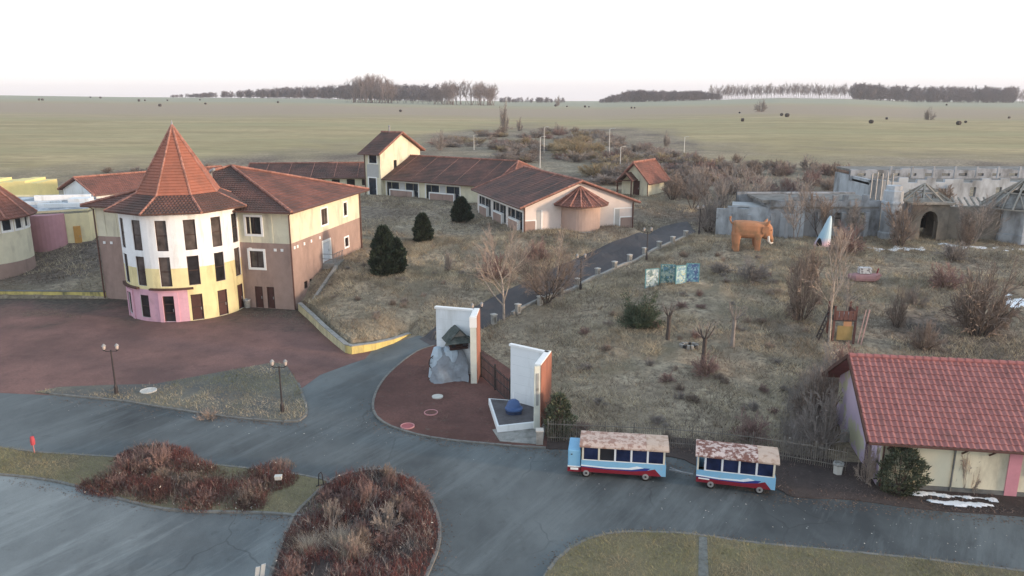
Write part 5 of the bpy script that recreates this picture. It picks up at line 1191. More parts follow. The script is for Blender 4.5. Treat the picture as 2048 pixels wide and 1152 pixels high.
t = thing('bent_barrier', 'small bent black metal barrier frame at the verge kerb', 'barrier', P(643, 970, .08)); mb = MB(); mb.tube([(-.15, 0, 0), (-.12, .05, .62), (.02, .1, .7)], .03, 6); mb.tube([(.12, -.05, 0), (.08, 0, .6), (.0, .08, .66)], .03, 6); mb.bar((-.13, .02, .35), (.1, 0, .33), .03); mb.obj('frame', DARKM, t); mb = MB(); mb.bar((-.25, -.15, .02), (.3, .12, .02), .05); mb.obj('foot', DARKM, t)
t = thing('leaning_sign', 'leaning pale grey double-slat signboard at the bottom edge beside the shrub island', 'sign', P(516, 1172, 0)); t.rotation_euler = (0.1, .18, .2)
WS = mat('weathered_grey', (176, 182, 182), var=.08, scale=3)
for x in (-.09, .12): mb = MB(); mb.hexa([(x - .085, -.02, 0), (x + .085, -.02, 0), (x + .085, .02, 0), (x - .085, .02, 0), (x - .085, -.02, .95 + (x > 0) * .14), (x + .085, -.02, 1.0 + (x > 0) * .16), (x + .085, .02, 1.0 + (x > 0) * .16), (x - .085, .02, .95 + (x > 0) * .14)]); mb.obj('slat', WS, t)
mb = MB(); mb.box(0, .05, .35, .4, .05, .07); mb.obj('crosspiece', CONCD, t)
# fence behind the carriages
fl = [P(u, v).xy for u, v in [(1096, 884), (1180, 888), (1300, 893), (1400, 900), (1520, 914), (1620, 930), (1690, 944)]]
fn = thing('bar_fence', 'thin brown vertical-bar fence running behind the train carriages', 'fence', (*fl[0], 0)); fp = resample(fl, 150)
FB = mat('fence_bar', (132, 122, 110), var=.3, scale=3); b = MB(); b.box(0, 0, .72, .022, .02, 1.44); bme = b.mesh('fence_bar', FB)
for i, p in enumerate(fp):
    o = bpy.data.objects.new('fence_bar', bme); COL.objects.link(o); o.parent = fn; o.location = (p[0] - fl[0].x, p[1] - fl[0].y, 0); o.rotation_euler = (random.uniform(-.03, .03), random.uniform(-.03, .03), -.1); o.scale.z = random.uniform(.92, 1.05)
for i in range(0, 149, 15):
    a, b = Vector(fp[i]) - fl[0], Vector(fp[min(149, i + 15)]) - fl[0]
    for z in (.3, 1.15): mb = MB(); mb.bar((a.x, a.y + .03, z), (b.x, b.y + .03, z), .04); mb.obj('rail', FB, fn)
    mb = MB(); mb.bar((a.x, a.y + .06, 0), (a.x, a.y + .06, 1.45), .05); mb.obj('fence_post', FB, fn)

# ------------------------------------------------------------------ hill sculptures and play things
ORG = mat('orange_hide', (186, 116, 72), var=.14, scale=1.2, stain=(146, 106, 68), sscale=.8, sth=(.52, .68), bump=.03, bscale=3)
p = G(1497, 497); sc_ = 1.0
mm = thing('orange_beast_statue', 'big orange elephant-like beast statue with white tusks on the hilltop', 'statue', p, -.12)
def loft(mb, secs, n=16, ex=3.0):
    rings = []
    for c, ax, ay, dx in secs:                              # centre, half width vector, half height vector
        c, ax, ay = Vector(c), Vector(ax), Vector(ay); r = []
        for q in range(n):
            a = 2 * math.pi * q / n; k = lambda s: math.copysign(abs(s) ** (2 / ex), s); r.append(c + ax * k(math.cos(a)) + ay * k(math.sin(a)))
        rings.append(r)
    for i in range(len(rings) - 1):
        for q in range(n): mb.face([rings[i][q], rings[i][(q + 1) % n], rings[i + 1][(q + 1) % n], rings[i + 1][q]])
    mb.face(rings[0][::-1]); mb.face(rings[-1])
mb = MB(); Y_, Z_ = (0, 1, 0), (0, 0, 1); V_ = lambda v, k: (v[0] * k, v[1] * k, v[2] * k)
loft(mb, [((-1.75, 0, 2.15), V_(Y_, .7), V_(Z_, .7), 0), ((-1.62, 0, 2.12), V_(Y_, .9), V_(Z_, .9), 0), ((-.6, 0, 2.1), V_(Y_, .98), V_(Z_, .95), 0), ((.6, 0, 2.05), V_(Y_, .95), V_(Z_, .93), 0), ((1.25, 0, 2.05), V_(Y_, .8), V_(Z_, .8), 0)])
loft(mb, [((1.0, 0, 2.1), V_(Y_, .65), V_(Z_, .8), 0), ((1.55, 0, 2.0), V_(Y_, .74), V_(Z_, .92), 0), ((2.0, 0, 1.9), V_(Y_, .66), V_(Z_, .9), 0), ((2.3, 0, 1.72), V_(Y_, .42), V_(Z_, .66), 0)])
for x, y in ((-1.4, .55), (-1.4, -.55), (.75, .55), (.75, -.55)): loft(mb, [((x, y, 1.7), (.42, 0, 0), (0, .36, 0), 0), ((x, y, .9), (.36, 0, 0), (0, .33, 0), 0), ((x + .03, y, .3), (.29, 0, 0), (0, .29, 0), 0), ((x + .05, y, -.25), (.33, 0, 0), (0, .32, 0), 0)][::-1])
loft(mb, [((2.1, 0, 1.7), (.22, 0, 0), (0, .26, 0), 0), ((2.3, 0, 1.15), (.2, 0, 0), (0, .22, 0), 0), ((2.32, 0, .72), (.17, 0, 0), (0, .17, 0), 0)][::-1])
mb.tube([(-1.6, 0, 2.6), (-1.95, 0, 2.75), (-2.15, 0, 3.1), (-2.1, 0, 3.45)], [.14, .12, .11, .15], 8)
for s in (-1, 1):
    mb.tube([(1.55, s * .45, 2.6), (1.75, s * .62, 2.95), (1.9, s * .75, 3.2)], [.24, .17, .03], 8)
o = mb.obj('body', ORG, mm); rmod = o.modifiers.new('r', 'REMESH'); rmod.mode = 'VOXEL'; rmod.voxel_size = .07; smd = o.modifiers.new('s', 'SMOOTH'); smd.iterations = 4; o.data.polygons.foreach_set('use_smooth', [True] * len(o.data.polygons))
for s in (-1, 1):
    mb = MB(); mb.tube([(1.85, s * .55, 1.5), (1.92, s * .62, .95), (2.1, s * .6, .72), (2.4, s * .5, .78)], [.14, .13, .1, .04], 8); mb.obj('tusk', mat('ivory_white', (226, 214, 198), var=.05), mm, smooth=True)
    mb = MB(); mb.lathe([(0, -.05), (.09, 0), (0, .05)], 8); e = mb.obj('eye', mat('dark_eye', (40, 28, 22)), mm); e.location = (2.1, s * .62, 2.15)
    mb = MB(); mb.prism(smooth([(0, 0), (.5, .1), (.55, -.55), (.2, -.75), (-.1, -.45)], True, 3), -.05, .05); e = mb.obj('ear', ORG, mm); e.location = (1.2, s * .86, 2.45); e.rotation_euler = (math.pi / 2, 0, 0)
# fin-shaped tent
p = G(1643, 491); h = topz(p.y, 431) - p.z
fin = thing('fin_shaped_tent', 'pale blue shark-fin shaped tent with pink base and dark entrance', 'tent', p, .1)
m = bpy.data.materials.new('fin_paint'); m.use_nodes = True; n_ = NT(m); ps = n_.n('ShaderNodeSeparateXYZ'); tcn = n_.n('ShaderNodeTexCoord'); n_.l(tcn.outputs['Object'], ps.inputs[0])
n_.l(n_.mix(n_.rng(ps.outputs[2], .25, .95), lin((214, 168, 186)), n_.mix(n_.rng(ps.outputs[2], .8, 3.2), lin((146, 196, 222)), lin((176, 210, 228)))), n_.b.inputs['Base Color'])
mb = MB(); secs = []
for k in range(11):
    s = k / 10; xl = -1.0 + 1.55 * s ** .85 ; xr = .95 - .05 * s; w = max(.04, (xr - xl) / 2 * (1 - .15 * s ** 6)); 
    if k == 10: w = .07
    secs.append((((xl + xr) / 2 if k < 10 else .72, 0, h * s - .05), (w, 0, 0), (0, w * .75 + .05, 0), 0))
loft(mb, secs, 18, 2.2); mb.obj('shell', m, fin, smooth=True)
mb = MB(); mb.prism(smooth([(-.28, 0), (-.24, .5), (0, .85), (.22, .5), (.26, 0)], True, 3), -.04, .04); o = mb.obj('entrance', VOID, fin); o.rotation_euler = (math.pi / 2 - .25, 0, -.5); o.location = (-.62, -.62, .1)
# painted boards
def art(name, seed, base, a, b, c):
    m = bpy.data.materials.new(name); m.use_nodes = True; t = NT(m); tcn = t.n('ShaderNodeTexCoord'); v = tcn.outputs['Object']
    q1 = t.noise(1.6, 2, vec=v); mp = t.n('ShaderNodeMapping'); mp.inputs['Location'].default_value = (seed, seed * 2.3, seed * .7); t.l(v, mp.inputs[0])
    q2 = t.noise(2.2, 3, vec=mp.outputs[0]); q3 = t.noise(3.6, 3, vec=mp.outputs[0])
    col = t.mix(t.rng(q2, .47, .50), lin(base), lin(a)); col = t.mix(t.rng(q3, .53, .56), col, lin(b)); col = t.mix(t.rng(t.noise(5, 2, vec=mp.outputs[0]), .60, .63), col, lin(c))
    t.l(col, t.b.inputs['Base Color']); return m
arts = [art('painted_board_a', 1.1, (148, 176, 184), (96, 130, 132), (196, 208, 200), (170, 196, 224)), art('painted_board_b', 4.2, (64, 116, 112), (150, 176, 160), (84, 138, 164), (196, 200, 170)),
        art('painted_board_c', 7.3, (128, 180, 186), (176, 210, 206), (104, 158, 190), (206, 206, 140)), art('painted_board_d', 9.6, (72, 132, 176), (66, 96, 158), (104, 168, 190), (150, 196, 216))]
TE = mat('teal_frame', (92, 156, 160), var=.08); xs_ = [(1290, 1319, 533, 571, .32), (1322, 1350, 531, 568, -.15), (1351, 1373, 531, 566, .28), (1373, 1398, 531, 564, -.1)]
pb0 = G(1345, 568)
for k, (u0, u1, vt, vb, rr_) in enumerate(xs_):
    zz = pb0.z; yy = pb0.y + (.35 if k % 2 else 0); x0, x1 = XatD(u0, yy, zz + 1), XatD(u1, yy, zz + 1); w = x1 - x0; lab = ['pale speckled board leftmost of the four painted boards', 'dark green painted board second from the left', 'light turquoise painted board with yellow corner, third from left', 'deep blue painted board at the right end'][k]
    t = thing('painted_board', lab, 'painted board', ((x0 + x1) / 2, yy, TZ((x0 + x1) / 2, yy)), rr_, 'painted boards standing on the hill'); hh = 1.72
    mb = MB(); mb.box(0, 0, hh / 2 + .05, w * 1.0, .06, hh); mb.obj('panel', arts[k], t)
    mb = MB(); mb.box(-w / 2, 0, hh / 2, .07, .1, hh + .2); mb.box(w / 2, 0, hh / 2, .07, .1, hh + .2); mb.box(0, 0, hh + .07, w, .1, .06); mb.obj('frame', TE, t)
# play tower
p = G(1678, 678); pt = thing('wooden_play_tower', 'weathered wooden play tower with red posts, yellow panel and ladder', 'play tower', p, -.1)
PR_ = mat('red_weathered_wood', (120, 74, 66), var=.2, scale=4); PY = mat('yellow_board', (160, 130, 68), var=.2, scale=2); DW = mat('dark_wood', (74, 62, 58), var=.3, scale=4)
for x, y in ((-.75, -.75), (.85, -.75), (-.75, .75), (.85, .75)): mb = MB(); mb.bar((x, y, -.2), (x, y, 2.9), .14); mb.obj('post', PR_, pt)
for k in range(6): mb = MB(); mb.box(.05, -.72 + k * .29, 1.72, 1.7, .26, .06); mb.obj('floor_board', DW, pt)
mb = MB(); mb.box(.1, -.8, .75, 1.15, .05, 1.15); mb.obj('yellow_panel', PY, pt); mb = MB(); mb.box(.25, -.82, 1.5, .6, .05, .4); mb.obj('orange_panel', mat('orange_board', (196, 132, 84), var=.1), pt)
for k in range(5): mb = MB(); mb.box(-.6 + k * .34, -.8, 2.15, .3, .04, .75); mb.obj('railing_board', PR_, pt)
for k in range(4): mb = MB(); mb.box(.85, -.6 + k * .4, 2.15, .04, .34, .7); mb.obj('railing_board', PR_, pt)
for s in (0, .62): mb = MB(); mb.bar((-1.9 + .0, -.85 + s * .0 + s, -.1), (-.85 , -.7 + s, 2.9), .09); mb.obj('ladder_rail', DW, pt)
for k in range(8): f = .1 + k * .115; mb = MB(); mb.bar((-1.9 + 1.05 * f, -.82, 3.0 * f - .1), (-1.9 + 1.05 * f, -.15, 3.0 * f - .1), .07); mb.obj('rung', DW, pt)
mb = MB(); mb.bar((1.35, -1.0, -.1), (1.75, -.9, 2.7), .08); mb.bar((1.1, -1.0, .0), (1.5, -.9, 2.7), .06); mb.obj('slide_rail', mat('pale_pink_rail', (196, 150, 142)), pt)
mb = MB(); mb.box(.3, 0, 1.95, .9, .8, .35, .2); mb.obj('roof_remnant', mat('pale_remnant', (186, 192, 192), var=.2, scale=4), pt)
# pink play boat
p = G(1727, 562); pk = thing('pink_play_boat', 'faded pink and red low play boat with speckled white top', 'play equipment', p, -.1)
PKB = mat('faded_pink_paint', (170, 120, 122), var=.12, scale=2)
mb = MB(); loft(mb, [((-1.4, 0, .45), (0, .3, 0), (0, 0, .2), 0), ((-.9, 0, .35), (0, .55, 0), (0, 0, .4), 0), ((.8, 0, .35), (0, .55, 0), (0, 0, .4), 0), ((1.4, 0, .5), (0, .2, 0), (0, 0, .3), 0)], 14); mb.obj('hull', PKB, pk)
mb = MB(); mb.box(0, 0, 1.05, 1.1, .7, .55); mb.obj('cabin', mat('speckled_white', (200, 200, 200), var=.1, stain=(110, 104, 108), sscale=6, sth=(.5, .56)), pk); mb = MB(); mb.tube([(1.1, 0, .6), (1.25, 0, 1.25)], .06, 6); mb.obj('mast', RED, pk)
for k in range(3): mb = MB(); mb.box(.85 + .2 * k, -.5, .45 + .12 * k, .3, .06, .16); mb.obj('red_plank', PKB, pk)
# well-like stone basin and stump heaps on the slope
p = G(1378, 695); sb = thing('stone_ring', 'low ring of pale and black stones left of the pollard tree', 'stone ring', p)
for k in range(14): a = 6.283 * k / 14; mb = MB(); mb.box(.62 * math.cos(a), .4 * math.sin(a), .12, .24, .2, .3, a); mb.obj('stone', CONC if k % 3 else DARKM, sb)
# ------------------------------------------------------------------ vegetation
BARKP = mat('pale_bark', (176, 158, 142), var=.2, scale=3, stain=(120, 106, 96), sscale=4, sth=(.5, .7))
BARKD = mat('dark_bark', (84, 72, 66), var=.25, scale=4)
BARKB = mat('brown_bark', (116, 92, 78), var=.25, scale=4)
BARKG = mat('grey_bark', (138, 126, 118), var=.2, scale=4)
TWP = mat('pale_twig', (160, 138, 122), var=.2, scale=2, island=.2)
TWB = mat('brown_twig', (134, 114, 100), var=.2, scale=2, island=.25)
TWG = mat('grey_twig', (142, 130, 122), var=.2, scale=2, island=.25)
TWR = mat('reddish_twig', (144, 110, 102), var=.2, scale=2, island=.25)
TWO = mat('ochre_twig', (154, 134, 98), var=.2, scale=2, island=.25)
def rdir(d, ang, rr):
    d = d.normalized(); a = rr.uniform(0, 6.283); ref = Vector((0, 0, 1)) if abs(d.z) < .9 else Vector((1, 0, 0))
    x = d.cross(ref).normalized(); y = d.cross(x); return (d * math.cos(ang) + (x * math.cos(a) + y * math.sin(a)) * math.sin(ang)).normalized()
def grow(mbs, p, d, L, r, lv, spec, rr):
    mb = mbs[0] if lv < spec['wood'] else mbs[1]; n = 3 if lv < 2 else 2; pts = [p]; rs = [r]; q = p.copy(); dd = d.copy()
    for k in range(n):
        dd = (dd + Vector((rr.gauss(0, 1), rr.gauss(0, 1), rr.gauss(0, 1))) * spec['wob'] + Vector((0, 0, spec['up'] * (.5 if lv else 0)))).normalized(); q = q + dd * (L / n); pts.append(q.copy()); rs.append(max(spec['rmin'], r * (1 - (k + 1) / n * spec['taper'])))
    mb.tube(pts, rs, 6 if lv == 0 else (4 if lv == 1 else 3), 0, lv == 0)
    if lv + 1 >= spec['lv']: return
    nk = spec['kids'][lv]
    for i in range(nk):
        t = spec['t0'][lv] + (1 - spec['t0'][lv]) * (i + rr.random()) / nk; f = t * n; j = min(n - 1, int(f)); b = pts[j].lerp(pts[j + 1], f - j)
        grow(mbs, b, rdir((pts[j + 1] - pts[j]), spec['ang'][lv] * rr.uniform(.7, 1.25), rr), L * spec['len'][lv] * rr.uniform(.7, 1.15) * (1.15 - .45 * t), max(spec['rmin'], rs[j] * .5), lv + 1, spec, rr)
SPEC = dict(wob=.10, up=.25, taper=.75, rmin=.012, lv=4, kids=[9, 6, 5], t0=[.3, .25, .15], ang=[.75, .7, .7], len=[.62, .5, .5], wood=2)
def tree_obj(name, label, cat, p, h, spec, seed, mw, mt, r0=None, lean=(0, 0), group=None, stems=1, spread=.35, sc_=1.0):
    rr = random.Random(seed); t = thing(name, label, cat, p, 0, group); s = dict(SPEC); s.update(spec); A_, B_ = MB(), MB()
    for k in range(stems):
        a = 6.283 * k / stems + rr.random(); d = Vector((lean[0], lean[1], 1)) if stems == 1 else Vector((math.cos(a) * spread * rr.uniform(.5, 1.3), math.sin(a) * spread * rr.uniform(.5, 1.3), 1))
        grow((A_, B_), Vector((0, 0, -.15)) + (Vector((math.cos(a), math.sin(a), 0)) * .12 if stems > 1 else Vector((0, 0, 0))), d.normalized(), h * (.85 if s['lv'] > 2 else 1) * (1 if stems == 1 else rr.uniform(.6, .9)), (r0 or h * .02) / (1 if stems == 1 else 1.4), 0, s, rr)
    A_.obj('trunk', mw, t)
    if B_.v: B_.obj('crown', mt, t)
    return t
def ph(u, v, vt): p = G(u, v); return p, topz(p.y, vt) - p.z
p, h = ph(1008, 643, 470); tree_obj('bare_tree', 'pale bare spreading tree between the left book and uphill path', 'tree', p, h * .95, dict(kids=[11, 8, 7], t0=[.26, .3, .2], ang=[.68, .5, .6], len=[.75, .5, .5], up=.32, rmin=.01), 5, BARKP, TWP, .13)
p, h = ph(1093, 606, 466); tree_obj('bushy_tree', 'dense brown twiggy many-stemmed tree beside the uphill path', 'tree', p, h, dict(kids=[9, 8, 7], t0=[.12, .1, .1], ang=[.5, .55, .6], len=[.6, .55, .5], rmin=.008, up=.12, wob=.14), 8, BARKD, TWB, .09, stems=8, spread=.6)
p, h = ph(1112, 578, 440); tree_obj('slim_birch', 'slim pale birch rising out of the brown bushy tree by the path', 'tree', p, h, dict(kids=[12, 3, 3], t0=[.5, .2, .2], ang=[.5, .5, .6], len=[.25, .5, .5]), 9, BARKP, TWP, .07, lean=(.12, 0))
p, h = ph(1658, 684, 440); tree_obj('slim_birch', 'tall pale leaning birch in front of the play tower', 'tree', p, h, dict(kids=[14, 4, 4], t0=[.3, .2, .2], ang=[.6, .5, .6], len=[.38, .5, .5]), 12, BARKP, TWP, .1, lean=(.04, .1))
p, h = ph(1690, 660, 560); tree_obj('bare_tree', 'grey bare tree right behind the play tower', 'tree', p, h, dict(kids=[9, 5, 4]), 13, BARKG, TWG, .09)
for i, (u, v, vt, lab) in enumerate([(1448, 452, 340, 'pale bare tree standing left behind the orange beast'), (1492, 446, 326, 'pale bare tree directly behind the back of the orange beast'), (1526, 450, 372, 'smaller pale bare tree behind the head of the orange beast')]):
    p, h = ph(u, v, vt); tree_obj('bare_tree', lab, 'tree', p, h, dict(kids=[9, 5, 5], t0=[.15, .3, .2], ang=[.5, .5, .6], len=[.7, .5, .5], up=.4, rmin=.02), 20 + i, BARKP, TWG, .12, stems=3, spread=.3)
for i, (u, v, vt, lab) in enumerate([(1335, 680, 605, 'pollarded tree right beside the sprawling green juniper'), (1405, 737, 640, 'dark pollarded tree with flared base in the middle of the slope'), (1464, 693, 606, 'pollarded forked tree furthest right on the slope')]):
    p, h = ph(u, v, vt); rr = random.Random(40 + i); t = thing('pollard_tree', lab, 'tree', p, 0, 'pollarded trees on the slope'); A_, B_ = MB(), MB()
    A_.tube([(0, 0, -.2), (.02, 0, h * .3), (.05, .02, h * .62)], [.27 if i == 1 else .2, .15, .16], 8)
    for k in range(5): a = 1.25 * k + i; grow((A_, B_), Vector((.05, .02, h * .58)), Vector((math.cos(a) * .7, math.sin(a) * .5, .8)).normalized(), h * .36, .075, 1, dict(SPEC, kids=[4, 5, 3], lv=4, len=[.6, .45, .5], t0=[.3, .3, .3], wood=2, rmin=.012), rr)
    A_.obj('trunk', BARKD if i != 2 else BARKG, t); B_.obj('crown', TWG, t)
for i, (u, v, vt, lab) in enumerate([(1590, 482, 350, 'bare tree in front of the castle front wall, left of the fin tent'), (1640, 478, 360, 'bare tree right behind the tip of the fin tent'), (1712, 486, 395, 'thin bare tree by the castle window bars'), (1803, 486, 372, 'bare tree between the slim castle tower and the arch'), (1945, 488, 380, 'bare tree before the curtain wall beside the round castle tower'), (1880, 430, 350, 'bare tree inside the castle court before the hall wall'), (1420, 440, 330, 'bare tree at the top end of the uphill path'), (1385, 420, 340, 'bare tree above the upper path end on the hut side')]):
    p, h = ph(u, v, vt); tree_obj('bare_tree', lab, 'tree', p, h, dict(kids=[9, 7, 6], t0=[.15, .2, .2], ang=[.55, .5, .6], len=[.6, .55, .5], up=.25, rmin=.014), 60 + i, BARKD if i % 2 else BARKG, TWB if i % 2 else TWG, .09, stems=2 + i % 3, spread=.35)
# shrub prototypes: bare many-stemmed bushes, shared by many copies
def shrub_meshes(seed, mt, name, stems=20, spread=1.1, kids=(8, 7), rmin=.007, up=.03):
    rr = random.Random(seed); A_, B_ = MB(), MB(); s = dict(SPEC, kids=list(kids), t0=[.15, .15, .2], ang=[.5, .6, .6], len=[.55, .5, .5], lv=3, wood=1, rmin=rmin, up=up, wob=.17)
    for k in range(stems):
        a = rr.random() * 6.283; q = spread * rr.random() ** .5 * 1.2; d = Vector((math.cos(a) * q, math.sin(a) * q, 1)).normalized(); grow((A_, B_), Vector((math.cos(a), math.sin(a), 0)) * .15 * rr.random() + Vector((0, 0, -.08)), d, rr.uniform(.65, 1.0), .022, 0, s, rr)
    return A_, B_
def proto(seed, bark, mt, **k):
    A_, B_ = shrub_meshes(seed, mt, '', **k); return A_.mesh('stems', bark), B_.mesh('crown', mt)
PRO = dict(brown=proto(1, BARKD, TWB), grey=proto(2, BARKG, TWG), red=proto(3, BARKB, TWR), pale=proto(4, BARKG, TWP, stems=12), ochre=proto(5, BARKB, TWO, spread=.9), round=proto(6, BARKD, TWB, stems=26, spread=1.0, kids=(8, 8), rmin=.006), dark=proto(7, BARKD, TWG, stems=22))
def bush(kind, label, p, w, h, group, name='bare_bush', rz=None, cat='bush'):
    t = thing(name, label, cat, p, random.random() * 6.28 if rz is None else rz, group)
    for nm, me in zip(('stems', 'crown'), PRO[kind]):
        o = bpy.data.objects.new(nm, me); COL.objects.link(o); o.parent = t
    t.scale = (w, w, h); return t
BL = [('round', 'large dense rounded brown bush at the right among dark ground', 1953, 672, 2.9, 543), ('brown', 'slender brown bush left of the large rounded bush', 1792, 656, .9, 585), ('grey', 'grey twiggy bush in the hollow below the orange beast', 1500, 560, 2.0, 520), ('dark', 'dark low bush right of the painted boards', 1440, 545, 1.3, 525),
      ('brown', 'tall brown thicket bush left of the play tower', 1600, 640, 1.6, 530), ('brown', 'brown bush between hill crest and play tower', 1612, 570, 1.7, 500), ('red', 'reddish bush at the ridge end of the tiled house', 1690, 745, 1.4, 690), ('grey', 'grey tall bush left of the tiled house gable', 1655, 800, 1.6, 705),
      ('brown', 'brown bush left of the lilac gable of the tiled house', 1628, 850, 1.5, 750), ('grey', 'pale tangled bush over the concrete litter bin', 1640, 900, 1.6, 790), ('red', 'low reddish bush behind the rear train carriage', 1500, 880, 1.3, 830), ('red', 'reddish brush around the foot of the dark pollarded tree', 1412, 748, 1.2, 712),
      ('brown', 'brown bush behind the tiled house ridge, middle', 1850, 700, 1.3, 650), ('dark', 'dark grey bush in front of the castle curtain wall', 1905, 520, 1.7, 486), ('red', 'reddish bush between the castle and the large rounded bush', 1890, 575, 1.9, 530), ('red', 'red-brown bush at the foot of the fin tent', 1690, 505, 1.8, 450),
      ('brown', 'brown brush in front of the grey castle tower', 1800, 492, 1.4, 420), ('brown', 'brown brush standing in front of the castle wall right of the arch', 1930, 492, 1.2, 430), ('dark', 'dark bushy clump under the topmost lamp post', 1418, 465, 2.0, 400), ('pale', 'pale thin sapling bush right of the fin tent', 1675, 520, 1.0, 455),
      ('grey', 'grey-brown bush at the right end behind the play boat', 1830, 610, 1.0, 575), ('brown', 'brown bush on the hut side of the bungalow turret end', 1345, 400, 1.7, 350), ('grey', 'grey bush on the hut path', 1400, 395, 2.0, 335), ('red', 'reddish bush left below the bungalow turret', 1075, 520, 1.4, 480), ('red', 'reddish bush between yew trees and pale bare tree', 985, 560, 1.6, 505),
      ('dark', 'small dark dead shrub in the middle of the terrace', 897, 542, .5, 505), ('pale', 'dry pale shrub at the kerb of the gravel verge', 415, 838, .7, 815), ('pale', 'dry pale shrub under the white eave near the snow strip', 1730, 965, .8, 880), ('pale', 'thin bare sapling by the cream wall of the tiled house', 1935, 985, .7, 880), ('brown', 'brown bush against the orange book cover', 1105, 862, .8, 790)]
for k, (kind, lab, u, v, w, vt) in enumerate(BL):
    p, h = ph(u, v, vt); bush(kind, lab, p, w, h / .95, 'bare bushes around the park')
# scrub belt beyond the bungalow, each bush its own thing where it shows
rr = random.Random(77); kinds = ['grey', 'brown', 'red', 'ochre', 'dark', 'pale']
for k in range(200):
    while True:
        u = rr.uniform(840, 1430); v = rr.uniform(255, 372)
        lo = np.interp(u, [840, 950, 1000, 1200, 1300, 1400, 1430], [290, 270, 255, 268, 300, 325, 335])
        if v > lo and not (u < 1190 and v > 325 - (u < 1000) * 30): break
    g = 'scrub bushes beyond the bungalow'; kind = 'ochre' if 1100 < u < 1210 and 285 < v < 325 and rr.random() < .75 else rr.choice(kinds); p = G(u, v); bush(kind, '%s leafless bush in the scrub belt %s' % (dict(grey='greyish', brown='brown', red='reddish', ochre='ochre', dark='dark', pale='pale')[kind], ('right behind the tower house' if u < 980 else 'behind the bungalow ridge' if u < 1140 else 'around the tall street lights' if u < 1290 else 'beyond the small hut') + (', on its near side' if v > 320 else ', by the field edge' if v < 290 else '')), p, rr.uniform(2.2, 4.6), rr.uniform(1.0, 2.6), g, 'scrub_bush')
KW = dict(grey='greyish', brown='brown', red='reddish', ochre='ochre', dark='dark', pale='pale')
for k in range(80):
    u = rr.uniform(1340, 1730); v = rr.uniform(325, 400); kd = rr.choice(kinds[:3] + ['pale']); p = G(u, v); bush(kd, '%s leafless bush in the scrub %s' % (KW[kd], 'close behind the castle roof slab' if u > 1540 and v > 362 else 'by the field edge left of the castle hall' if u > 1540 else 'above the end of the uphill path' if v > 362 else 'just right of the small hut' if u < 1440 else 'between hut and castle hall'), p, rr.uniform(1.2, 2.6), rr.uniform(1.0, 2.6), 'scrub strip left of the castle', 'scrub_bush')
for k in range(40):
    u = rr.uniform(180, 740); v = np.interp(u, [180, 740], [352, 330]) + rr.uniform(-6, 8); p = G(u, v); bush(rr.choice(['grey', 'brown', 'dark']), 'low leafless bush along the field edge behind the rear wings', p, rr.uniform(1.0, 2.2), rr.uniform(.6, 1.3), 'low bushes along the field edge', 'scrub_bush')
for k in range(60):
    while True:
        u, v = rr.uniform(1130, 1680), rr.uniform(480, 880)
        if v > np.interp(u, [1130, 1200, 1400, 1680], [640, 575, 490, 500]) and not (1255 < u < 1420 and 520 < v < 590): break
    p = G(u, v); kd = rr.choice(['grey', 'pale', 'brown', 'red']); bush(kd, 'low %s weed clump on the overgrown slope %s' % (KW[kd], 'below the orange beast' if v < 640 and u > 1420 else 'around the painted boards' if v < 640 else 'between the trees and the carriages' if v > 730 else 'around the pollarded trees'), p, rr.uniform(.3, .7), rr.uniform(.3, .7), 'low weed clumps on the slope', 'weed_clump', cat='weed clump')
for k in range(45):
    u, v = rr.uniform(630, 1040), rr.uniform(420, 660)
    if v < np.interp(u, [600, 720, 940, 1060], [640, 500, 425, 470]) or v > np.interp(u, [600, 700, 840, 1000], [640, 680, 640, 580]): continue
    p = G(u, v); kd = rr.choice(['grey', 'pale', 'brown']); bush(kd, 'low %s weed clump on the terrace %s' % (KW[kd], 'near the yews' if v < 530 else 'above the yellow retaining wall'), p, rr.uniform(.3, .6), rr.uniform(.25, .55), 'low weed clumps on the terrace', 'weed_clump', cat='weed clump')
for i, (u, v, vt, w, lab) in enumerate([(1010, 262, 208, 3.0, 'bare tree standing in the far scrub centre'), (1040, 262, 238, 2, 'bare tree right of the tallest far scrub tree'), (1112, 270, 248, 2, 'thin bare tree beside the far street light'), (1333, 293, 266, 1.6, 'lone small bare tree at the field edge'), (1150, 318, 276, 3, 'ochre spreading willow in the scrub'), (880, 300, 266, 3, 'round bare tree left in the scrub behind the tower house'), (1521, 224, 202, 7, 'lone bare round tree out in the far field'), (1858, 240, 218, 4, 'pair of thin bare trees in the far right field'), (1116, 212, 194, 5, 'small bare tree at the far field centre')]):
    p, h = ph(u, v, vt); bush('ochre' if i == 4 else 'grey', lab, p, w * .8, h / .95, 'bare trees in the far scrub and field', 'bare_tree', cat='tree')
# conifers
def needles(name, prof, n, size, seed, m, parent, squash=1.0):
    r = np.random.default_rng(seed); z = r.random(n) ** .9; R_ = np.interp(z, [p[0] for p in prof], [p[1] for p in prof]); a = r.random(n) * 6.283
    lob = 1 + .26 * np.sin(a * 3 + z * 9 + seed) * np.sin(z * 7 + seed) + .2 * np.sin(a * 5 - z * 17 + 2 * seed); q = R_ * lob * (.45 + .55 * r.random(n) ** .4); H_ = prof[-1][2]
    c = np.stack([q * np.cos(a), q * np.sin(a) * squash, z * H_], 1); o = np.stack([np.cos(a), np.sin(a), .6 + .8 * r.random(n)], 1); o += r.normal(0, .45, (n, 3)); o /= np.linalg.norm(o, axis=1)[:, None]
    s = np.cross(o, r.normal(0, 1, (n, 3))); s /= np.linalg.norm(s, axis=1)[:, None]; sz = size * (.6 + .8 * r.random(n))[:, None]
    V = np.stack([c - s * sz * .28, c + s * sz * .28, c + o * sz], 1).reshape(-1, 3); return npobj(name, V, np.arange(n * 3).reshape(-1, 3), m, parent)
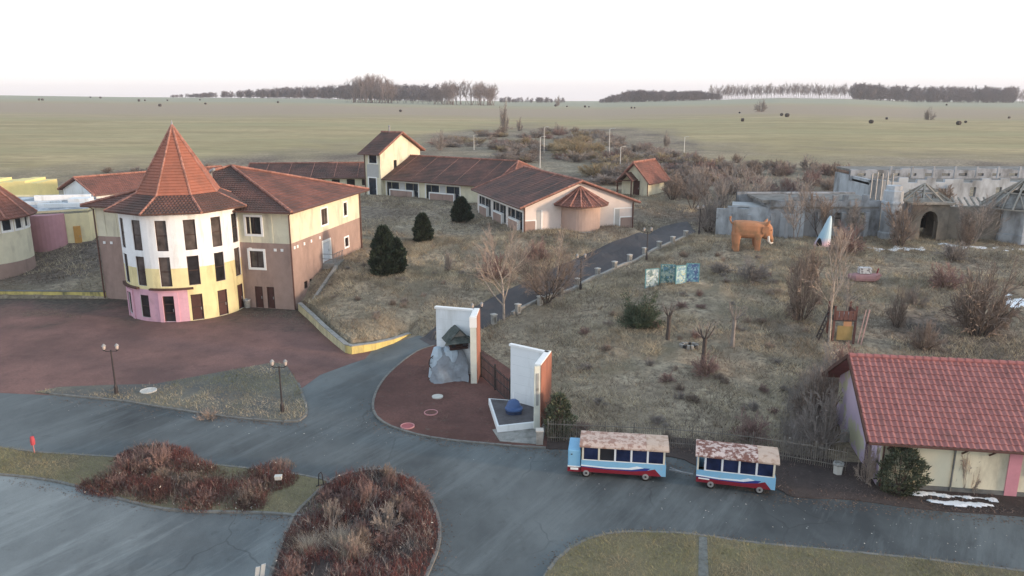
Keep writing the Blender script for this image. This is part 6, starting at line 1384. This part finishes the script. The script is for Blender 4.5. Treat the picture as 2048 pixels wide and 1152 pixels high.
YEW = mat('dark_yew_green', (48, 64, 46), var=.35, scale=1.5, island=.5)
JUN = mat('juniper_green', (78, 94, 68), var=.3, scale=1.5, island=.5)
EVG = mat('evergreen_leaf', (84, 92, 66), var=.3, scale=2, island=.5)
for i, (u, v, vt, hw_, lab) in enumerate([(770, 550, 455, 1.25, 'largest dark yew, right of the sunlit side wall'), (846, 484, 430, .9, 'middle dark pointed yew on the terrace'), (923, 444, 397, 1.15, 'rounded dark yew at the bungalow front')]):
    p, h = ph(u, v, vt); t = thing('yew_tree', lab, 'tree', p, 0, 'dark yews on the terrace'); mb = MB(); mb.tube([(0, 0, -.2), (0, 0, h * .7)], [.14, .03], 7); mb.obj('trunk', BARKD, t)
    needles('crown', [(0, .75 * hw_, h), (.15, hw_, h), (.4, hw_ * .98, h), (.7, hw_ * .66, h), (.88, hw_ * .42, h), (1, .12, h)], 9000, .34, i + 1, YEW, t)
p, h = ph(783, 545, 478); t = thing('yew_tree', 'lower dark yew merged against the right of the largest yew', 'tree', p + Vector((.55, -.3, 0)), 0, 'dark yews on the terrace'); mb = MB(); mb.tube([(0, 0, -.2), (0, 0, h * .7)], [.12, .03], 7); mb.obj('trunk', BARKD, t); needles('crown', [(0, .65, h), (.4, .9, h), (.8, .6, h), (1, .12, h)], 5000, .32, 9, YEW, t)
p, h = ph(1282, 655, 560); t = thing('juniper', 'sprawling feathery green juniper on the slope below the painted boards', 'conifer', p); rr = random.Random(3); A_ = MB(); V = []
for k in range(46):
    a = rr.random() * 6.283; e = rr.uniform(.25, 1.3); L_ = rr.uniform(1.3, 2.4) * (1 if e < 1 else h / 2.6); d = Vector((math.cos(a) * math.cos(e), math.sin(a) * math.cos(e), math.sin(e))); A_.tube([(0, 0, .0), d * L_ * .5, d * L_ + Vector((0, 0, .15))], [.04, .025, .01], 4)
    for q in range(150):
        f = rr.uniform(.15, 1); b = d * L_ * f; s_ = .30 * (1.15 - f * .6); o = Vector((rr.gauss(0, 1), rr.gauss(0, 1), rr.gauss(.4, .7))).normalized(); o = (o + d).normalized(); sd2 = o.cross(Vector((rr.gauss(0, 1), rr.gauss(0, 1), rr.gauss(0, 1)))).normalized() * s_ * .14; b = b + Vector((rr.gauss(0, .14), rr.gauss(0, .14), rr.gauss(0, .12))); V += [b - sd2, b + sd2, b + o * s_ * 1.3]
A_.obj('branches', BARKB, t); npobj('crown', np.array([tuple(x) for x in V]), np.arange(len(V)).reshape(-1, 3), JUN, t)
p, h = ph(1797, 985, 900); t = thing('evergreen_shrub', 'leafy dark green evergreen shrub at the corner of the tiled house', 'bush', p); mb = MB()
for k in range(9): a = .7 * k; mb.tube([(0, 0, 0), (.5 * math.cos(a), .4 * math.sin(a), h * .7), (.8 * math.cos(a), .6 * math.sin(a), h * 1.0)], [.03, .02, .008], 4)
mb.obj('stems', BARKB, t); needles('crown', [(0, .7, h), (.3, 1.15, h), (.6, 1.05, h), (.85, .7, h), (1, .5, h)], 4200, .16, 31, EVG, t, .8)
p, h = ph(1117, 872, 790); t = thing('evergreen_shrub', 'loose green shrub beside the orange book cover and fence end', 'bush', p); mb = MB()
for k in range(9): a = .7 * k; mb.tube([(0, 0, 0), (.3 * math.cos(a), .3 * math.sin(a), h * .6), (.4 * math.cos(a), .4 * math.sin(a), h)], [.03, .02, .008], 4)
mb.obj('stems', BARKB, t); needles('crown', [(0, .6, h), (.4, .8, h), (.7, .6, h), (1, .25, h)], 2600, .17, 33, mat('olive_leaf', (96, 102, 72), var=.3, island=.5), t)
# ------------------------------------------------------------------ grass, weeds and red-stemmed shrubs as masses
def blades(x, y, z, h, w, lean, r):
    n = len(x); a = r.random(n) * 6.283; l = lean * (.3 + r.random(n)); la = r.random(n) * 6.283; b = np.stack([x, y, z - .03], 1); s = np.stack([np.cos(a), np.sin(a), np.zeros(n)], 1) * w[:, None] / 2
    t = b + np.stack([np.cos(la) * l * h, np.sin(la) * l * h, h], 1); return np.stack([b - s, b + s, t], 1).reshape(-1, 3)
def grassfield(name, m, n, u0, u1, v0, v1, ok, h, w, lean, seed, clump=None, sz=None):
    r = np.random.default_rng(seed); X0, X1, Y0, Y1 = sz[:4]; x = r.uniform(X0, X1, n * 3); y = r.uniform(Y0, Y1, n * 3); k = ok(x, y)
    if clump: k &= (fbm(x * clump, y * clump, seed + 50, 3) + r.normal(0, .25, len(x)) > -.05)
    x, y = x[k][:n], y[k][:n]; z = T(x, y); hh = h * (.4 + r.random(len(x))) * (1 + .35 * fbm(x * .5, y * .5, seed + 7, 2)); hh = np.maximum(hh, .05)
    V = blades(x, y, np.maximum(z, sz[4] if len(sz) > 4 else -9), hh, w * (.6 + .8 * r.random(len(x))), lean, r); o = npobj(name, V, np.arange(len(V)).reshape(-1, 3), m, kind='stuff'); return o
DRY = mat('dry_grass', (192, 172, 136), var=.25, scale=.6, stain=(142, 126, 100), sscale=.35, sth=(.45, .6), island=.35)
DRYB = mat('brown_weeds', (128, 106, 86), var=.25, scale=.6, stain=(98, 82, 70), sscale=.4, sth=(.45, .6), island=.35)
GRN = mat('green_grass', (138, 132, 82), var=.25, scale=.8, stain=(170, 150, 108), sscale=.5, sth=(.45, .62), island=.35)
notpath = lambda x, y: ~inpoly(x, y, PATHPOLY)
bfoot = [tuple((F0.M @ Vector(q) + F0.o).xy) for q in ((XL, -6, 0), (XR + .3, -.2, 0), (XR + .3, DP, 0), (XL, DP, 0))]
okh = lambda x, y: ~inpoly(x, y, FLAT) & notpath(x, y) & ~inpoly(x, y, bfoot) & (np.abs(x / np.maximum(y, 1)) < .72)
grassfield('dry_grass', DRY, 150000, 0, 0, 0, 0, okh, .30, .035, 1.3, 1, .55, (-24, 62, 41, 92))
grassfield('dry_grass', DRY, 70000, 0, 0, 0, 0, okh, .34, .05, 1.2, 6, .4, (-62, 70, 70, 125))
grassfield('brown_weeds', DRYB, 90000, 0, 0, 0, 0, okh, .34, .04, 1.1, 2, .5, (-62, 62, 41, 125))
okg = lambda x, y: inpoly(x, y, [tuple(p) for p in br_line] + pxp([(2400, 1500), (1050, 1500)])) & ~inpoly(x, y, pxp([(1394, 1070), (1416, 1071), (1420, 1200), (1392, 1200)], .08))
grassfield('verge_grass', GRN, 70000, 0, 0, 0, 0, okg, .13, .022, 1.4, 3, None, (0, 34, 22, 34, .07))
LV = lv_top + lv_bot[::-1]
okv = lambda x, y: inpoly(x, y, LV) & ((x < XatD(330, 38, 0)) | ((x > XatD(535, 35, 0)) & (x < XatD(640, 35, 0))) | (fbm(x * 1.1, y * 1.1, 77, 3) > .35))
grassfield('verge_grass', GRN, 26000, 0, 0, 0, 0, okv, .13, .024, 1.4, 4, None, (-30, -8, 32, 45, .07))
TRI = pxp(tri_px); okt = lambda x, y: inpoly(x, y, TRI)
grassfield('verge_grass', GRN, 22000, 0, 0, 0, 0, okt, .14, .03, 1.3, 5, .9, (-34, -10, 38, 62, .08))
grassfield('dry_grass', DRY, 20000, 0, 0, 0, 0, okt, .15, .03, 1.4, 15, .8, (-34, -10, 38, 62, .08))
ISL = isl_line + pxp([(1095, 880), (1085, 850), (1060, 800), (1024, 742), (965, 702), (905, 688)])
grassfield('brown_weeds', DRYB, 4000, 0, 0, 0, 0, lambda x, y: inpoly(x, y, ISL) & (fbm(x, y, 91, 3) > .2), .12, .03, 1.3, 16, .9, (-12, 4, 38, 58, .06))
okl = lambda x, y: ~inpoly(x, y, FLAT) | (inpoly(x, y, smooth(pxp([(1085, 896), (1160, 900), (1345, 915), (1400, 935), (1545, 975), (1590, 995), (1700, 1000), (1850, 1020), (2048, 1034), (2400, 1060), (2500, 960), (1980, 930), (1690, 925), (1400, 880), (1110, 866)]), True, 3)) & (fbm(x * 1.4, y * 1.4, 61, 3) > -.1))
grassfield('dry_leaves', mat('leaf_litter_bits', (122, 96, 84), var=.3, island=.5), 9000, 0, 0, 0, 0, okl, .09, .05, 1.6, 17, None, (3, 34, 34, 43, .05))
okf = lambda x, y: (y > 62) & (y < 73.5) & (fbm(x * .6, y * .6, 23, 3) > .0)
grassfield('forecourt_weeds', mat('grey_weeds', (112, 110, 94), var=.3, island=.5), 9000, 0, 0, 0, 0, lambda x, y: okf(x, y) & inpoly(x, y, FLAT) & (y > 66 - .12 * (x + 20)) & ~inpoly(x, y, bfoot), .10, .04, 1.4, 18, None, (-48, -16, 58, 74, .01))
def edge_dist(x, y, poly):
    d = np.full(len(x), 1e9)
    for i in range(len(poly)):
        ax, ay = poly[i]; bx, by = poly[(i + 1) % len(poly)]; ux, uy = bx - ax, by - ay; t = np.clip(((x - ax) * ux + (y - ay) * uy) / (ux * ux + uy * uy + 1e-9), 0, 1); d = np.minimum(d, np.hypot(x - ax - ux * t, y - ay - uy * t))
    return d
def red_shrubs(poly, n, h, m, mo, seed, hmap=None, zb=.05, lean=.45, name='red_stemmed_shrubs'):
    r = np.random.default_rng(seed); xs = [p[0] for p in poly]; y_ = [p[1] for p in poly]; x = r.uniform(min(xs), max(xs), n * 5); y = r.uniform(min(y_), max(y_), n * 5); k = inpoly(x, y, poly)
    if hmap is not None: k &= hmap(x, y) > .12
    x, y = x[k], y[k]; ed = edge_dist(x, y, poly); cl = fbm(x * 1.7, y * 1.7, seed + 31, 4); k = (cl + r.normal(0, .35, len(x)) > -.35) & (ed + .35 * cl + r.normal(0, .12, len(x)) > .12); x, y, ed = x[k], y[k], ed[k]
    taper = np.clip(.35 + ed / 1.1, 0, 1)[:n] * (1 + .45 * fbm(x * 1.9, y * 1.9, seed + 5, 3))[:n]; taper = np.clip(taper, .2, 2)
    x, y = x[:n], y[:n]; hh = h * (.3 + .9 * r.random(len(x)) ** 1.5) * (hmap(x, y) if hmap is not None else 1) * taper; hh = np.maximum(hh, .12)
    la = r.random(len(x)) * 6.283; l = lean * r.random(len(x)); base = np.stack([x, y, np.full(len(x), zb)], 1); d = np.stack([np.cos(la) * l, np.sin(la) * l, np.ones(len(x))], 1); tri = []
    def strip(b, t, w):
        a = r.random(len(b)) * 6.283; s = np.stack([np.cos(a), np.sin(a), np.zeros(len(b))], 1) * w; tri.append(np.stack([b - s, b + s, t], 1).reshape(-1, 3))
    strip(base, base + d * hh[:, None], .012)
    for q in range(3):
        f = r.uniform(.3, .8, len(x))[:, None]; b = base + d * hh[:, None] * f; dd = d + np.stack([r.normal(0, .7, len(x)), r.normal(0, .7, len(x)), r.normal(.2, .3, len(x))], 1); strip(b, b + dd * (hh * r.uniform(.2, .5, len(x)))[:, None], .009)
    V = np.concatenate(tri); o = npobj(name, V, np.arange(len(V)).reshape(-1, 3), m, kind='stuff')
    q = r.random(len(x)) < .05; c = (base + d * hh[:, None] * r.uniform(.5, .95, len(x))[:, None])[q]; sN = r.normal(0, .035, (len(c), 3)); s2 = r.normal(0, .035, (len(c), 3)); V = np.stack([c, c + sN, c + s2], 1).reshape(-1, 3); npobj('pale_leaves', V, np.arange(len(V)).reshape(-1, 3), mo, kind='stuff'); return o
RST = mat('red_stem', (124, 66, 60), var=.25, scale=.7, stain=(96, 66, 60), sscale=.5, sth=(.45, .65), island=.45)
PLF = mat('pale_dead_leaf', (206, 196, 180), var=.2, island=.3)
cx0, cy0 = P(745, 1070).xy
gap = lambda x, y: np.clip(1 - np.exp(-(((x - P(770, 1060).x) / .9) ** 2 + ((y - P(770, 1060).y) / .9) ** 2)) * .8 - np.exp(-(((x - P(705, 1115).x) / .9) ** 2 + ((y - P(705, 1115).y) / .8) ** 2)) * .7, 0, 1)
red_shrubs(ci_line, 11500, .52, RST, PLF, 1, gap, lean=.8); red_shrubs(ci_line, 3000, .6, TWG, PLF, 21, gap, lean=.9, name='grey_stemmed_shrubs')
sb_px = [(150, 985), (190, 950), (235, 915), (270, 898), (330, 893), (380, 905), (420, 928), (470, 942), (525, 935), (560, 922), (590, 930), (602, 950), (585, 975), (545, 990), (530, 1022), (430, 1030), (340, 1022), (240, 1002)]
inner = lambda x, y: np.clip(1 - .8 * np.exp(-(((x - P(430, 958).x) / 2.2) ** 2 + ((y - P(430, 958).y) / .55) ** 2)), 0, 1)
red_shrubs(smooth(pxp(sb_px), True, 4), 10500, .46, RST, PLF, 2, inner, lean=.8); red_shrubs(smooth(pxp(sb_px), True, 4), 3500, .5, TWB, PLF, 22, inner, lean=.9, name='brown_stemmed_shrubs')
red_shrubs(smooth(pxp([(1590, 770), (1650, 750), (1672, 800), (1668, 890), (1640, 925), (1560, 905), (1560, 850)]), True, 4), 3500, 1.3, TWG, PLF, 3, None, .0, .7, 'brush_thicket')
for i, (u, v, vt, kind, w, lab) in enumerate([(705, 1118, 1068, 'pale', .7, 'dry pale tuft bush in the round shrub island, nearest the camera'), (775, 1062, 1012, 'grey', .9, 'silvery grey bare bush in the round shrub island'), (668, 1048, 1000, 'dark', .6, 'dark bush left in the round shrub island'), (735, 1010, 958, 'red', .7, 'tall red-stemmed bush at the back of the round shrub island'),
                                     (320, 935, 893, 'red', .8, 'tall red-stemmed bush on the left verge')]):
    p = P(u, v, .08); bush(kind, lab, p, w, topz(p.y, vt) - .08, 'bushes in the shrub beds', 'shrub')
rb3 = random.Random(17)
for bed, px_, n_ in (('round shrub island', ci_px, 16), ('left verge bed', sb_px, 14)):
    k = 0; us = [q[0] for q in px_]; vs = [q[1] for q in px_]
    while k < n_:
        u, v = rb3.uniform(min(us), max(us)), rb3.uniform(min(vs), min(1160, max(vs))); p = P(u, v, .08); pl_ = pxp(px_)
        if not inpoly(np.array([p.x]), np.array([p.y]), pl_)[0] or edge_dist(np.array([p.x]), np.array([p.y]), pl_)[0] < .35: continue
        kd = rb3.choice(['red', 'red', 'red', 'brown']); bush(kd, '%s twiggy bush among low stems, %s %s part of the %s' % (KW[kd], 'far' if v < (min(vs) + min(1160, max(vs))) / 2 else 'near', 'left' if u < (min(us) + max(us)) / 2 else 'right', bed), p, rb3.uniform(.45, .8), rb3.uniform(.5, .85), 'twiggy bushes in the shrub beds', 'shrub'); k += 1
PG = mat('pale_tuft', (188, 172, 150), var=.2, island=.3)
rt2 = np.random.default_rng(5)
for u, v in ((705, 1112), (680, 1085), (620, 1100)):
    c = P(u, v, .1); x = c.x + rt2.normal(0, .28, 900); y = c.y + rt2.normal(0, .24, 900); V = blades(x, y, np.full(900, .1), .55 * (.5 + rt2.random(900)), np.full(900, .012), 1.0, rt2); npobj('pale_grass_tuft', V, np.arange(2700).reshape(-1, 3), PG, kind='stuff')
r9 = np.random.default_rng(99)
def specks(name, m, uv, n, size, z):
    V = []
    for q in range(n):
        k = r9.random() * (len(uv) - 1); j = int(k); f = k - j; c = P(uv[j][0] * (1 - f) + uv[j + 1][0] * f + r9.normal(0, 14), uv[j][1] * (1 - f) + uv[j + 1][1] * f + r9.normal(0, uv[j][2]), z); a = r9.random() * 6.28; s_ = size * (.4 + r9.random())
        V += [(c.x + s_ * math.cos(a), c.y + s_ * math.sin(a), z + .004), (c.x + s_ * math.cos(a + 1.8), c.y + s_ * math.sin(a + 1.8), z + .02), (c.x + s_ * math.cos(a + 3.6), c.y + s_ * math.sin(a + 3.6), z + .004)]
    npobj(name, np.array(V), np.arange(len(V)).reshape(-1, 3), m, kind='stuff')
LIT = mat('pale_litter', (190, 184, 172), var=.2, island=.4); LEA = mat('brown_litter', (112, 88, 72), var=.2, island=.5)
specks('litter', LIT, [(60, 800, 8), (420, 850, 8), (620, 860, 25), (760, 850, 14), (1000, 900, 10), (1300, 1000, 30), (1700, 1050, 20), (2000, 1080, 20)], 260, .035, .006)
specks('fallen_leaves', LEA, [(100, 795, 4), (420, 835, 4), (600, 850, 5)], 700, .05, .01)
specks('fallen_leaves', LEA, [(745, 800, 4), (765, 855, 4), (900, 888, 4), (1090, 902, 5)], 700, .05, .01)
specks('fallen_leaves', LEA, [(1090, 905, 5), (1350, 930, 8), (1560, 995, 7), (1850, 1025, 8), (2100, 1045, 8)], 1500, .05, .01)
specks('fallen_leaves', LEA, [(1100, 1130, 5), (1170, 1080, 4), (1300, 1060, 4), (1700, 1100, 4), (2048, 1140, 4)], 900, .04, .01)
specks('fallen_leaves', LEA, [(560, 1120, 10), (600, 1020, 8), (720, 938, 5), (830, 958, 6), (885, 1050, 7), (870, 1150, 9)], 1000, .04, .01)
specks('fallen_leaves', LEA, [(0, 955, 4), (250, 1010, 6), (520, 1035, 5), (600, 1035, 5)], 700, .04, .01)
# ------------------------------------------------------------------ far woods
def far_tree(seed, h, kids, rmin, ang=.6, low=.2):
    rr = random.Random(seed); mb = MB(); s = dict(SPEC, kids=list(kids), lv=len(kids) + 1, t0=[low, .2, .2], ang=[ang] * 3, len=[.42, .55, .5], rmin=rmin, up=.45, wood=9)
    grow((mb, mb), Vector((0, 0, 0)), Vector((0, 0, 1)), h, .22, 0, s, rr); V = np.array(mb.v); F_ = []
    for f in mb.f: F_ += [f] if len(f) == 3 else [(f[0], f[k], f[k + 1]) for k in range(1, len(f) - 1)]
    return V, np.array(F_)
FT3 = [far_tree(k, 20, (12, 5, 4), .05) for k in range(4)]
FM3 = [far_tree(k + 9, 20, (20, 8), .2, 1.0, .02) for k in range(5)]
def wood(name, label, pts, m, hs, seed, wide=1.0, TS=None):
    r = np.random.default_rng(seed); VV, FF, o = [], [], 0
    for (x, y), h in zip(pts, hs):
        V, F_ = (TS or FT3)[r.integers(len(TS or FT3))]; a = r.random() * 6.28; k = h / 20; w = k * wide * r.uniform(.8, 1.3); ca, sa = math.cos(a), math.sin(a); VV.append(np.stack([x + (V[:, 0] * ca - V[:, 1] * sa) * w, y + (V[:, 0] * sa + V[:, 1] * ca) * w, TZ(x, y) + V[:, 2] * k], 1)); FF.append(F_ + o); o += len(V)
    ob = npobj(name, np.concatenate(VV), np.concatenate(FF), m, kind='stuff'); return tag(ob, label)
def ptx(u, d): return ((u - 1024) / 1588 * d, d)
WB = mat('far_wood_brown', (128, 108, 104), var=.2, scale=.02)
WV = mat('far_wood_violet', (104, 92, 100), var=.2, scale=.02)
r = np.random.default_rng(4)
pts = [ptx(r.uniform(700, 785), r.uniform(985, 1060)) for k in range(46)]; wood('tree_clump', 'far clump of tall bare poplars', pts, WB, [29 * math.sqrt(max(.15, 1 - ((p[0] / p[1] * 1588 + 1024 - 742) / 60) ** 2)) * r.uniform(.8, 1) for p in pts], 1, 1.4)
pts = [ptx(r.uniform(865, 988), r.uniform(960, 1040)) for k in range(60)]; wood('tree_clump', 'nearer broad clump of bare trees', pts, WB, [25 * math.sqrt(max(.2, 1 - ((p[0] / p[1] * 1588 + 1024 - 930) / 80) ** 2)) * r.uniform(.75, 1) for p in pts], 2, 1.6)
pts = [ptx(r.uniform(690, 900), r.uniform(1030, 1060)) for k in range(70)]; wood('tree_clump', 'low hedge between the two far clumps', pts, WV, [r.uniform(6, 14) for _ in pts], 3, 1.6)
pts, hs2 = [], []
for k in range(420): u = r.uniform(340, 880); pts.append(ptx(u, r.uniform(1270, 1330))); hs2.append(np.interp(u, [340, 520, 700, 880], [3, 12, 18, 21]) * r.uniform(.6, 1.12))
wood('forest', 'dark forest ridge at the left horizon', pts, WV, hs2, 4, 1.3, FM3)
pts, hs2 = [], []
for k in range(220): u = r.uniform(1200, 1445); pts.append(ptx(u, r.uniform(1270, 1320))); hs2.append(np.interp(u, [1200, 1260, 1400, 1445], [5, 15, 12, 7]) * r.uniform(.85, 1.1))
wood('forest', 'low dark forest right of centre on the horizon', pts, WV, hs2, 5, 1.3, FM3)
pts = [ptx(u, r.uniform(1270, 1310)) for u in np.arange(1425, 1745, 1.7)]; wood('forest', 'row of tall slim bare trees on the right horizon', pts, WB, [r.uniform(13, 20) for _ in pts], 6, 1.1)
pts = [ptx(r.uniform(1700, 2030), r.uniform(1270, 1320)) for k in range(260)]; wood('forest', 'dense dark wood at the right horizon', pts, WV, [r.uniform(11, 22) for _ in pts], 7, 1.2, FM3)
pts = [ptx(r.uniform(2030, 2400), r.uniform(1270, 1320)) for k in range(80)]; wood('forest', 'wood beyond the right picture edge', pts, WB, [r.uniform(12, 18) for _ in pts], 8, 1.3)
pts = [ptx(r.uniform(1000, 1130), r.uniform(1270, 1320)) for k in range(60)]; wood('forest', 'low far hedge at the centre horizon', pts, WV, [r.uniform(4, 8) for _ in pts], 9, 1.3, FM3)
# round dark heaps lying out in the fields
HB = mat('dark_bale', (62, 54, 50), var=.3, scale=1.2, island=.2)
rb = random.Random(8); mb = MB(); prof = [(0, -1), (.82, -.98), (.96, -.8), (1, 0), (.96, .8), (.82, .98), (0, 1)]
for (r0, z0), (r1, z1) in zip(prof, prof[1:]):
    for q in range(14): a0, a1 = 6.283 * q / 14, 6.283 * (q + 1) / 14; k0, k1 = 1 + .05 * math.sin(q * 2.3), 1 + .05 * math.sin(((q + 1) % 14) * 2.3); mb.face([(z0 * .95, r0 * k0 * math.cos(a0), r0 * k0 * math.sin(a0)), (z1 * .95, r1 * k0 * math.cos(a0), r1 * k0 * math.sin(a0)), (z1 * .95, r1 * k1 * math.cos(a1), r1 * k1 * math.sin(a1)), (z0 * .95, r0 * k1 * math.cos(a1), r0 * k1 * math.sin(a1))])
bme = mb.mesh('hay_bale', HB)
for i, (u, v, px) in enumerate([(78, 201, 5), (85, 201, 5), (181, 196, 4), (201, 197, 5), (278, 203, 6), (290, 202, 4), (320, 213, 7), (335, 202, 4), (400, 201, 4), (411, 209, 5), (556, 206, 5), (801, 224, 7), (1111, 213, 6), (1134, 214, 4), (1170, 215, 6), (1178, 215, 4), (1263, 217, 5), (1269, 217, 4), (1479, 227, 5), (1485, 243, 9), (1563, 232, 8), (1574, 234, 10), (1742, 247, 10), (1773, 239, 6), (1893, 211, 4), (1917, 250, 10), (1931, 246, 6), (2018, 237, 5)]):
    p = G(u, v); d = math.hypot(p.x, p.y); s_ = max(.6, px / 1540 * d / 2 * .78); t = bpy.data.objects.new('hay_bale', bme); COL.objects.link(t); t.location = p + Vector((0, 0, s_ * .85)); t.scale = (s_ * .8, s_, s_ * .9); t.rotation_euler.z = rb.uniform(0, 3)
    side = 'left' if u < 700 else ('central' if u < 1300 else 'right'); tag(t, 'dark round bale lying in the far %s field' % side, 'hay bale', 'dark bales in the far %s field' % side)

# ------------------------------------------------------------------ air
HZ = bpy.data.materials.new('haze_air'); HZ.use_nodes = True; hn = HZ.node_tree; hn.nodes.clear(); ho = hn.nodes.new('ShaderNodeOutputMaterial'); hv = hn.nodes.new('ShaderNodeVolumePrincipled')
hv.inputs['Density'].default_value = .00015; hv.inputs['Color'].default_value = (.93, .93, .97, 1); hn.links.new(hv.outputs[0], ho.inputs['Volume'])
zlo = float(Z.min()) - 1.2; mb = MB(); mb.hexa([(-4300, -90, zlo), (4300, -90, zlo), (4300, 3800, zlo), (-4300, 3800, zlo), (-4300, -90, 60), (4300, -90, 60), (4300, 3800, 60), (-4300, 3800, 60)]); tag(mb.obj('haze', HZ), kind='stuff')
